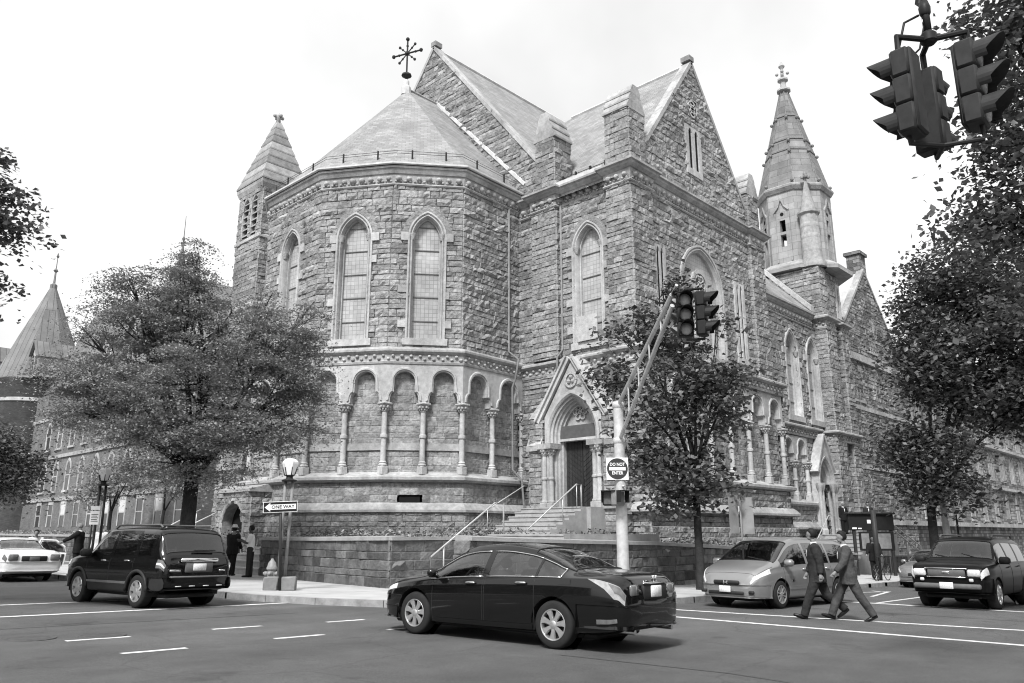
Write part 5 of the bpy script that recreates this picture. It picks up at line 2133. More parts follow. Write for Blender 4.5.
def tree(name, label, base, fork, r0, blobs, leaf, mtl, seed, group=None, trunk_lean=(0, 0), limbs=True, clump=(.55, .22), droop=.1, cat='tree', nlimb=7, dens=(1, 1), up=.5):
    """blobs: (right, away, z, rx, ry, rz, clumps, leaves per clump) measured from the base"""
    rs = np.random.RandomState(seed)
    rnd = random.Random(seed)
    B = Vector(base)
    t = thing(name, label, cat, base, 0, group)
    tr = MB()
    F = B + Vector((trunk_lean[0], trunk_lean[1], fork))
    pts = [B - Vector((0, 0, .2)), B + Vector((0, 0, .05)), B + (F - B) * .12, B + (F - B) * .5 + Vector((rnd.uniform(-.06, .06), rnd.uniform(-.06, .06), 0)), F]
    tr.tube(pts, [r0 * 1.5, r0 * 1.35, r0 * 1.08, r0 * .92, r0 * .85], 12)
    allC = []
    br = MB()
    for (a, b, z, rx, ry, rz, nc, nl) in blobs:
        nc, nl = max(2, int(nc * dens[0])), int(nl * dens[1])
        cen = B + RH * a + FW * b + Z3 * 0
        cen.z = z
        q = rs.normal(size=(nc, 3))
        q /= np.linalg.norm(q, axis=1)[:, None]
        q *= (rs.uniform(0.08, 1, nc) ** .45)[:, None]
        P = np.array(cen) + q[:, :1] * rx * np.array(RH) + q[:, 1:2] * ry * np.array(FW) + q[:, 2:] * rz * np.array((0, 0, 1))
        for k in range(nc):
            cs = clump[0] * rs.uniform(.55, 1.4)
            m_ = int(nl * rs.uniform(.5, 1.4))
            L_ = rs.normal(size=(m_, 3)) * np.array((cs, cs, clump[1] * rs.uniform(.6, 1.4)))
            rr = np.hypot(L_[:, 0], L_[:, 1])
            L_[:, 2] -= droop * rr * rr / max(cs, .01)
            allC.append(P[k] + L_)
        if limbs:
            mid = F.lerp(cen, .5) + Vector((rnd.uniform(-.3, .3), rnd.uniform(-.3, .3), rnd.uniform(0, .5)))
            rb = r0 * (.28 + .1 * min(3, rx) / 2)
            br.tube([F - Vector((0, 0, .15)), F.lerp(mid, .5) + Vector((0, 0, .1)), mid, cen], [rb * 1.5, rb * 1.1, rb * .8, rb * .35], 7)
            for k in range(min(nlimb, nc)):
                e = Vector(P[k])
                s0 = mid.lerp(cen, rnd.uniform(0, 1))
                mm = s0.lerp(e, .5) + Vector((rnd.uniform(-.15, .15), rnd.uniform(-.15, .15), rnd.uniform(.0, .3)))
                br.tube([s0, mm, e], [rb * .35, rb * .22, .008], 5)
    tr.v += []
    o = len(tr.v)
    tr.add(br.v, br.f)
    to = tr.build('trunk', M['bark'], t, True)
    C = np.concatenate(allC)
    leaf_mesh('crown', C, leaf, mtl, t, rs, up=up, org=base, droop=droop * .5)
    return t


bL = dep = None
# the big layered tree left of the apse
tree('street_tree', 'large spreading fine-leaved tree hiding the left part of the apse', (12.3, 26.9, G(12.3) + .15), 3.4, .27, [
    (0, 0, 5.2, 3.7, 3.4, 1.9, 230, 120), (.3, -.6, 3.4, 3.2, 2.6, .7, 90, 110), (-2.5, .3, 7.4, 1.9, 2.0, 1.3, 85, 110), (-.8, 0, 8.6, 1.2, 1.2, 1.3, 50, 100), (-2.7, -.5, 8.9, .8, .7, .8, 22, 90), (-.9, .2, 10.2, .4, .4, .8, 14, 80), (.5, -.5, 2.1, 2.3, 1.4, .4, 34, 80),
    (2.5, -.2, 6.6, 1.7, 1.8, 1.2, 80, 110), (3.5, .2, 5.3, 1.2, 1.6, .9, 46, 100), (3.4, -.4, 3.7, 1.3, 1.5, .8, 30, 85), (-4.2, 0, 5.2, 1.5, 1.8, 1.2, 64, 110), (-3.6, -.6, 4.0, 1.5, 1.7, .6, 32, 85), (-4.6, .2, 7.3, .7, .8, .6, 9, 70),
    (.8, -1.6, 3.4, 2.4, 1.4, .8, 40, 85), (.6, 0, 7.4, 1.8, 1.6, 1.0, 36, 85), (3.6, .2, 8.0, .5, .5, .5, 7, 60), (2.0, .3, 8.2, .8, .8, .6, 10, 60), (-2.0, -1.4, 3.5, 1.6, 1.0, .4, 16, 75)],
     .088, M['leaf_fine'], 11, clump=(.42, .06), droop=.2, dens=(.72, 2.7), up=.9)
tree('street_tree', 'slim young maple tree in front of the transept, beside the traffic signal mast', (22.75, 13.4, G(22.75) + .15), 3.6, .13, [
    (-.9, 0, 4.6, 1.9, 1.5, 1.5, 44, 58), (.7, .1, 4.3, 1.1, 1.3, 1.3, 30, 60), (-.5, 0, 6.6, 1.3, 1.1, 1.1, 30, 52), (-.2, 0, 8.2, .55, .5, .75, 10, 40), (-2.7, 0, 5.2, .7, .6, .5, 9, 40), (-2.3, 0, 6.7, .6, .5, .35, 6, 34), (1.5, 0, 5.2, .55, .6, .5, 8, 40),
    (-.9, -.2, 2.0, 1.6, 1.1, .9, 40, 50), (.6, 0, 1.8, .8, .8, .8, 16, 44), (-.6, 0, .9, 1.0, .8, .4, 10, 40), (-1.9, 0, 2.9, .6, .5, .5, 8, 40), (1.0, 0, 7.0, .4, .4, .3, 4, 30), (-1.5, 0, 7.3, .4, .4, .3, 4, 30)],
     .2, M['leaf_maple'], 12, clump=(.34, .2), droop=.15, nlimb=5)
tree('street_tree', 'big dark dense tree over the parked cars in front of the stone hall', (43.8, 12.5, G(43.8) + .15), 3.4, .24, [
    (3.6, 0, 9.0, 4.4, 4.2, 3.6, 170, 105), (4.0, 0, 13.8, 3.4, 3.2, 2.4, 80, 95), (.5, -.3, 8.4, 1.3, 2.2, 2.2, 40, 75), (1.4, 0, 12.2, 1.5, 1.8, 1.6, 34, 80), (.2, 0, 4.2, 2.3, 2.6, 1.5, 60, 85), (6.2, -.5, 7.0, 3.0, 2.6, 2.0, 70, 95), (5.5, 0, 11.5, 2.5, 2.5, 2.5, 60, 95), (.6, -.4, 2.2, 2.2, 1.8, .9, 34, 70),],
     .26, M['leaf_dark'], 13, clump=(.62, .35), droop=.12)
tree('street_tree', 'overhanging leafy tree at the right edge beside the hanging traffic signals', (21.2, .6, G(21.2) + .15), 4.5, .3, [
    (-1.4, 0, 10.2, 1.6, 2.0, 2.2, 64, 75), (-2.3, .8, 12.2, 1.3, 1.2, .5, 20, 60), (-1.3, .3, 11.4, 1.2, 1.2, .8, 26, 70), (-2.9, .8, 9.6, .7, 1.0, .4, 9, 50), (-3.0, 0, 8.2, 1.0, 1.3, .8, 24, 60), (-3.5, .2, 6.8, 1.0, 1.2, .6, 18, 55), (-2.2, 0, 6.9, 1.6, 1.6, 1.1, 36, 70), (-.6, 0, 8.0, 2.0, 2.0, 2.4, 60, 75), (-2.8, .2, 5.3, 1.1, 1.0, .5, 14, 50), (.6, 0, 10.5, 2.2, 2.2, 2.4, 50, 70)],
     .17, M['leaf_dark'], 14, clump=(.4, .25), droop=.12)
tree('street_tree', 'overhanging branches of a near tree at the left edge against the sky', (-2.85, 24.4, G(-2.85) + .15), 4.0, .35, [
    (8.35, 0, 7.7, .7, .9, .35, 16, 70), (8.9, 0, 6.7, .85, .9, .3, 20, 70), (9.3, .1, 6.0, .6, .8, .25, 15, 65), (8.9, 0, 5.0, .65, .8, .3, 15, 70), (8.2, 0, 5.9, .8, 1.0, 1.4, 34, 75), (8.3, 0, 4.1, .5, .8, .2, 5, 45), (4.5, 0, 8.0, 3.4, 3.0, 3.0, 70, 60), (0, 0, 9.0, 4.0, 4.0, 3.5, 70, 60), (8.2, 0, 8.6, .4, .5, .2, 3, 40)],
     .13, M['leaf_dark'], 15, clump=(.26, .1), droop=.25, nlimb=5)
tree('street_tree', 'dark small-crowned tree at the far left edge beyond the limousine', (11.3, 47.0, G(11.3) + .15), 3.0, .22, [
    (.0, 0, 3.6, 2.0, 2.4, 1.6, 60, 80), (-1.5, 0, 4.6, 2, 2, 1.6, 40, 70), (.6, 0, 2.4, 1.4, 1.2, .9, 24, 70)],
     .2, M['leaf_dark'], 16, clump=(.5, .25))
tree('ornamental_tree', 'left of the two small garden trees behind the low street wall', (19.6, 54.0, -.2), 1.6, .12, [
    (0, 0, 3.6, 2.5, 2.2, 1.2, 50, 70), (-1.2, 0, 2.4, 1.6, 1.5, .8, 22, 60), (1.2, 0, 4.6, 1.3, 1.3, .8, 20, 60)], .16, M['leaf_fine'], 17, 'small trees in the hall garden', clump=(.45, .18))
tree('ornamental_tree', 'right of the two small garden trees behind the low street wall', (19.4, 45.6, -.2), 1.5, .1, [
    (0, 0, 3.0, 1.7, 1.6, 1.0, 34, 70), (-.5, 0, 4.2, 1.2, 1.2, .8, 18, 60), (1.4, 0, 2.4, 1.0, 1.0, .6, 12, 55)], .15, M['leaf_fine'], 18, 'small trees in the hall garden', clump=(.4, .16))
near = MB()
near.poly([(16.6, 1.0, G(16.6) + .15), (18, -.2 + 1.4, G(18) + .15), (120, 1.6, G(120) + .15), (120, -40, G(120) + .15), (16.6, -40, G(16.6) + .15)][::-1])
near.poly([(-1.2, 21.9, G(-1.2) + .15), (-1.2, 150, G(-1.2) + .15), (-40, 150, G(-40) + .15), (-40, 21.9, G(-40) + .15)])
struct(near.build('pavement', M['pave']))


def cover(name, area, n, h, size, mtl, seed):
    """ground cover over a list of strips ((x0,y0),(x1,y1),width,z0,z1)"""
    rs = np.random.RandomState(seed)
    C = []
    for (a, b, w_, z0, z1) in area:
        a, b = np.array(a), np.array(b)
        ln = np.linalg.norm(b - a)
        d = (b - a) / ln
        nrm = np.array((-d[1], d[0]))
        k = int(n * ln * w_)
        f = rs.uniform(0, 1, k)
        q = rs.uniform(-.5, .5, k) * w_
        xy = a + f[:, None] * (b - a) + q[:, None] * nrm
        bump = .5 + .5 * np.sin(xy[:, 0] * 3.1) * np.sin(xy[:, 1] * 2.7 + 1)
        z = z0 + (z1 - z0) * f + rs.uniform(0, 1, k) * h * (.5 + .7 * bump)
        C.append(np.column_stack([xy, z]))
    C = np.concatenate(C)
    o = leaf_mesh(name, C, size, mtl, None, rs)
    o['kind'] = 'stuff'
    return o


cover('ivy_ground_cover', [((16.4, 20), (17.4, 29), 2.0, -.2, -.2), ((19.5, 20.2), (27, 20.0), .8, -.15, -.15), ((17.5, 24), (18.6, 29), 1.4, -.15, -.15), ((17.9, 20.3), (24, 23.0), 1.6, -.15, -.1),
                           ((17.6, 41), (18.4, 70), 1.4, -.2, -.1), ((17.4, 33.8), (17.6, 37), 1.4, -.2, -.2), ((19.4, 90), (18.8, 70), 1.2, -.1, -.1), ((26, 16.6), (41, 16.8), 1.4, -.5, -.85), ((26, 17.6), (41, 17.7), .8, -.5, -.85)], 75, .32, .12, M['leaf_ivy'], 31)

# ================================================================== VEHICLES
def paint(name, g, rough=.22, coat=.8, metal=0.0):
    return mat(name, g, rough, .04, 2, coat=coat, metal=metal, spec=.3)


M['tyre'] = mat('tyre_rubber', .022, .8, .2, 8)
M['alloy'] = mat('alloy_wheel', .55, .3, .1, 5, metal=.75)
M['black_plastic'] = mat('black_plastic', .025, .5, .15, 6)
M['grey_plastic'] = mat('grey_plastic', .12, .55, .15, 6)
M['chrome'] = mat('chrome', .75, .12, .05, 5, metal=1)
M['lamp_clear'] = mat('clear_lamp', .62, .12, .25, 18, coat=.6)
M['lamp_dark'] = mat('tail_lamp', .13, .12, .3, 14, coat=.8)
M['lamp_mid'] = mat('pale_tail_lamp', .32, .12, .3, 14, coat=.8)
M['plate'] = mat('number_plate', .68, .5, .25, 30)
M['seat'] = mat('seat_cloth', .05, .8, .2, 6)


def glass_mat(name, tint):
    m = bpy.data.materials.new(name)
    m.use_nodes = True
    t = m.node_tree
    t.nodes.clear()
    o = t.nodes.new('ShaderNodeOutputMaterial')
    g = t.nodes.new('ShaderNodeBsdfGlossy')
    g.inputs['Roughness'].default_value = .02
    g.inputs['Color'].default_value = (.9, .9, .9, 1)
    tr = t.nodes.new('ShaderNodeBsdfTransparent')
    tr.inputs['Color'].default_value = (tint, tint, tint, 1)
    lw_ = t.nodes.new('ShaderNodeLayerWeight')
    pw = t.nodes.new('ShaderNodeMath')
    pw.operation = 'POWER'
    pw.inputs[1].default_value = 3.0
    t.links.new(lw_.outputs['Facing'], pw.inputs[0])
    f = t.nodes.new('ShaderNodeMath')
    f.operation = 'MULTIPLY_ADD'
    f.inputs[1].default_value = .8
    f.inputs[2].default_value = .1
    t.links.new(pw.outputs[0], f.inputs[0])
    mx_ = t.nodes.new('ShaderNodeMixShader')
    t.links.new(f.outputs[0], mx_.inputs[0])
    t.links.new(tr.outputs[0], mx_.inputs[1])
    t.links.new(g.outputs[0], mx_.inputs[2])
    t.links.new(mx_.outputs[0], o.inputs['Surface'])
    return m


M['car_glass'] = glass_mat('car_window_glass', .55)
M['car_glass_dark'] = glass_mat('tinted_window_glass', .1)


def pchip(keys):
    k = sorted(keys)
    X = np.array([a for a, _ in k], float)
    Y = np.array([b for _, b in k], float)
    h = np.diff(X)
    dl = np.diff(Y) / h
    m = np.zeros(len(X))
    for i in range(1, len(X) - 1):
        if dl[i - 1] * dl[i] > 0:
            w1, w2 = 2 * h[i] + h[i - 1], h[i] + 2 * h[i - 1]
            m[i] = (w1 + w2) / (w1 / dl[i - 1] + w2 / dl[i])
    m[0], m[-1] = dl[0], dl[-1]

    def f(x):
        x = min(max(x, X[0]), X[-1])
        i = min(int(np.searchsorted(X, x, side='right')) - 1, len(X) - 2)
        i = max(i, 0)
        t = (x - X[i]) / h[i]
        return ((2 * t**3 - 3 * t**2 + 1) * Y[i] + (t**3 - 2 * t**2 + t) * h[i] * m[i] + (-2 * t**3 + 3 * t**2) * Y[i + 1] + (t**3 - t**2) * h[i] * m[i + 1])
    return f


class Car:
    def __init__(s, spec):
        s.sp = spec
        for k in ('zb', 'zs', 'zt', 'wt', 'w'):
            setattr(s, k, pchip(spec[k]))
        s.x0, s.x1 = spec['w'][0][0], spec['w'][-1][0]
        if s.x0 > s.x1:
            s.x0, s.x1 = s.x1, s.x0

    def section(s, x):
        w, zb, zs, zt, wt = s.w(x), s.zb(x), s.zs(x), s.zt(x), s.wt(x)
        wt = min(wt, w * .96)
        zs = min(zs, zt - .02)
        h = zs - zb
        dz = zt - zs
        d = min(.09, dz * .35)
        return [(0, zb), (w * .72, zb), (w * .93, zb + .05 * h), (w * .975, zb + .2 * h), (w, zb + .52 * h), (w * .992, zb + .86 * h), (w * .955, zs),
                (wt, zt - d), (wt * .82, zt - d * .3), (0, zt)]

    def pt(s, x, q, off=0.0, sgn=1):
        """q 0..9 along the half section; returns a point, pushed out by off"""
        P = s.section(x)
        i = min(int(q), 8)
        t = q - i
        p1, p2 = P[i], P[i + 1]
        if i in (1, 2, 3, 4, 7, 8):
            p0 = P[i - 1]
            p3 = P[i + 2] if i + 2 < 10 else (-P[8][0], P[8][1])
            if i == 1:
                p0 = p1
            if i == 7:
                p0 = (2 * p1[0] - p2[0] * .6 - p1[0] * .4, p1[1] - .03)
            y = .5 * (2 * p1[0] + (p2[0] - p0[0]) * t + (2 * p0[0] - 5 * p1[0] + 4 * p2[0] - p3[0]) * t * t + (-p0[0] + 3 * p1[0] - 3 * p2[0] + p3[0]) * t**3)
            z = .5 * (2 * p1[1] + (p2[1] - p0[1]) * t + (2 * p0[1] - 5 * p1[1] + 4 * p2[1] - p3[1]) * t * t + (-p0[1] + 3 * p1[1] - 3 * p2[1] + p3[1]) * t**3)
        else:
            y, z = p1[0] + (p2[0] - p1[0]) * t, p1[1] + (p2[1] - p1[1]) * t
            if i == 6:
                bow = .022 * math.sin(math.pi * t)
                y += bow
        v = Vector((x, y * sgn, z))
        if off:
            e = 1e-3
            a = s.pt(min(x + e, s.x1), q, 0, sgn) - s.pt(max(x - e, s.x0), q, 0, sgn)
            b = s.pt(x, min(q + e, 9), 0, sgn) - s.pt(x, max(q - e, 0), 0, sgn)
            n = b.cross(a) * sgn
            if n.length > 1e-12:
                v += n.normalized() * off
        return v

    def patch(s, mb, x0, x1, q0, q1, off=.006, sgn=1, nx=8, nq=6, shape=None, thick=.012):
        """curved panel on the skin; shape(u, v)->(u, v) may warp the unit rectangle"""
        g = []
        for i in range(nx + 1):
            for j in range(nq + 1):
                u, v = i / nx, j / nq
                if shape:
                    u, v = shape(u, v)
                g.append((x0 + (x1 - x0) * u, q0 + (q1 - q0) * v))
        top = [s.pt(x, q, off, sgn) for x, q in g]
        fs = []
        k = nq + 1
        for i in range(nx):
            for j in range(nq):
                f = (i * k + j, (i + 1) * k + j, (i + 1) * k + j + 1, i * k + j + 1)
                fs.append(f[::-1] if sgn > 0 else f)
        if thick:
            low = [s.pt(x, q, off - thick, sgn) for x, q in g]
            n0 = len(top)
            rim = [i * k for i in range(nx + 1)] + [nx * k + j for j in range(1, k)] + [i * k + nq for i in range(nx - 1, -1, -1)] + [j for j in range(nq - 1, 0, -1)]
            for a, b in zip(rim, rim[1:] + rim[:1]):
                f = (a, n0 + a, n0 + b, b)
                fs.append(f[::-1] if sgn > 0 else f)
            top = top + low
        mb.add(top, fs)


def wheel(root, x, y, r, wd, style, sgn):
    """one wheel with its own tyre and rim"""
    hub = MB()
    w2 = wd / 2
    T = Vector((x, y, r))
    hub.lathe(T, [(r * .3, -w2 * .5), (r * .3, w2 * .5)], 12, axis='y')
    ho = hub.build('wheel', M['black_plastic'], root, local=True)
    t = MB()
    t.lathe(T, [(r * .64, -w2), (r * .7, -w2 * 1.02), (r * .88, -w2 * 1.02), (r * .97, -w2 * .86), (r, -w2 * .6), (r, w2 * .6), (r * .97, w2 * .86), (r * .88, w2 * 1.02), (r * .7, w2 * 1.02), (r * .64, w2), (r * .6, 0), (r * .64, -w2)], 32, axis='y', cap=False)
    t.build('tyre', M['tyre'], ho, True, local=True, auto=60)
    m = MB()
    o = sgn * w2
    m.lathe(T, [(r * .66, o * .98), (r * .645, o * 1.04), (r * .6, o * 1.0), (r * .58, o * .5), (r * .58, -o * .6)], 32, axis='y', cap=False)
    n = {'seven': 7, 'five': 5, 'six': 6, 'ten': 10, 'cover': 7}[style]
    Y = o * .93
    for k in range(n):
        a = 2 * math.pi * k / n + .3
        ca, sa = math.cos(a), math.sin(a)
        wa, wb = (r * .12, r * .17) if n <= 7 else (r * .05, r * .06)
        if style == 'seven':
            wa, wb = r * .07, r * .15

        def pp(rad, tw, dy):
            return T + Vector((rad * ca - tw * sa, Y + dy, rad * sa + tw * ca))
        vs = [pp(r * .1, -wa, 0), pp(r * .1, wa, 0), pp(r * .61, wb, o * .04), pp(r * .61, -wb, o * .04), pp(r * .1, -wa, -o * .2), pp(r * .1, wa, -o * .2), pp(r * .61, wb, -o * .2), pp(r * .61, -wb, -o * .2),
              pp(r * .4, -wa * .9, o * .05), pp(r * .4, wa * .9, o * .05)]
        m.add(vs, [(0, 1, 9, 8), (8, 9, 2, 3), (4, 5, 1, 0), (5, 6, 2, 9), (1, 5, 9), (7, 4, 0, 8), (7, 8, 3)])
    m.lathe(T, [(r * .17, Y - o * .25), (r * .17, Y + o * .02), (r * .13, Y + o * .09), (r * .02, Y + o * .1)], 14, axis='y')
    m.lathe(T, [(r * .57, -o * .2), (r * .57, -o * .15)], 24, axis='y', tone=0)
    m.build('rim', M['alloy'], ho, True, local=True, auto=35)
    bk = MB()
    bk.lathe(T, [(r * .575, o * .3), (r * .575, o * .32)], 24, axis='y')
    bk.build('brake_disc', M['black_plastic'], ho, local=True)
    return ho


def build_car(name, label, loc, rz, sp, col, cat='car', group=None):
    c = Car(sp)
    root = thing(name, label, cat, loc, rz, group)
    Ra = sp['r'] * 1.17
    axles = sp['axles']
    side = sp['side_panes']          # list of (x0, x1)
    QL, QH = sp.get('pane_q', (6.09, 6.88))
    wf = sp['windshield']
    wr = sp['backlight']
    doors = sp['doors']
    xs = set(np.linspace(c.x0, c.x1, 96).tolist())
    for e in (.015, .04, .08, .13, .2, .28):
        xs |= {c.x0 + e, c.x1 - e}
    for a, b in side + [wf, wr] + doors:
        xs |= {a, b}
    for ax in axles:
        xs |= set(np.linspace(ax - Ra, ax + Ra, 29).tolist())
    xs = sorted(xs)
    keep = [xs[0]]
    for x in xs[1:]:
        if x - keep[-1] > 1e-3:
            keep.append(x)
    xs = keep
    qs = [0, .5, 1, 1.25, 1.5, 1.75, 2, 2.25, 2.5, 2.75, 3, 3.25, 3.5, 3.75, 4, 4.25, 4.5, 4.75, 5, 5.25, 5.5, 5.8, 6, QL, 6.3, 6.5, 6.7, QH, 7, 7.2, 7.5, 7.75, 8, 8.25, 8.5, 8.75, 9]
    WQ = 7.2
    NX, NQ = len(xs), len(qs)
    full = [(q, 1) for q in qs] + [(q, -1) for q in qs[-2:0:-1]]
    K = len(full)
    body = MB()
    dmb = [MB() for _ in doors for _s in (0, 1)]
    V = []
    inside_arch = []
    for x in xs:
        for q, sg in full:
            p = c.pt(x, q, 0, sg)
            ins = False
            if .99 <= q <= 5.9:
                for ax in axles:
                    dx, dz = p.x - ax, p.z - sp['r']
                    d = math.hypot(dx, dz)
                    if d < Ra - 1e-4:
                        ins = True
                        if d < 1e-3:
                            dx, dz, d = 0, 1, 1
                        if dz < 0 and abs(dx) < Ra * .999:
                            pass
                        p = Vector((ax + dx / d * Ra, p.y, sp['r'] + dz / d * Ra))
            V.append(p)
            inside_arch.append(ins)
    F = {'body': []}

    def key(xm, qm, sg):
        if QL < qm < QH:
            for k, (a, b) in enumerate(side):
                if a < xm < b:
                    return None
        if qm > WQ and (wf[0] < xm < wf[1] or wr[0] < xm < wr[1]):
            return None
        if 2.0 < qm < 7:
            for k, (a, b) in enumerate(doors):
                if a < xm < b:
                    return ('d', k, sg)
        return 'body'
    for i in range(NX - 1):
        for j in range(K):
            j2 = (j + 1) % K
            idx = (i * K + j, (i + 1) * K + j, (i + 1) * K + j2, i * K + j2)
            if all(inside_arch[t] for t in idx):
                continue
            qa, sa = full[j]
            qb, sb = full[j2]
            qm = (qa + qb) / 2
            sg = sa if 0 < qa < 9 else (sb if 0 < qb < 9 else 1)
            k = key((xs[i] + xs[i + 1]) / 2, qm, sg)
            if k is None:
                continue
            F.setdefault(k, []).append(idx[::-1])
    # ends: domed caps
    def cap(i, sgn):
        ring = list(range(i * K, i * K + K))
        cx_ = sum(V[t].z for t in ring) / K
        cen = Vector((V[ring[0]].x, 0, cx_))
        prev = ring
        for sc_, dx in ((.9, .022), (.55, .04)):
            o = len(V)
            for t in ring:
                p = V[t]
                V.append(Vector((p.x + sgn * dx, p.y * sc_, cen.z + (p.z - cen.z) * sc_)))
                inside_arch.append(False)
            cur = list(range(o, o + K))
            for a in range(K):
                b = (a + 1) % K
                f = (prev[a], cur[a], cur[b], prev[b])
                F['body'].append(f[::-1] if sgn > 0 else f)
            prev = cur
        F['body'].append(tuple(prev[::-1]) if sgn < 0 else tuple(prev))
    cap(0, -1)
    cap(NX - 1, 1)

    def mk(nm, faces, m, par):
        used = {}
        mb = MB()
        for f in faces:
            for t in f:
                if t not in used:
                    used[t] = len(mb.v)
                    mb.v.append(tuple(V[t]))
        mb.f = [tuple(used[t] for t in f) for f in faces]
        mb.tone = [.5] * len(faces)
        return mb.build(nm, m, par, True, local=True, auto=50)
    M_ = col
    bo = mk('body', F['body'], M_, root)
    door_o = {}
    for k, (a, b) in enumerate(doors):
        for sg in (1, -1):
            if ('d', k, sg) in F:
                door_o[(k, sg)] = mk('door', F[('d', k, sg)], M_, root)
    # wheel housings
    for ax in axles:
        for sg in (1, -1):
            m = MB()
            yw = c.w(ax)
            n = 16
            for t in range(n):
                a0, a1 = math.pi * (t / n * 1.16 - .08), math.pi * ((t + 1) / n * 1.16 - .08)
                P = lambda a, y: Vector((ax + Ra * 1.003 * math.cos(a), sg * y, sp['r'] + Ra * 1.003 * math.sin(a)))
                m.quad(P(a0, yw * .97), P(a1, yw * .97), P(a1, yw - .38), P(a0, yw - .38))
            m.poly([Vector((ax + Ra * math.cos(math.pi * t / n), sg * (yw - .38), sp['r'] + Ra * math.sin(math.pi * t / n))) for t in range(n + 1)])
            m.build('wheel_housing', M['black_plastic'], root, local=True)
            if sp.get('flare'):
                fl_ = MB()
                pts = []
                for t in range(17):
                    a0 = math.pi * t / 16
                    X, Zq = ax + Ra * 1.03 * math.cos(a0), sp['r'] + Ra * 1.03 * math.sin(a0)
                    pts.append(Vector((X, sg * (c.w(X) * .985 + .012), Zq)))
                fl_.tube(pts, .04, 6)
                fl_.build('arch_flare', M[sp['flare']], root, True, local=True)
            wheel(root, ax, sg * (yw - sp['tw'] / 2 - .015), sp['r'], sp['tw'], sp['rim'], sg)
    # glass
    gl = M[sp.get('glass', 'car_glass')]
    for a, b in side:
        for sg in (1, -1):
            m = MB()
            c.patch(m, a, b, QL, QH, -.004, sg, 14, 4, thick=0)
            par = root
            for k, (da, db) in enumerate(doors):
                if da - .02 <= a and b <= db + .02 and (k, sg) in door_o:
                    par = door_o[(k, sg)]
            dk = sp.get('rear_tint') is not None and (a + b) / 2 < sp['rear_tint']
            m.build('side_window', M['car_glass_dark'] if dk else gl, par, True, local=True)
            if sp.get('trim'):
                t_ = MB()
                t_.tube([c.pt(x, QH + .02, .006, sg) for x in np.linspace(a - .02, b + .02, 14)], .011, 5)
                t_.tube([c.pt(x, QL - .02, .006, sg) for x in np.linspace(a - .02, b + .02, 8)], .011, 5)
                if a == min(q[0] for q in side):
                    t_.tube([c.pt(a - .02, q, .006, sg) for q in np.linspace(QL - .02, QH + .02, 6)], .012, 5)
                t_.build('window_trim', M[sp['trim']], par, True, local=True)
    for nm, (a, b) in (('windscreen', wf), ('rear_window', wr)):
        m = MB()
        g = []
        n = 12
        qq = [WQ + (9 - WQ) * t / 6 for t in range(7)]
        row = [(q, 1) for q in qq] + [(q, -1) for q in qq[-2::-1]]
        vs = [c.pt(a + (b - a) * i / n, q, -.004, s_) for i in range(n + 1) for q, s_ in row]
        k = len(row)
        m.add(vs, [(i * k + j + 1, (i + 1) * k + j + 1, (i + 1) * k + j, i * k + j) for i in range(n) for j in range(k - 1)])
        dk = nm == 'rear_window' and sp.get('rear_tint') is not None
        m.build(nm, M['car_glass_dark'] if dk else gl, root, True, local=True)
        fr = MB()
        for xx in (a, b):
            fr.tube([c.pt(xx, q, .0, s_) for q, s_ in row], .012, 5)
        for s_ in (1, -1):
            fr.tube([c.pt(a + (b - a) * i / n, WQ, .0, s_) for i in range(n + 1)], .012, 5)
        fr.build('window_seal', M['black_plastic'], root, True, local=True)
    # door gaps, handles, mirrors
    sm = MB()
    for k, (a, b) in enumerate(doors):
        for sg in (1, -1):
            for xx in (a, b):
                sm.tube([c.pt(xx, q, -.003, sg) for q in np.linspace(2.1, 6.0, 12)], .007, 4)
            sm.tube([c.pt(x, 2.1, -.003, sg) for x in np.linspace(a, b, 8)], .007, 4)
            h = MB()
            hx = a + .14
            h.tube([c.pt(hx, 5.35, .012, sg), c.pt(hx + .02, 5.35, .035, sg), c.pt(hx + .18, 5.35, .035, sg), c.pt(hx + .2, 5.35, .012, sg)], .016, 6)
            h.build('door_handle', M[sp.get('handle', 'chrome')], door_o.get((k, sg), root), True, local=True)
    # bonnet / boot lines
    hx = sp['hood']
    for sg in (1, -1):
        sm.tube([c.pt(x, 6.6, -.002, sg) for x in np.linspace(hx[0], hx[1], 8)], .006, 4)
    sm.tube([c.pt(hx[1], q, -.002, s_) for q, s_ in [(q, 1) for q in np.linspace(6.6, 9, 6)] + [(q, -1) for q in np.linspace(9, 6.6, 6)]], .006, 4)
    sm.build('panel_gaps', M['black_plastic'], root, True, local=True)
    mx_ = doors[0][1] - .08 if doors else wf[0]
    for sg in (1, -1):
        m = MB()
        p = c.pt(mx_, 6.08, .0, sg)
        mt = Matrix.Translation(p + Vector((.0, sg * .13, .09)))
        s_ = sp.get('mirror', 1.0)
        m.bbox(-.07 * s_, .08 * s_, -.1 * s_, .1 * s_, -.07 * s_, .075 * s_, .05, mtx=mt)
        m.tube([p + Vector((0, 0, .02)), p + Vector((0, sg * .1, .05))], .03, 6)
        m.build('wing_mirror', M_ if not sp.get('mirror_dark') else M['black_plastic'], root, True, local=True, auto=60)
    # cabin
    it = MB()
    zf = sp.get('floor', .45)
    bx = sp['cabin']
    it.box(bx[0], bx[1], -.7, .7, zf - .05, zf)
    it.box(bx[1] - .25, bx[1] + .02, -.68, .68, zf, c.zs(bx[1]) - .02)
    it.box(bx[0] - .05, bx[0] + .2, -.66, .66, zf, c.zs(bx[0]) + .0)
    it.build('cabin_lining', M['seat'], root, local=True)
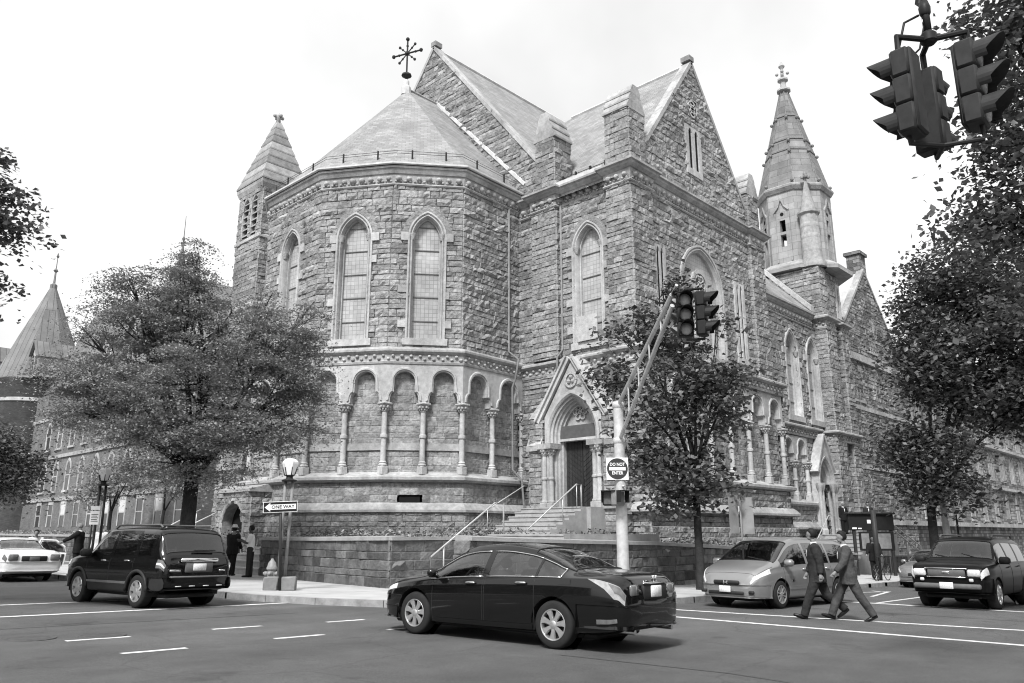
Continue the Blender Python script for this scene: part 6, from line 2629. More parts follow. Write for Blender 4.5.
    for sx in sp['seats']:
        for sg in (1, -1):
            m = MB()
            zc = c.zs(sx)
            m.bbox(sx - .12, sx + .05, sg * .37 - .24, sg * .37 + .24, zf, zc + .12, .06)
            m.bbox(sx - .14, sx - .02, sg * .37 - .12, sg * .37 + .12, zc + .15, zc + .32, .05)
            m.bbox(sx - .0, sx + .5, sg * .37 - .24, sg * .37 + .24, zf, zf + .2, .06)
            m.build('seat', M['seat'], root, True, local=True, auto=50)
    swm = MB()
    sx = max(sp['seats']) + .62
    cen = Vector((sx, .37, c.zs(sx) + .02))
    ax_, bx_ = Vector((0, 1, 0)), Vector((-.45, 0, .89))
    pts = [cen + (ax_ * math.cos(t) + bx_ * math.sin(t)) * .185 for t in np.linspace(0, 2 * math.pi, 21)]
    swm.tube(pts, .017, 6)
    swm.tube([cen - ax_ * .18, cen + ax_ * .18], .02, 5)
    swm.tube([cen, cen + Vector((.35, 0, -.18))], .03, 6)
    swm.build('steering_wheel', M['black_plastic'], root, True, local=True)
    # lamps, plates and trim from the spec
    for (nm, mt, kw) in sp.get('patches', []):
        for sg in kw.get('sides', (1, -1)):
            m = MB()
            c.patch(m, *kw['r'], kw.get('off', .008), sg, kw.get('nx', 8), kw.get('nq', 6), kw.get('shape'))
            m.build(nm, M[mt] if mt else M_, root, True, local=True, auto=50)
    for (nm, mt, boxes) in sp.get('boxes', []):
        groups = [boxes] if 'badge' in nm else [[b] for b in boxes]
        for gr in groups:
            m = MB()
            for b in gr:
                m.bbox(*b[:6], b[6] if len(b) > 6 else .02)
            m.build(nm, M[mt] if mt else M_, root, True, local=True, auto=50)
    for (nm, mt, pts, r_) in sp.get('tubes', []):
        for P in pts:
            m = MB()
            m.tube(P, r_, 8)
            m.build(nm, M[mt] if mt else M_, root, True, local=True, auto=50)
    for (nm, mt, end, z0, z1, out, reach) in sp.get('bumpers', []):
        xe = c.x0 if end < 0 else c.x1
        half = []
        for d in (reach, reach * .6, reach * .3, .14, .07, .03, 0.0):
            x = xe - end * d
            half.append(Vector((x, c.w(x) * .985, 0)))
        half.append(Vector((xe + end * .035, c.w(xe) * .75, 0)))
        half.append(Vector((xe + end * .05, 0, 0)))
        path = half + [Vector((p.x, -p.y, 0)) for p in half[-2::-1]]
        if end > 0:
            path = path[::-1]
        m = MB()
        h = z1 - z0
        band(m, [(p.x, p.y) for p in path[::-1]], [(-.04, z0), (out * .6, z0), (out, z0 + h * .2), (out * 1.05, z0 + h * .6), (out * .8, z1 - .02), (-.03, z1)])
        m.build(nm, M[mt] if mt else M_, root, True, local=True, auto=50)
    return root, c


SEDAN = dict(
    zb=[(-2.46, .34), (-2.2, .26), (-1.2, .2), (1.2, .19), (2.1, .2), (2.47, .26)],
    zs=[(-2.46, .74), (-2.36, .9), (-1.9, .985), (-.6, .95), (.5, .905), (1.2, .87), (1.8, .8), (2.2, .71), (2.47, .52)],
    zt=[(-2.46, .88), (-2.41, 1.0), (-2.3, 1.055), (-1.75, 1.095), (-1.62, 1.115), (-1.2, 1.29), (-.75, 1.42), (-.2, 1.475), (.25, 1.46), (.55, 1.41), (1.3, 1.02), (1.42, .98), (1.9, .9), (2.25, .79), (2.4, .68), (2.47, .57)],
    wt=[(-2.46, .6), (-2.2, .72), (-1.75, .69), (-1.2, .62), (-.7, .58), (0, .595), (.5, .61), (1.3, .74), (2.0, .74), (2.3, .62), (2.47, .42)],
    w=[(-2.46, .74), (-2.42, .8), (-2.3, .86), (-2.0, .9), (-1.3, .92), (0, .925), (1.4, .92), (1.9, .89), (2.2, .81), (2.36, .7), (2.44, .58), (2.47, .5)],
    r=.335, tw=.215, axles=(1.48, -1.32), rim='seven', side_panes=[(-1.42, -1.0), (-.96, -.06), (.06, 1.12)], windshield=(.6, 1.28), backlight=(-1.58, -.8), doors=[(.02, 1.08), (-.98, -.02)],
    hood=(1.45, 2.3), cabin=(-1.4, 1.3), seats=(.05, -.85), trim='chrome', handle='chrome',
    patches=[('tail_lamp', 'lamp_mid', dict(r=(-2.44, -1.9, 4.5, 6.0), off=.012, shape=lambda u, v: (u * (.22 + .78 * v), v))),
             ('brake_lens', 'lamp_dark', dict(r=(-2.435, -2.22, 4.9, 5.9), off=.017, shape=lambda u, v: (u * (.5 + .5 * v), v))),
             ('headlamp', 'lamp_clear', dict(r=(1.95, 2.38, 5.1, 6.15), off=.012, shape=lambda u, v: (u, .3 * u * (1 - v) + v))),
             ('side_marker', 'lamp_dark', dict(r=(-2.35, -2.05, 3.0, 3.3), off=.012)),
             ('sill_trim', None, dict(r=(-.95, 1.0, 2.2, 2.8), off=.012)),
             ('fuel_flap', None, dict(r=(-1.62, -1.42, 5.2, 5.9), off=.005, thick=.02))],
    boxes=[('number_plate', 'plate', [(-2.535, -2.5, -.15, .15, .74, .9, .01)]), ('plate_recess', 'black_plastic', [(-2.515, -2.45, -.34, .34, .7, .92, .02)]),
           ('boot_trim', 'chrome', [(-2.53, -2.49, -.36, .36, .925, .95, .01)]),
           ('tail_lamp', 'lamp_dark', [(-2.49, -2.44, .44, .66, .76, .92, .02)]), ('tail_lamp', 'lamp_dark', [(-2.49, -2.44, -.66, -.44, .76, .92, .02)]),
           ('letter_badge', 'chrome', [(-2.515, -2.475, -.055, -.03, .955, 1.04, .005), (-2.515, -2.475, .03, .055, .955, 1.04, .005), (-2.515, -2.475, -.03, .03, .985, 1.01, .005)]),
           ('grille', 'black_plastic', [(2.44, 2.52, -.36, .36, .44, .56, .02)]), ('number_plate', 'plate', [(2.525, 2.545, -.15, .15, .36, .5, .01)]),
           ('undertray', 'black_plastic', [(-1.9, 2.2, -.62, .62, .15, .24, .03)])],
    tubes=[('exhaust_pipe', 'chrome', [[(-2.2, -.55, .29), (-2.47, -.55, .285)], [(-2.2, .55, .29), (-2.47, .55, .285)]], .035),
           ('wiper', 'black_plastic', [[(1.32, .5, .99), (1.05, -.05, 1.16)], [(1.32, -.1, 1.0), (1.1, -.55, 1.1)]], .01)],
    bumpers=[('rear_bumper', None, -1, .33, .64, .016, .73), ('front_bumper', None, 1, .24, .42, .02, .6)])

SUV = dict(
    zb=[(-2.18, .42), (-1.9, .34), (-1.0, .28), (1.1, .28), (1.9, .3), (2.22, .36)],
    zs=[(-2.18, .9), (-2.1, 1.02), (-1.5, 1.06), (0, 1.04), (1.1, 1.02), (1.8, .98), (2.1, .88), (2.22, .66)],
    zt=[(-2.18, 1.0), (-2.15, 1.12), (-2.1, 1.18), (-1.84, 1.63), (-1.77, 1.69), (-1.5, 1.73), (-.4, 1.74), (.3, 1.72), (.55, 1.67), (1.1, 1.2), (1.18, 1.15), (1.7, 1.1), (2.05, 1.0), (2.16, .86), (2.22, .72)],
    wt=[(-2.18, .72), (-1.95, .74), (-1.6, .72), (0, .7), (.5, .7), (1.1, .78), (1.8, .74), (2.1, .66), (2.22, .5)],
    w=[(-2.18, .78), (-2.14, .83), (-2.0, .88), (-1.6, .9), (0, .905), (1.4, .9), (1.9, .86), (2.1, .78), (2.18, .7), (2.22, .6)],
    r=.355, tw=.23, axles=(1.33, -1.29), rim='six', side_panes=[(-1.66, -1.16), (-1.0, -.12), (.02, 1.0)], windshield=(.6, 1.08), backlight=(-2.08, -1.85), doors=[(-.04, .98), (-1.06, -.06)],
    hood=(1.2, 2.1), cabin=(-1.7, 1.1), seats=(.05, -.85), flare='black_plastic', handle='chrome', mirror=1.25, mirror_dark=True, rear_tint=-.04, floor=.55,
    patches=[('tail_lamp', 'lamp_dark', dict(r=(-2.17, -1.98, 4.6, 6.0), off=.014)), ('reverse_lamp', 'lamp_clear', dict(r=(-2.165, -2.0, 4.9, 5.25), off=.022)),
             ('headlamp', 'lamp_clear', dict(r=(1.85, 2.17, 4.9, 6.1), off=.012)), ('lower_cladding', 'black_plastic', dict(r=(-.8, .85, 2.0, 3.3), off=.014)), ('body_side_strip', 'grey_plastic', dict(r=(-.85, .9, 3.3, 3.5), off=.018))],
    boxes=[('number_plate', 'plate', [(-2.262, -2.24, -.16, .16, .8, .95, .01)]), ('tailgate_trim', 'chrome', [(-2.255, -2.2, -.46, .46, .98, 1.07, .02)]),
           ('number_plate_recess', 'grey_plastic', [(-2.245, -2.19, -.34, .34, .76, .98, .02)]),
           ('name_badge', 'chrome', [(-2.24, -2.21, .44, .7, .78, .83, .01)]), ('name_badge', 'chrome', [(-2.24, -2.21, -.66, -.5, .78, .82, .01)]),
           ('bumper_step', 'grey_plastic', [(-2.31, -2.2, -.68, .68, .655, .69, .01)]), ('reflector', 'lamp_clear', [(-2.3, -2.28, s - .07, s + .07, .47, .49, .005) for s in (-.5, -.17, .17, .5)]),
           ('grille', 'black_plastic', [(2.2, 2.3, -.5, .5, .62, .82, .03)]), ('undertray', 'black_plastic', [(-2.0, 2.0, -.6, .6, .22, .32, .03)]),
           ('rear_wiper', 'black_plastic', [(-2.15, -2.11, -.42, .12, 1.22, 1.245, .01)])],
    tubes=[('roof_rail', 'grey_plastic', [[(-1.65, .62, 1.72), (-1.55, .63, 1.78), (.2, .62, 1.77), (.35, .62, 1.7)]], .022), ('roof_rail', 'grey_plastic', [[(-1.65, -.62, 1.72), (-1.55, -.63, 1.78), (.2, -.62, 1.77), (.35, -.62, 1.7)]], .022),
           ('roof_bar', 'grey_plastic', [[(-.9, -.62, 1.78), (-.9, .62, 1.78)], [(-.1, -.62, 1.78), (-.1, .62, 1.78)]], .02)],
    bumpers=[('rear_bumper', 'black_plastic', -1, .4, .66, .06, .45), ('front_bumper', 'black_plastic', 1, .34, .6, .06, .5)])

VAN = dict(
    zb=[(-2.52, .36), (-2.2, .28), (-1, .22), (1.5, .21), (2.3, .23), (2.56, .28)],
    zs=[(-2.52, .85), (-2.4, .98), (-1.5, 1.02), (0, 1.0), (1.0, .98), (1.7, .95), (2.2, .84), (2.46, .7), (2.56, .52)],
    zt=[(-2.52, .98), (-2.48, 1.12), (-2.4, 1.22), (-2.2, 1.62), (-2.1, 1.68), (-1.6, 1.73), (-.2, 1.745), (.4, 1.72), (.75, 1.65), (1.75, 1.13), (1.85, 1.09), (2.2, .98), (2.42, .84), (2.52, .7), (2.56, .58)],
    wt=[(-2.52, .7), (-2.1, .74), (-1.5, .7), (0, .68), (.7, .69), (1.75, .82), (2.2, .76), (2.45, .62), (2.56, .48)],
    w=[(-2.52, .8), (-2.46, .87), (-2.2, .93), (-1.5, .955), (0, .96), (1.5, .95), (2.1, .91), (2.35, .82), (2.48, .72), (2.56, .58)],
    r=.335, tw=.215, axles=(1.6, -1.4), rim='ten', side_panes=[(-2.1, -1.1), (-1.0, .12), (.24, 1.5)], windshield=(.82, 1.72), backlight=(-2.4, -2.18), doors=[(.18, 1.42), (-1.05, .16)],
    hood=(1.88, 2.42), cabin=(-2.0, 1.6), seats=(.35, -.7), handle='chrome', mirror=1.2, rear_tint=.15, floor=.5,
    patches=[('headlamp', 'lamp_clear', dict(r=(2.02, 2.52, 5.35, 6.5), off=.012, shape=lambda u, v: (u, v * (1 - .25 * u) + .1 * u))), ('tail_lamp', 'lamp_dark', dict(r=(-2.5, -2.3, 5.0, 6.6), off=.012)),
             ('rub_strip', None, dict(r=(-1.0, 1.2, 3.4, 3.7), off=.014)), ('body_badge', 'chrome', dict(r=(1.0, 1.09, 4.1, 4.3), off=.01, sides=(1, -1)))],
    boxes=[('grille', 'black_plastic', [(2.54, 2.625, -.36, .36, .56, .66, .03)]), ('letter_badge', 'chrome', [(2.6, 2.64, -.06, -.035, .57, .65, .004), (2.6, 2.64, .035, .06, .57, .65, .004), (2.6, 2.64, -.035, .035, .6, .62, .004)]),
           ('number_plate', 'plate', [(2.655, 2.675, -.16, .16, .38, .53, .01)]), ('air_intake', 'black_plastic', [(2.61, 2.645, -.5, .5, .33, .41, .02)]),
           ('fog_recess', 'black_plastic', [(2.52, 2.6, .6, .74, .35, .43, .02)]), ('fog_recess', 'black_plastic', [(2.52, 2.6, -.74, -.6, .35, .43, .02)]),
           ('undertray', 'black_plastic', [(-2.0, 2.2, -.64, .64, .17, .26, .03)])],
    tubes=[('wiper', 'black_plastic', [[(1.74, .65, 1.13), (1.6, .05, 1.22)], [(1.74, .0, 1.14), (1.62, -.6, 1.2)]], .012)],
    bumpers=[('front_bumper', None, 1, .26, .56, .05, .5), ('rear_bumper', None, -1, .34, .66, .05, .5)])

BIGSUV = dict(
    zb=[(-2.38, .45), (-2.0, .36), (0, .32), (1.8, .32), (2.36, .4)],
    zs=[(-2.38, .95), (-2.3, 1.08), (-1.5, 1.12), (0, 1.1), (1.2, 1.08), (2.0, 1.05), (2.28, .98), (2.36, .8)],
    zt=[(-2.38, 1.06), (-2.34, 1.2), (-2.2, 1.62), (-2.1, 1.74), (-1.6, 1.8), (-.2, 1.82), (.3, 1.79), (.6, 1.73), (1.15, 1.26), (1.24, 1.21), (1.9, 1.16), (2.22, 1.09), (2.31, 1.0), (2.36, .88)],
    wt=[(-2.38, .7), (-2.0, .7), (0, .69), (.6, .7), (1.15, .8), (2.0, .8), (2.28, .74), (2.36, .66)],
    w=[(-2.38, .82), (-2.3, .88), (-2.0, .92), (0, .935), (1.5, .93), (2.05, .91), (2.25, .87), (2.33, .8), (2.36, .74)],
    r=.37, tw=.24, axles=(1.4, -1.45), rim='five', side_panes=[(-2.0, -1.15), (-1.02, -.12), (.0, 1.05)], windshield=(.65, 1.13), backlight=(-2.32, -2.12), doors=[(-.06, 1.0), (-1.08, -.08)],
    hood=(1.26, 2.24), cabin=(-1.9, 1.15), seats=(.05, -.85), handle='black_plastic', mirror=1.3, mirror_dark=True, rear_tint=-.06, floor=.6,
    patches=[('headlamp', 'lamp_clear', dict(r=(2.1, 2.345, 4.6, 5.9), off=.012))],
    boxes=[('grille', 'grey_plastic', [(2.36, 2.43, -.44, .44, .8, .99, .04)]), ('grille_surround', 'chrome', [(2.36, 2.45, -.5, .5, .985, 1.01, .01), (2.36, 2.445, -.46, .46, .775, .8, .01)]), ('oval_badge', 'chrome', [(2.43, 2.455, -.09, .09, .87, .93, .02)]),
           ('headlamp', 'lamp_clear', [(2.33, 2.415, .48, .78, .8, .98, .03)]), ('headlamp', 'lamp_clear', [(2.33, 2.415, -.78, -.48, .8, .98, .03)]),
           ('number_plate', 'plate', [(2.478, 2.498, -.16, .16, .5, .66, .01)]), ('lower_bumper', 'grey_plastic', [(2.38, 2.48, -.78, .78, .5, .63, .03)]),
           ('fog_lamp', 'lamp_clear', [(2.42, 2.455, .52, .62, .68, .76, .02)]), ('fog_lamp', 'lamp_clear', [(2.42, 2.455, -.62, -.52, .68, .76, .02)]), ('undertray', 'black_plastic', [(-2.0, 2.1, -.62, .62, .26, .36, .03)])],
    tubes=[('roof_rail', 'grey_plastic', [[(-1.7, .64, 1.8), (-1.6, .65, 1.87), (.2, .64, 1.86), (.35, .64, 1.78)]], .024), ('roof_rail', 'grey_plastic', [[(-1.7, -.64, 1.8), (-1.6, -.65, 1.87), (.2, -.64, 1.86), (.35, -.64, 1.78)]], .024),
           ('wiper', 'black_plastic', [[(1.18, .6, 1.22), (1.02, .05, 1.36)], [(1.18, -.05, 1.23), (1.04, -.6, 1.33)]], .012)],
    bumpers=[('front_bumper', None, 1, .4, .76, .06, .5), ('rear_bumper', None, -1, .42, .7, .06, .5)])

LIMO = dict(SEDAN)
LIMO.update(
    zb=[(-2.75, .36), (-2.4, .27), (-1.2, .22), (1.4, .22), (2.75, .3)],
    zs=[(-2.75, .76), (-2.66, .9), (-2.2, .96), (-.6, .95), (1.3, .92), (2.3, .86), (2.65, .76), (2.75, .6)],
    zt=[(-2.75, .9), (-2.7, 1.0), (-2.6, 1.045), (-1.75, 1.085), (-1.6, 1.1), (-1.15, 1.34), (-.9, 1.42), (-.3, 1.48), (.3, 1.47), (.55, 1.42), (1.2, 1.06), (1.35, 1.02), (2.3, .94), (2.6, .86), (2.7, .76), (2.75, .66)],
    wt=[(-2.75, .68), (-2.3, .78), (-1.7, .74), (-1.1, .64), (0, .63), (.5, .65), (1.2, .78), (2.3, .76), (2.75, .55)],
    w=[(-2.75, .84), (-2.7, .9), (-2.5, .95), (-1.6, .98), (0, .985), (1.6, .97), (2.4, .92), (2.65, .82), (2.75, .7)],
    axles=(1.55, -1.5), side_panes=[(-1.3, -.92), (-.86, .0), (.1, 1.02)], windshield=(.6, 1.18), backlight=(-1.56, -1.0), doors=[(.04, 1.02), (-.9, .02)], hood=(1.4, 2.6), cabin=(-1.4, 1.2), rim='cover',
    patches=[('tail_lamp', 'lamp_dark', dict(r=(-2.74, -2.62, 4.6, 6.0), off=.012)), ('headlamp', 'lamp_clear', dict(r=(2.5, 2.7, 4.9, 6.1), off=.012))],
    boxes=[('tail_lamp', 'lamp_dark', [(-2.82, -2.73, .5, .8, .7, .92, .03)]), ('tail_lamp', 'lamp_dark', [(-2.82, -2.73, -.8, -.5, .7, .92, .03)]), ('plate_recess', 'black_plastic', [(-2.815, -2.74, -.4, .4, .68, .86, .02)]), ('number_plate', 'grey_plastic', [(-2.83, -2.8, -.16, .16, .7, .84, .01)]),
           ('undertray', 'black_plastic', [(-2.2, 2.3, -.62, .62, .16, .25, .03)])],
    tubes=[], bumpers=[('rear_bumper', None, -1, .36, .66, .05, .6), ('front_bumper', None, 1, .26, .5, .05, .55)])

P_black = paint('black_car_paint', .004, .1, .6)
P_black2 = paint('black_truck_paint', .005, .16, .5)
P_silver = paint('grey_metallic_paint', .27, .3, .5, .5)
P_dark = mat('dark_grey_paint', .006, .3, .04, 2, spec=.12, coat=.08)
P_white = paint('white_car_paint', .72, .3, .6)
P_pale = paint('pale_silver_paint', .2, .3, .7, .3)

TILT = math.atan(.018)


def place(spec, name, label, x, y, deg, col, cat):
    r_, c_ = build_car(name, label, (x, y, G(x)), R(deg), spec, col, cat)
    # sit flat on the gently falling street
    r_.rotation_mode = 'XYZ'
    q = Matrix.Rotation(TILT, 4, 'Y') @ Matrix.Rotation(R(deg), 4, 'Z')
    r_.rotation_euler = q.to_euler()
    return r_, c_


place(SEDAN, 'sedan', 'glossy black four-door sedan crossing the junction in the foreground', 9.853, 9.214, 95.5, P_black, 'car')
place(SUV, 'sport_utility', 'black boxy sport utility with roof rails seen from behind, left of the one-way sign', 8.08, 19.75, 97.3, P_black2, 'car')
place(VAN, 'minivan', 'grey minivan facing the camera at the kerb beside the young tree', 20.95, 9.95, 176, P_silver, 'car')
place(BIGSUV, 'sport_utility', 'dark sport utility with chrome-edged grille facing the camera at the right edge', 25.1, 6.3, 179.5, P_dark, 'car')
place(SEDAN, 'sedan', 'grey parked sedan half hidden behind the dark sport utility on the right', 36.2, 10.3, 178, P_pale, 'car')
place(SEDAN, 'sedan', 'grey sedan cut off by the right edge, beyond the dark sport utility', 36.5, 6.3, 181, P_pale, 'car')
limo, lc = place(LIMO, 'limousine', 'white limousine at the left edge seen from behind with a rear door open', 8.85, 33.9, 92.5, P_white, 'car')
# the limousine's opened kerb-side rear door
dm = MB()
hinge = Vector((.0, -.97, 0))
da = R(-62)
ux = Vector((-math.cos(da), math.sin(da), 0))      # from the hinge along the opened door
nx_ = Vector((ux.y, -ux.x, 0))
out = [(0, .3), (.75, .3), (.95, .5), (1.0, .9), (.92, 1.15), (.6, 1.38), (.1, 1.4), (0, .95)]
win = [(.08, .97), (.9, .97), (.84, 1.14), (.57, 1.31), (.12, 1.33)]
dm.prism([(a, b) for a, b in out if b <= .96 or True][:4] + [(0, .95)], hinge, ux, Z3, nx_, -.05, .05)
ring = [(0, .95), (1.0, .9), (.92, 1.15), (.6, 1.38), (.1, 1.4)]
dm.tube([hinge + ux * a + Z3 * b for a, b in ring + ring[:1]], .035, 6)
do = dm.build('door', P_white, limo, local=True)
dl = MB()
dl.prism([(.05, .36), (.72, .36), (.9, .52), (.94, .88), (.05, .92)], hinge, ux, Z3, nx_, .052, .075)
dl.prism([(.05, .36), (.72, .36), (.9, .52), (.94, .88), (.05, .92)], hinge, ux, Z3, nx_, -.075, -.052)
dl.build('door_lining', M['black_plastic'], do, local=True)
dg = MB()
dg.poly([hinge + ux * a + Z3 * b for a, b in win])
dg.build('side_window', M['car_glass_dark'], do, local=True)

# ================================================================== UNSEEN BUILDINGS AND TREES ADDED BEHIND THE CAMERA (for dark reflections in the cars)
def block(label, x0, x1, y0, y1, h, zb, faces, mtl):
    t = thing('unseen_building', label, 'building', ((x0 + x1) / 2, (y0 + y1) / 2, zb))
    m = MB()
    m.box(x0, x1, y0, y1, zb - 1, zb + h)
    m.build('wall', M[mtl], t)
    c = MB()
    c.box(x0 - .3, x1 + .3, y0 - .3, y1 + .3, zb + h + .003, zb + h + .6)
    c.build('roof_cornice', M['trim'], t)
    w_ = MB()
    f = MB()
    for (o, tt, ln) in faces:
        O, T = Vector((*o, 0)), Vector((*tt, 0))
        N = T.cross(Z3)
        k = int(ln / 3.2)
        for i in range(k):
            for fl in range(int(h / 3.8)):
                s, z = (i + .5) * ln / k, zb + 1.2 + fl * 3.7
                w_.prism([(s - .6, z), (s + .6, z), (s + .6, z + 2.1), (s - .6, z + 2.1)], O, T, Z3, N, -.1, .02)
                f.prism([(s - .75, z - .2), (s + .75, z - .2), (s + .75, z), (s - .75, z)], O, T, Z3, N, -.1, .12)
                f.prism([(s - .75, z + 2.1), (s + .75, z + 2.1), (s + .75, z + 2.35), (s - .75, z + 2.35)], O, T, Z3, N, -.1, .06)
    wo_ = w_.build('windows', M['window_dark'], t)
    f.build('sills', M['lime'], wo_)
    return t


block('unseen dark brick building added across the left-hand street', -40, -13, 26, 80, 12, G(-13), [((-13, 26), (0, 1), 54), ((-40, 26), (1, 0), 27)], 'brick_dark')
block('unseen dark brick building added on the corner behind the photographer', -40, -15, -45, -13, 14, G(-15), [((-15, -45), (0, 1), 32), ((-15, -13), (-1, 0), 25)], 'brick_dark')
block('unseen dark brick building added across the right-hand street', 19, 90, -40, -14, 13, G(40), [((90, -14), (-1, 0), 71), ((19, -14), (0, -1), 26)], 'brick_dark')
for i, (x, y, z_) in enumerate(((-4.5, 33, 6.5), (-4.5, 44, 7), (-6.5, -7.5, 6.5), (-9, 4, 7), (30, -4, 7), (42, -4, 6.5), (12, -12, 6.5))):  # trees out of view, added so the cars reflect darker surroundings
    tree('street_tree', ('first unseen street tree added across the left-hand street', 'second unseen street tree added across the left-hand street', 'unseen street tree added on the corner behind the photographer', 'unseen street tree added near the corner behind the photographer', 'first unseen street tree added across the right-hand street', 'second unseen street tree added across the right-hand street', 'unseen street tree added before the facing corner building')[i], (x, y, G(x) + .1), 3.0, .22, [(0, 0, z_ - 1.5, 3.4, 3.4, 2.6, 60, 60), (0, 0, z_ + 1.2, 2.4, 2.4, 1.6, 30, 60)], .3, M['leaf_dark'], 60 + i, clump=(.6, .35), nlimb=3)
ct = MB()
ct.poly([(-1.5, -.0, G(-1.5) + .15), (-1.5, -3, G(0) + .15), (16, -3, G(16) + .15), (16, -60, G(16) + .15), (-60, -60, G(-60) + .15), (-60, 0, G(-60) + .15)][::-1])
struct(ct.build('pavement', M['pave']))

# ================================================================== STREET FURNITURE
M['sign_white'] = mat('sign_white', .78, .45, .06, 4)
M['sign_black'] = mat('sign_black', .02, .45, .1, 4)
M['sign_dark'] = mat('sign_field', .045, .45, .1, 4)
M['steel'] = mat('galvanised_steel', .5, .45, .25, 3.5, .1, 30, metal=.2)
M['signal'] = mat('signal_housing', .018, .5, .2, 5)
M['signal_grey'] = mat('weathered_signal_back', .03, .6, .3, 6)
M['lens'] = mat('signal_lens', .3, .25, .25, 12)
M['lens_dark'] = mat('unlit_lens', .1, .25, .25, 12)
M['lamp_glass'] = mat('frosted_lamp_glass', .82, .35, .04, 3)
M['post_dark'] = mat('painted_post', .035, .5, .2, 5)
M['post_grey'] = mat('grey_post', .2, .5, .25, 4)
M['concrete'] = mat('cast_concrete', .2, .9, .2, 5, .3, 30)
M['hydrant'] = mat('pale_hydrant_paint', .24, .5, .25, 8)


def text(name, body, size, m, mtx, parent, depth=.004, sx=1.0):
    cu = bpy.data.curves.new(name, 'FONT')
    cu.body = body
    cu.size = size
    cu.align_x = 'CENTER'
    cu.align_y = 'CENTER'
    cu.extrude = depth
    cu.offset = size * .022
    cu.resolution_u = 3
    tmp = bpy.data.objects.new('tmp', cu)
    COL.objects.link(tmp)
    bpy.context.view_layer.update()
    me = bpy.data.meshes.new_from_object(tmp.evaluated_get(bpy.context.evaluated_depsgraph_get()))
    bpy.data.objects.remove(tmp)
    me.transform(Matrix.Scale(sx, 4, (1, 0, 0)))
    me.transform(mtx)
    me.name = name
    me.materials.clear()
    me.materials.append(m)
    o = bpy.data.objects.new(name, me)
    COL.objects.link(o)
    o.parent = parent
    return o


def facing(p, deg):
    """frame for a sign: local x to the reader's right, local y up, local z towards the reader; deg = heading of the normal"""
    a = R(deg)
    n = Vector((math.cos(a), math.sin(a), 0))
    x = Vector((-n.y, n.x, 0))
    m = Matrix((( x.x, 0, n.x, p[0]), (x.y, 0, n.y, p[1]), (x.z, 1, 0, p[2]), (0, 0, 0, 1)))
    return m


def disc(mb, r, z0, z1, n=28, mtx=None, c=(0, 0)):
    mb.lathe((0, 0, 0), [(r, z0), (r, z1)], n, mtx=(mtx @ Matrix.Translation((c[0], c[1], 0))) if mtx is not None else None)


# ---- signal mast with sloping truss arm, DO NOT ENTER sign and pedestrian signal
PX, PYY = 17.9, 12.88
gz0 = G(PX) + .15
mast = thing('signal_mast', 'galvanised signal mast with a sloping truss arm and a round no-entry sign', 'signal mast', (PX, PYY, gz0))
m = MB()
m.lathe((PX, PYY, 0), [(.24, gz0), (.24, gz0 + .04), (.16, gz0 + .1), (.165, gz0 + .5), (.14, 3.53), (.05, 3.6)], 16)
m.build('pole', M['steel'], mast, True, auto=40)
camdir = math.degrees(math.atan2(-PYY, -PX))
# arm runs from the pole top outward over the junction
HEADP = Vector((15.3, 8.8, 4.83))
A0, A1 = Vector((PX, PYY, 3.5)), HEADP + Vector((-.25, .42, .5))
B0, B1 = Vector((PX, PYY, 2.5)), HEADP + Vector((-.25, .42, .24))
m = MB()
m.tube([A0, A1], .056, 8)
m.tube([B0, B1], .056, 8)
for f_ in (.22, .42, .62, .82):
    m.tube([A0.lerp(A1, f_), B0.lerp(B1, f_)], .022, 6)
m.tube([A1, A1 + (A1 - A0).normalized() * .35], .04, 6)
for z in (2.5, 3.5):
    m.lathe((PX, PYY, 0), [(.15, z - .08), (.17, z - .05), (.17, z + .05), (.15, z + .08)], 14)
m.build('truss_arm', M['steel'], mast, True, auto=40)
sg_ = MB()
MT = facing((PX + .17 * math.cos(R(camdir + 8)) - .1 * RH.x, PYY + .17 * math.sin(R(camdir + 8)) - .1 * RH.y, 1.72), camdir + 8)
sg_.bbox(-.3, .3, -.3, .3, -.006, .006, .004, mtx=MT)
so = sg_.build('no_entry_sign', M['sign_white'], mast, local=False)
d_ = MB()
disc(d_, .285, .007, .011, 32, MT)
do_ = d_.build('sign_disc', M['sign_dark'], so)
b_ = MB()
b_.bbox(-.225, .225, -.045, .045, .0115, .014, .001, mtx=MT)
b_.build('white_bar', M['sign_white'], so)
LOC = Matrix.Translation(-Vector((PX, PYY, gz0)))
text('lettering', 'DO NOT', .118, M['sign_white'], LOC @ MT @ Matrix.Translation((0, .115, .0125)), so, .002, .86)
text('lettering', 'ENTER', .118, M['sign_white'], LOC @ MT @ Matrix.Translation((0, -.118, .0125)), so, .002, .86)
# pedestrian signals
for k, (dx, lab) in enumerate(((-.26, 'pedestrian_signal'), (.02, 'pedestrian_signal'))):
    q = MB()
    MT2 = facing((PX - .15 * RH.x, PYY - .15 * RH.y, .93), camdir + (55 if k == 0 else -12)) @ Matrix.Translation((-.18 if k == 0 else -.1, 0, .2))
    q.bbox(-.2, .2, -.2, .2, -.1, .1, .03, mtx=MT2)
    qo = q.build(lab, M['post_grey' if k == 0 else 'signal'], mast, True, auto=40)
    v = MB()
    for a_, b_2 in (((-.2, .2, .19, .2)), ((-.2, -.19, -.1, .2)), ((.19, .2, -.1, .2)))[:0]:
        pass
    v.box(-.2, .2, .185, .2, .1, .28, mtx=MT2)
    v.box(-.2, -.187, -.12, .185, .1, .24, mtx=MT2)
    v.box(.187, .2, -.12, .185, .1, .24, mtx=MT2)
    v.build('visor', M['signal'], qo)
    fce = MB()
    fce.box(-.16, .16, -.16, .16, .1005, .104, mtx=MT2)
    fce.build('signal_face', M['lens_dark' if k else 'post_grey'], qo)
m = MB()
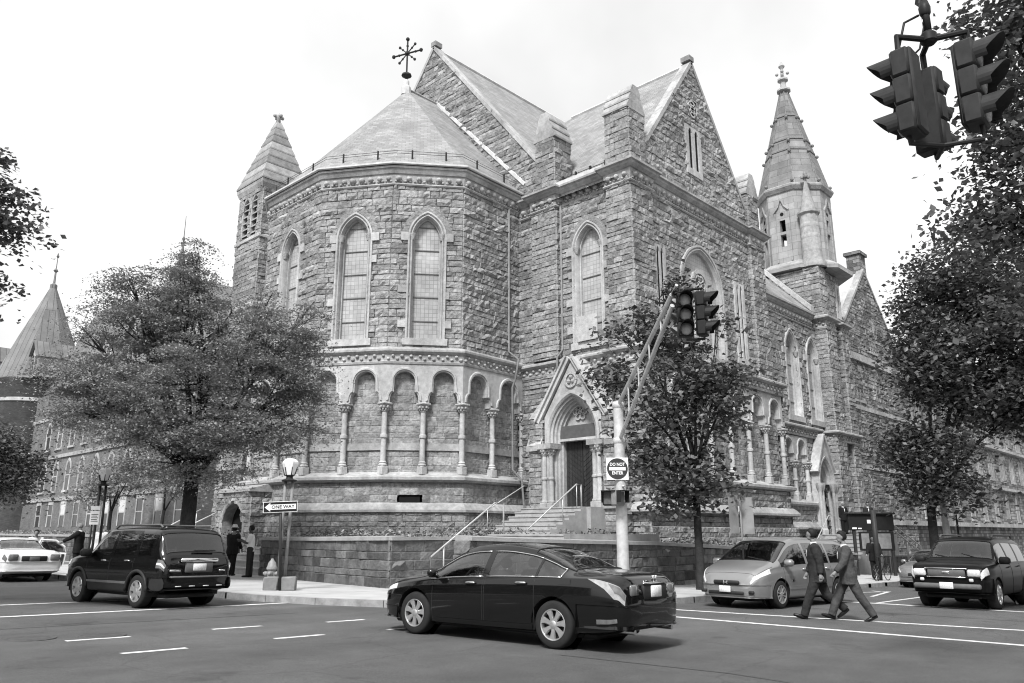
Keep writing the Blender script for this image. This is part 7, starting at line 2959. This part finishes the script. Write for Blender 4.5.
for z in (.85, 1.25):
    m.tube([(PX, PYY, z), Vector((PX, PYY, z)) + Vector((math.cos(R(camdir + 20)), math.sin(R(camdir + 20)), 0)) * .25], .03, 6)
m.build('signal_bracket', M['steel'], mast, True)


def signal_head(parent, mtx, nm='signal_head', mtl='signal', back=None, lit=None, visor='cut', s=1.0):
    """three-lens vertical traffic signal; local x right, y up, z towards the reader"""
    h = MB()
    for k in range(3):
        y = (1 - k) * .34 * s
        h.bbox(-.17 * s, .17 * s, y - .168 * s, y + .168 * s, -.14 * s, .06 * s, .025 * s, mtx=mtx)
    h.bbox(-.15 * s, .15 * s, -.5 * s, .5 * s, -.17 * s, -.12 * s, .03 * s, mtx=mtx)
    ho = h.build(nm, M[mtl], parent, True, auto=40)
    for k in range(3):
        y = (1 - k) * .34 * s
        l = MB()
        T = mtx @ Matrix.Translation((0, y, 0))
        l.lathe((0, 0, 0), [(.145 * s, .06 * s), (.135 * s, .085 * s), (.08 * s, .1 * s), (.01 * s, .105 * s)], 20, mtx=T)
        l.build('lens', M['lens'], ho, True)
        v = MB()
        n = 18
        for i in range(n):
            a0, a1 = math.pi * (-.22 + 1.44 * i / n), math.pi * (-.22 + 1.44 * (i + 1) / n)

            def L_(a):
                return .3 * s * (.42 + .58 * max(0, math.sin(a * .98 + .02)) ** .6)
            vs = []
            for a in (a0, a1):
                for rr, zz in ((.152, .05), (.16, .05)):
                    vs.append(T @ Vector((rr * s * math.cos(a), rr * s * math.sin(a), zz * s)))
                for rr in (.16, .152):
                    vs.append(T @ Vector((rr * s * math.cos(a), rr * s * math.sin(a), .05 * s + L_(a))))
            v.add(vs, [(1, 2, 6, 5), (0, 4, 7, 3), (2, 3, 7, 6)])
        v.build('visor', M[mtl], ho, True, auto=40)
    return ho


c0 = math.degrees(math.atan2(-HEADP.y, -HEADP.x))
hg = thing('traffic_signal', 'pair of traffic signal heads hung from the mast arm in front of the young tree', 'traffic signal', HEADP)
r_ = Vector((-math.sin(R(c0)), math.cos(R(c0)), 0))
r_ = -r_ if r_.dot(RH) < 0 else r_
P1 = HEADP - r_ * .22
P2 = HEADP + r_ * .2
signal_head(hg, facing((P1.x, P1.y, P1.z), c0 + 12))
signal_head(hg, facing((P2.x, P2.y, P2.z), c0 + 78))
P3 = HEADP + Vector((.25, .35, 0)) - r_ * .05
signal_head(hg, facing((P3.x, P3.y, P3.z), c0 - 80), mtl='post_grey')
m = MB()
m.tube([P1 + Vector((0, 0, .6)), P2 + Vector((0, 0, .6))], .03, 6)
m.tube([P1 + Vector((0, 0, -.58)), P2 + Vector((0, 0, -.58))], .03, 6)
m.tube([HEADP + Vector((0, 0, .6)), A1, A1 - FW * .3], .035, 6)
m.tube([HEADP + Vector((.12, .2, .6)), P3 + Vector((0, 0, .5))], .025, 6)
m.build('hanging_bracket', M['signal'], hg, True)

# ---- the near signal cluster hanging at the top right
HP = Vector((9.1, 2.0, 4.82))
hs = thing('traffic_signal', 'cluster of three traffic signal heads hanging at the top right, seen from below', 'traffic signal', HP)
CRGT = RH
Q = [HP + CRGT * -.4 + FW * -.05 + Vector((0, 0, -.03)), HP + CRGT * .08 + FW * .3 + Vector((0, 0, -.05)), HP + CRGT * .36 + FW * -.15 + Vector((0, 0, .05))]
hc = math.degrees(math.atan2(-HP.y, -HP.x))
signal_head(hs, facing(tuple(Q[0]), hc - 105), mtl='signal_grey')
signal_head(hs, facing(tuple(Q[1]), hc + 160), mtl='signal_grey')
signal_head(hs, facing(tuple(Q[2]), hc + 78), mtl='signal_grey')
m = MB()
top = HP + Vector((0, 0, .72))
for q in Q:
    m.tube([top, Vector((q.x, q.y, top.z)), q + Vector((0, 0, .5))], .035, 8)
    m.tube([HP + Vector((0, 0, -.62)), Vector((q.x, q.y, HP.z - .62)), q + Vector((0, 0, -.5))], .028, 8)
m.lathe((HP.x, HP.y, 0), [(.06, top.z - .06), (.09, top.z - .03), (.09, top.z + .06), (.05, top.z + .1)], 12)
m.build('cluster_bracket', M['signal'], hs, True, auto=40)
ch = MB()
for k in range(7):
    for sx in (-.03, .03):
        a = top + CRGT * sx + Vector((0, 0, .08 + k * .055))
        w2 = CRGT if k % 2 else FW
        pts = [a + w2 * (.014 * math.cos(g)) + Z3 * (.034 * math.sin(g)) for g in np.linspace(0, 2 * math.pi, 9)]
        ch.tube(pts, .006, 5)
ch.build('chain', M['steel'], hs, True)
m = MB()
m.tube([top + Vector((0, 0, .1)), top + Vector((0, 0, .45)), top + FW * .1 + Vector((0, 0, .55)), top - FW * .5 + Vector((0, 0, 1.6)), top - FW * 1.6 + CRGT * .6 + Vector((0, 0, 3.4))], .045, 8)
m.lathe(top + Vector((0, 0, 0)), [(.04, .3), (.06, .34), (.065, .42), (.045, .5)], 10)
m.tube([top + CRGT * -.08 + Vector((0, 0, .32)), top + CRGT * -.26 + Vector((0, 0, .22)), Q[0] + Vector((0, 0, .56))], .014, 6)
m.tube([top + Vector((0, 0, .3)), top + CRGT * -.12 + Vector((0, 0, -.12)), top + CRGT * -.2 + Vector((0, 0, -.2))], .012, 6)
m.build('hanger_arm', M['signal'], hs, True)
mk_ = thing('mast_arm', 'curved steel mast arm carrying the near hanging signals from the right-hand kerb', 'mast arm', (17.5, -1.6, G(17.5) + .15))
m = MB()
m.tube([(17.5, -1.6, G(17.5)), (17.5, -1.6, 6.5)], [.16, .12], 12)
m.tube([(17.5, -1.6, 6.4), (15, -.8, 8.2), tuple(top - FW * 1.6 + CRGT * .6 + Vector((0, 0, 3.4)))], [.1, .08, .05], 8)
m.build('pole', M['steel'], mk_, True)

# ---- corner lamp with the ONE WAY sign


def globe_lamp(root, x, y, z0, ztop, post, posts=2, lean=(0, 0)):
    """hexagonal frosted lantern on a pair of posts"""
    for k in range(posts):
        s = (-1, 1)[k] * .13 if posts == 2 else 0
        m = MB()
        m.tube([(x + RH.x * s + lean[0] * (k == 1), y + RH.y * s + lean[1] * (k == 1), z0), (x + RH.x * s * .8, y + RH.y * s * .8, ztop - .62)], .045, 10)
        m.build('post', M[post], root, True)
    b = MB()
    b.lathe((x, y, 0), [(.2, ztop - .64), (.22, ztop - .6), (.1, ztop - .56), (.09, ztop - .5), (.15, ztop - .46)], 12)
    bo = b.build('lantern_base', M['post_dark'], root, True, auto=40)
    g = MB()
    g.lathe((x, y, 0), [(.13, ztop - .46), (.225, ztop - .14), (.225, ztop - .08), (.14, ztop - .0), (.04, ztop + .015)], 6, a0=.3)
    g.build('lantern_glass', M['lamp_glass'], bo)
    f = MB()
    for k in range(6):
        a = .3 + k * math.pi / 3
        f.tube([(x + .14 * math.cos(a), y + .14 * math.sin(a), ztop - .47), (x + .205 * math.cos(a), y + .205 * math.sin(a), ztop - .24)], .014, 5)
    f.build('lantern_cage', M['post_dark'], bo, True)


LX, LY = 12.1, 20.25
lz = G(LX) + .15
lampR = thing('street_lamp', 'hexagonal white lantern on two posts behind the one-way sign at the corner', 'street lamp', (LX, LY, lz))
globe_lamp(lampR, LX, LY, lz + .1, 2.08, 'post_grey', 2, (RH.x * -.08, RH.y * -.08))
ow = thing('one_way_sign', 'ONE WAY arrow sign pointing left on a dark post in a concrete block', 'sign', (LX - .15, LY - .3, lz))
ox, oy = LX - .12 - .28 * RH.x, LY - .35 - .28 * RH.y
m = MB()
m.tube([(ox + .1, oy - .1, lz - .02), (ox, oy, .9)], .038, 8)
m.build('post', M['post_dark'], ow, True)
hcam = math.degrees(math.atan2(-oy, -ox))
MT = facing((ox + .06 * math.cos(R(hcam)), oy + .06 * math.sin(R(hcam)), .72), hcam + 3) @ Matrix.Rotation(R(3), 4, 'Z')
m = MB()
m.bbox(-.46, .46, -.15, .15, -.005, .005, .003, mtx=MT)
so = m.build('sign_plate', M['sign_white'], ow)
m = MB()
m.bbox(-.445, .445, -.135, .135, .0055, .008, .001, mtx=MT)
m.build('black_field', M['sign_black'], so)
m = MB()
m.prism([(-.42, 0), (-.27, -.12), (-.27, -.07), (.42, -.07), (.42, .07), (-.27, .07), (-.27, .12)], (0, 0, 0), (1, 0, 0), (0, 1, 0), (0, 0, 1), .0085, .011)
m.v = [tuple(MT @ Vector(p)) for p in m.v]
m.build('arrow', M['sign_white'], so)
text('lettering', 'ONE WAY', .125, M['sign_black'], Matrix.Translation(-Vector((LX - .15, LY - .3, lz))) @ MT @ Matrix.Translation((.07, -.003, .0125)), so, .0015, 1.05)
for k, s in enumerate((-.26, .2)):
    m = MB()
    c = Vector((LX, LY, 0)) + RH * s - FW * .1
    m.bbox(-.2, .2, -.2, .2, lz - .01, lz + .36, .03, mtx=Matrix.Translation((c.x, c.y, 0)) @ Matrix.Rotation(R(-46 + 8 * k), 4, 'Z'))
    tag(m.build('concrete_block', M['concrete'], None, True, auto=40), ('left of the two concrete blocks at the foot of the one-way sign', 'right of the two concrete blocks at the foot of the one-way sign')[k], 'concrete block', 'concrete blocks at the corner lamp')
HX, HY = 12.35, 21.3
hd_ = thing('fire_hydrant', 'pale fire hydrant half behind the one-way sign post', 'hydrant', (HX, HY, G(HX) + .15))
hz = G(HX) + .15
m = MB()
m.lathe((HX, HY, 0), [(.17, hz), (.17, hz + .05), (.12, hz + .07), (.115, hz + .5), (.15, hz + .52), (.15, hz + .57), (.13, hz + .6), (.11, hz + .7), (.05, hz + .77), (.03, hz + .82)], 16)
m.build('barrel', M['hydrant'], hd_, True, auto=40)
for a in (0, math.pi, -math.pi / 2):
    m = MB()
    d = RH * math.cos(a) + FW * math.sin(a)
    c = Vector((HX, HY, hz + .4))
    m.tube([c + d * .1, c + d * .2], .065, 10)
    m.tube([c + d * .2, c + d * .235], .045, 6)
    m.build('outlet', M['hydrant'], hd_, True)

# ---- left lamp, parking sign and bin
LX2, LY2 = 10.95, 31.2
lz2 = G(LX2) + .15
lampL = thing('street_lamp', 'hexagonal white lantern on two black posts under the left tree', 'street lamp', (LX2, LY2, lz2))
globe_lamp(lampL, LX2, LY2, lz2, 2.35, 'post_dark', 2)
ps = thing('parking_sign', 'small white parking notice on the black lamp post', 'sign', (10.65, 31.0, lz2))
MT = facing((10.68, 30.9, .55), math.degrees(math.atan2(-31, -10.6)))
m = MB()
m.bbox(-.15, .15, -.24, .24, -.004, .004, .003, mtx=MT)
po_ = m.build('sign_plate', M['sign_white'], ps)
m = MB()
m.bbox(-.15, .15, .27, .42, -.004, .004, .003, mtx=MT)
m.build('upper_plate', M['sign_white'], po_)
m = MB()
for k, z in enumerate((.12, .06, 0, -.06, -.12)):
    m.bbox(-.11, .11 - .03 * (k % 2), z - .012, z + .012, .0045, .006, .001, mtx=MT)
m.build('print_lines', M['sign_black'], po_)
m = MB()
m.tube([(10.64, 30.97, lz2), (10.64, 30.97, 1.0)], .03, 6)
m.build('post', M['post_dark'], ps, True)
bn = MB()
bn.lathe((11.2, 31.6, lz2), [(.28, 0), (.3, .75), (.34, .78), (.34, .84), (.26, .86)], 16)
tag(bn.build('litter_bin', M['post_dark'], None, True, auto=40), 'dark litter bin at the foot of the left street lamp', 'litter bin')

# ---- pair of signs seen from behind, notice board, far lamp and pole
bs = thing('street_sign', 'pair of grey sign backs on one post behind the minivan', 'sign', (23.6, 12.35, G(23.6) + .15))
m = MB()
m.tube([(23.6, 12.35, G(23.6) + .15), (23.6, 12.35, 1.25)], .03, 6)
m.build('post', M['post_grey'], bs, True)
for k, (dx, dz) in enumerate(((-.22, .02), (.2, 0))):
    c = Vector((23.6, 12.35, .6 + dz)) + RH * dx
    m = MB()
    m.bbox(-.22, .22, -.62, .52, -.006, .006, .004, mtx=facing(tuple(c), 223 + (35 if k == 0 else -40)))
    m.build('sign_plate', mat('sign_back_%s' % 'ab'[k], .27, .5, .15, 3), bs)
nb = thing('notice_board', 'dark roofed notice board on posts by the tower portal steps', 'notice board', (42.6, 15.1, -1.6))
MT = facing((42.6, 15.1, 0), 232)
m = MB()
m.bbox(-1.25, 1.25, .15, .95, -.1, .1, .03, mtx=MT)
m.bbox(-.7, 1.2, -.85, .1, -.06, .06, .02, mtx=MT)
m.build('board', M['sign_black'], nb)
m = MB()
m.bbox(-1.32, 1.32, .95, 1.05, -.22, .22, .04, mtx=MT)
m.build('board_roof', M['post_dark'], nb)
m = MB()
m.bbox(-.62, -.2, -.75, .0, .061, .07, .002, mtx=MT)
m.bbox(.1, 1.0, -.75, .0, .061, .07, .002, mtx=MT)
m.build('glazed_notice', M['post_grey'], nb)
m = MB()
m.bbox(-.25, -.05, .5, .68, .101, .108, .002, mtx=MT)
m.bbox(-1.1, -.85, .22, .3, .101, .108, .002, mtx=MT)
m.bbox(-.78, -.58, .22, .28, .101, .108, .002, mtx=MT)
m.build('white_mark', M['sign_white'], nb)
for sx in (-.95, 1.1):
    m = MB()
    m.bbox(sx - .07, sx + .07, -2.2, .3, -.09, .05, .02, mtx=MT)
    m.build('leg', M['post_dark'], nb)
fl_ = thing('street_lamp', 'small dark lamp with a pale lantern under the big right tree', 'street lamp', (49.0, 12.75, G(49) + .15))
m = MB()
m.lathe((49.0, 12.75, 0), [(.16, G(49) + .15), (.14, G(49) + .8), (.06, G(49) + 1.0), (.05, 1.0), (.12, 1.1)], 10)
m.build('post', M['post_dark'], fl_, True)
m = MB()
m.lathe((49.0, 12.75, 0), [(.12, 1.1), (.24, 1.6), (.1, 1.75), (.03, 1.95)], 8)
m.build('lantern_glass', M['lamp_glass'], fl_, True, auto=30)
wp = thing('utility_pole', 'pale leaning pole rising behind the dark sport utility', 'pole', (44.9, 10.95, G(44.9)))
m = MB()
m.lathe((0, 0, 0), [(.24, 0), (.2, .3), (.14, 6.2), (.04, 6.3)], 12, mtx=Matrix.Translation((0, 0, 0)))
m.build('pole', M['steel'], wp, True, local=True, auto=40)
wp.location = (45.6, 12.4, G(45.6) + .1)
mtr = thing('parking_meter', 'dark post beside the leaning bicycle', 'post', (36.4, 12.75, G(36.4) + .15))
m = MB()
m.tube([(36.4, 12.75, G(36.4) + .15), (36.4, 12.75, 1.0)], .11, 10)
m.build('post', M['post_dark'], mtr, True)

# ---- bicycle
bk = thing('bicycle', 'dark bicycle locked to the post by the church wall', 'bicycle', (36.0, 12.5, G(36) + .15), R(-5))
for k, x in enumerate((-.52, .52)):
    m = MB()
    pts = [(x + .33 * math.cos(t), 0, .34 + .33 * math.sin(t)) for t in np.linspace(0, 2 * math.pi, 25)]
    m.tube(pts, .018, 6)
    wo2 = m.build('wheel', M['tyre'], bk, True, local=True)
    s = MB()
    for t in range(12):
        a = t * math.pi / 6
        s.tube([(x, 0, .34), (x + .32 * math.cos(a), 0, .34 + .32 * math.sin(a))], .004, 4)
    s.build('spokes', M['chrome'], wo2, local=True)
m = MB()
for P in ([(-.52, 0, .34), (-.08, 0, .32), (-.2, 0, .85), (-.52, 0, .34)], [(-.08, 0, .32), (.36, 0, .72), (-.17, 0, .75)], [(.52, 0, .34), (.36, 0, .72), (.3, 0, .92)]):
    m.tube(P, .018, 6)
m.build('frame', M['sign_black'], bk, True, local=True)
m = MB()
m.tube([(.3, 0, .92), (.34, .0, 1.0)], .015, 6)
m.tube([(.38, -.28, 1.0), (.34, 0, 1.0), (.38, .28, 1.0)], .015, 6)
m.build('handlebar', M['sign_black'], bk, True, local=True)
m = MB()
m.tube([(-.2, 0, .85), (-.22, 0, .95)], .014, 6)
m.bbox(-.34, -.08, -.07, .07, .94, .99, .02)
m.build('saddle', M['sign_black'], bk, True, local=True)
# ---- clipped planters by the tower portal
for k, (x, y, lab) in enumerate(((44.6, 19.3, 'left of the two dark shrubs beside the tower portal steps'), (52.6, 18.4, 'right of the two dark shrubs beside the tower portal steps'))):
    rs = np.random.RandomState(90 + k)
    t = thing('shrub', lab, 'shrub', (x, y, -1.5))
    C = rs.normal(size=(900, 3))
    C /= np.linalg.norm(C, axis=1)[:, None]
    C = C * rs.uniform(.55, 1, 900)[:, None] * np.array((.9, .8, .9)) + np.array((x, y, -.9))
    leaf_mesh('foliage', C, .14, M['leaf_dark'], t, rs, org=(x, y, -1.5))

# ================================================================== PEOPLE
M['skin'] = mat('skin', .2, .6, .06, 8)
M['skin_deep'] = mat('deep_skin', .07, .55, .06, 8)
M['hair'] = mat('dark_hair', .015, .6, .2, 30)
M['hair_grey'] = mat('grey_hair', .4, .7, .2, 30)
M['suit_grey'] = mat('mid_grey_suit', .06, .85, .35, 7, .7, 9, detail=6)
M['suit_dark'] = mat('charcoal_suit', .028, .85, .35, 7, .7, 9, detail=6)
M['suit_black'] = mat('black_suit', .012, .85, .25, 30)
M['shirt'] = mat('white_shirt', .72, .85, .06, 12)
M['pale_cloth'] = mat('pale_cloth', .6, .85, .1, 12)
M['shoe'] = mat('black_shoe', .012, .3, .1, 6)
M['trouser_dark'] = mat('dark_trousers', .03, .85, .2, 20)


def fuse(mb, name, m, parent, vox=.016, smooth_it=2):
    """weld overlapping volumes into one continuous surface"""
    me = bpy.data.meshes.new(name)
    me.from_pydata([tuple(p) for p in mb.v], [], mb.f)
    me.update()
    o = bpy.data.objects.new(name + '_raw', me)
    COL.objects.link(o)
    r_ = o.modifiers.new('r', 'REMESH')
    r_.mode = 'VOXEL'
    r_.voxel_size = vox
    r_.use_smooth_shade = True
    s_ = o.modifiers.new('s', 'SMOOTH')
    s_.iterations = smooth_it
    s_.factor = .5
    bpy.context.view_layer.update()
    new = bpy.data.meshes.new_from_object(o.evaluated_get(bpy.context.evaluated_depsgraph_get()))
    bpy.data.objects.remove(o)
    new.name = name
    new.materials.clear()
    new.materials.append(m)
    ob = bpy.data.objects.new(name, new)
    COL.objects.link(ob)
    if parent:
        ob.parent = parent
    return ob


def loft(mb, secs, n=16):
    """secs: (centre, rx, ry) horizontal-ish ellipses"""
    vs = []
    for c, rx, ry in secs:
        for i in range(n):
            a = 2 * math.pi * i / n
            vs.append(Vector(c) + Vector((rx * math.cos(a), ry * math.sin(a), 0)))
    fs = []
    for k in range(len(secs) - 1):
        for i in range(n):
            j = (i + 1) % n
            fs.append((k * n + i, k * n + j, (k + 1) * n + j, (k + 1) * n + i))
    fs.append(tuple(range(n))[::-1])
    fs.append(tuple((len(secs) - 1) * n + i for i in range(n)))
    mb.add(vs, fs)


def person(label, loc, deg, legs=((0, 0), (0, 0)), arms=((0, .15, .1), (0, .15, .1)), lean=0.0, head=(0, 0), top='suit_black', trousers=None, skin='skin', hair='hair', jacket=True, scale=1.0, vox=.017, hat=None, shirt=True, turn=0.0, group=None):
    """legs: (hip flex, knee bend) left, right; arms: (shoulder flex, out, elbow bend) left, right; radians, forward positive"""
    t = thing('person', label, 'person', loc, R(deg), group)
    t.scale = (scale,) * 3
    trousers = trousers or top
    TH, SH, AN = .44, .43, .085
    feet = []
    J = []
    for s, (a, k) in zip((1, -1), legs):
        hip = Vector((0, s * .095, 0))
        kn = hip + Vector((math.sin(a), 0, -math.cos(a))) * TH
        an = kn + Vector((math.sin(a - k), 0, -math.cos(a - k))) * SH
        pitch = max(-.9, min(.35, (a - k))) * .75
        J.append((hip, kn, an, pitch))
    low = min(an.z - AN - (.1 if p < -.25 else 0) * abs(p) for _, _, an, p in J)
    H = Vector((0, 0, -low))
    J = [(h + H, k + H, a + H, p) for h, k, a, p in J]
    pel = H + Vector((0, 0, .02))
    up = Vector((math.sin(lean), 0, math.cos(lean)))
    chest = pel + up * .34
    shl = pel + up * .52
    nk = pel + up * .6
    hd = nk + up * .165 + Vector((.02 + head[0], 0, 0))
    # bare body
    b = MB()
    loft(b, [(pel - Vector((0, 0, .08)), .1, .15), (pel + up * .05, .115, .165), (pel + up * .2, .1, .14), (chest, .115, .165), (pel + up * .46, .11, .17), (shl + up * .02, .075, .13), (nk, .05, .055)])
    b.tube([nk - up * .06, nk + up * .08], [.058, .052], 10)
    hr = Matrix.Rotation(head[1], 4, 'Z')

    def HD(x, y, z):
        return hd + hr @ Vector((x, y, z))
    for (x, y, z, r_, q) in ((.0, 0, .02, .095, (1.04, .8, 1.12)), (.03, 0, -.055, .062, (1, .85, .9)), (.095, 0, -.015, .018, (1.2, .8, 1.3)), (.0, .078, -.005, .022, (1, .5, 1.4)), (.0, -.078, -.005, .022, (1, .5, 1.4)), (.075, .0, -.06, .026, (.6, 1.1, .5)), (.078, .032, .015, .014, (1, 1, 1)), (.078, -.032, .015, .014, (1, 1, 1))):
        bb = MB()
        bb.ball((0, 0, 0), r_, 14, 9, sq=q)
        b.add([hr @ Vector(p) + HD(x, y, z) for p in bb.v], bb.f)
    cl = MB()
    tr = MB()
    sh = MB()
    for (hip, kn, an, pitch), s in zip(J, (1, -1)):
        b.tube([hip + Vector((0, 0, .05)), hip.lerp(kn, .45), kn, kn.lerp(an, .35), an], [.085, .075, .052, .055, .036], 10)
        fdir = Vector((math.cos(pitch), 0, math.sin(pitch)))
        heel = an - fdir * .05 + Vector((0, 0, -AN + .035)) + Vector((0, 0, 0))
        toe = heel + fdir * .235
        b.tube([an, heel + fdir * .04], .035, 8)
        b.tube([heel, heel.lerp(toe, .6), toe], [.032, .038, .026], 8)
        tr.tube([hip + Vector((0, 0, .06)), hip.lerp(kn, .4), kn, kn.lerp(an, .5), an - Vector((0, 0, .02))], [.12, .112, .092, .086, .08], 12)
        sh.tube([heel - fdir * .025, heel + fdir * .06, heel.lerp(toe, .7), toe + fdir * .03], [.036, .044, .043, .026], 10)
        sh.tube([an + Vector((0, 0, .01)), heel + fdir * .03], [.045, .045], 8)
    loft(tr, [(pel - Vector((0, 0, .1)), .14, .185), (pel + up * .03, .148, .195), (pel + up * .14, .135, .18)])
    if jacket:
        loft(cl, [(pel - Vector((0, 0, .19)), .175, .235), (pel - up * .02, .172, .228), (pel + up * .16, .152, .2), (chest, .165, .228), (pel + up * .46, .15, .235), (shl + up * .035, .105, .17), (nk - up * .03, .072, .08)])
    else:
        loft(cl, [(pel - Vector((0, 0, .06)), .155, .19), (pel + up * .1, .145, .18), (chest, .135, .185), (pel + up * .46, .125, .19), (shl + up * .03, .085, .14), (nk - up * .03, .065, .07)])
    hands = []
    for (a, o_, e), s in zip(arms, (1, -1)):
        sp = shl + Vector((0, s * .19, -.01))
        d1 = Vector((math.sin(a), s * math.sin(o_), -math.cos(a) * math.cos(o_))).normalized()
        el = sp + d1 * .29
        d2 = (Matrix.Rotation(-e, 4, 'Y') @ d1).normalized()
        wr = el + d2 * .25
        b.tube([shl + Vector((0, s * .1, 0)), sp, sp.lerp(el, .5), el, el.lerp(wr, .4), wr], [.06, .062, .05, .041, .04, .028], 10)
        # hand: palm, four bent fingers and a thumb
        side = Vector((0, 1, 0)).cross(d2)
        side = side.normalized() if side.length > .1 else Vector((1, 0, 0))
        palm = wr + d2 * .09
        b.tube([wr, wr + d2 * .04, palm], [.028, .038, .036], 8)
        inw = Vector((0, -s, 0))
        for f_, ln in ((-.03, .075), (-.01, .085), (.011, .08), (.031, .062)):
            r0 = palm + side * f_
            m1 = r0 + (d2 + inw * .25).normalized() * ln * .55
            b.tube([palm - d2 * .02 + side * f_ * .8, r0, m1, m1 + (d2 * .6 + inw * .8).normalized() * ln * .5], [.013, .011, .0105, .009], 6)
        th0 = wr + d2 * .03 + side * .03
        b.tube([th0, th0 + (d2 + side * .8).normalized() * .045, th0 + (d2 + side * .45 + inw * .3).normalized() * .085], [.016, .013, .01], 6)
        cuff = wr if jacket else el
        if jacket:
            cl.tube([shl + Vector((0, s * .1, .0)), sp, sp.lerp(el, .5), el, el.lerp(wr, .5), wr - d2 * .01], [.095, .1, .088, .078, .07, .06], 12)
        else:
            cl.tube([shl + Vector((0, s * .1, .0)), sp, sp.lerp(el, .5), sp.lerp(el, .85)], [.08, .084, .08, .08], 12)
    fuse(b, 'body', M[skin], t, vox * .8)
    fuse(tr, 'trousers', M[trousers], t, vox, 4)
    fuse(cl, 'jacket' if jacket else 'shirt', M[top], t, vox, 4)
    for k in range(2):
        pass
    half = len(sh.v) // 2
    for k in range(2):
        s_ = MB()
        s_.v = sh.v[k * half:(k + 1) * half]
        nf = len(sh.f) // 2
        s_.f = [tuple(i - k * half for i in f) for f in sh.f[k * nf:(k + 1) * nf]]
        fuse(s_, 'shoe', M['shoe'], t, vox * .8, 2)
    if hair:
        h = MB()
        bb = MB()
        bb.ball((0, 0, 0), .108, 18, 12, sq=(1.03, .88, 1.1))
        keep = [Vector(p) for p in bb.v]
        h.add([HD(-.006, 0, .026) + hr @ Vector((p.x if p.z > .045 else min(p.x, .04 - (.03 if p.z < 0 else 0)), p.y, max(p.z, -.075))) for p in keep], bb.f)
        h.build('hair', M[hair], t, True, local=True)
    if hat:
        h = MB()
        h.lathe(HD(-.005, 0, .07), [(.14, 0), (.145, .012), (.1, .03), (.098, .09), (.07, .115), (.01, .12)], 16)
        h.build('hat', M[hat], t, True, local=True, auto=50)
    if jacket and shirt:
        c_ = MB()
        c_.tube([nk - up * .045 + Vector((-.005, 0, 0)), nk + up * .025], [.072, .062], 14)
        loft(c_, [(pel + up * .32 + Vector((.155, 0, 0)), .014, .018), (pel + up * .44 + Vector((.142, 0, 0)), .018, .035), (shl + up * .035 + Vector((.075, 0, 0)), .03, .045)], 8)
        fuse(c_, 'collar', M['shirt'], t, .012, 1)
    return t


def gp(x, y, pav=False):
    return (x, y, G(x) + (.152 if pav else .004))


person('man in a charcoal suit striding left across the crosswalk, nearest the minivan', gp(17.17, 7.3), 118, legs=((.42, .06), (-.36, .55)), arms=((-.25, .12, .3), (.12, .1, .35)), lean=.04, top='suit_dark', head=(0, -.25), scale=1.03, vox=.014)
person('man in a grey suit striding left behind his companion, face in profile', gp(17.35, 6.72), 126, legs=((-.4, .18), (.5, .1)), arms=((.38, .14, .4), (-.45, .12, .15)), lean=.06, top='suit_grey', head=(0, .1), scale=1.0, vox=.014)
person('man in an untucked white shirt with folded arms outside the north steps', gp(15.3, 28.0, True), 140, legs=((.03, .0), (-.03, .02)), arms=((.35, .1, 1.6), (.35, .1, 1.6)), top='shirt', trousers='trouser_dark', skin='skin_deep', jacket=False, shirt=False, vox=.018)
person('man in a black suit and cap beside the man in white', gp(15.4, 29.6, True), 35, legs=((.03, 0), (-.03, 0)), arms=((.2, .12, .4), (.2, .12, .4)), lean=.08, top='suit_black', hat='pale_cloth', vox=.018, shirt=False)
person('bald man in a black suit holding the open limousine door', gp(10.6, 31.9, True), 140, legs=((.05, 0), (-.04, 0)), arms=((.95, .25, .1), (.0, .12, .15)), top='suit_black', hair=None, vox=.018)
person('person in pale clothes standing behind the left lamp posts', gp(12.0, 33.8, True), 250, legs=((.03, 0), (-.03, 0)), top='pale_cloth', trousers='trouser_dark', shirt=False, hair='hair_grey', vox=.02)
person('person in a pale top stooping beside the open limousine door', gp(10.2, 35.4), 250, legs=((.1, .2), (.0, .1)), lean=.5, arms=((.5, .1, .5), (.4, .1, .5)), top='pale_cloth', trousers='trouser_dark', shirt=False, vox=.02)
person('man in a dark suit standing in the tower portal doorway', (47.7, 18.4, -.055), 235, legs=((.03, 0), (-.03, 0)), top='suit_black', hair='hair_grey', vox=.022)
person('person in dark clothes behind the notice board by the tower portal', (48.9, 17.4, -.055), 215, legs=((.03, 0), (-.03, 0)), top='suit_dark', vox=.022)
person('person in black standing behind the locked bicycle', gp(37.0, 13.1, True), 200, legs=((.03, 0), (-.03, 0)), arms=((.3, .2, .6), (.3, .2, .6)), top='suit_black', shirt=False, vox=.022)
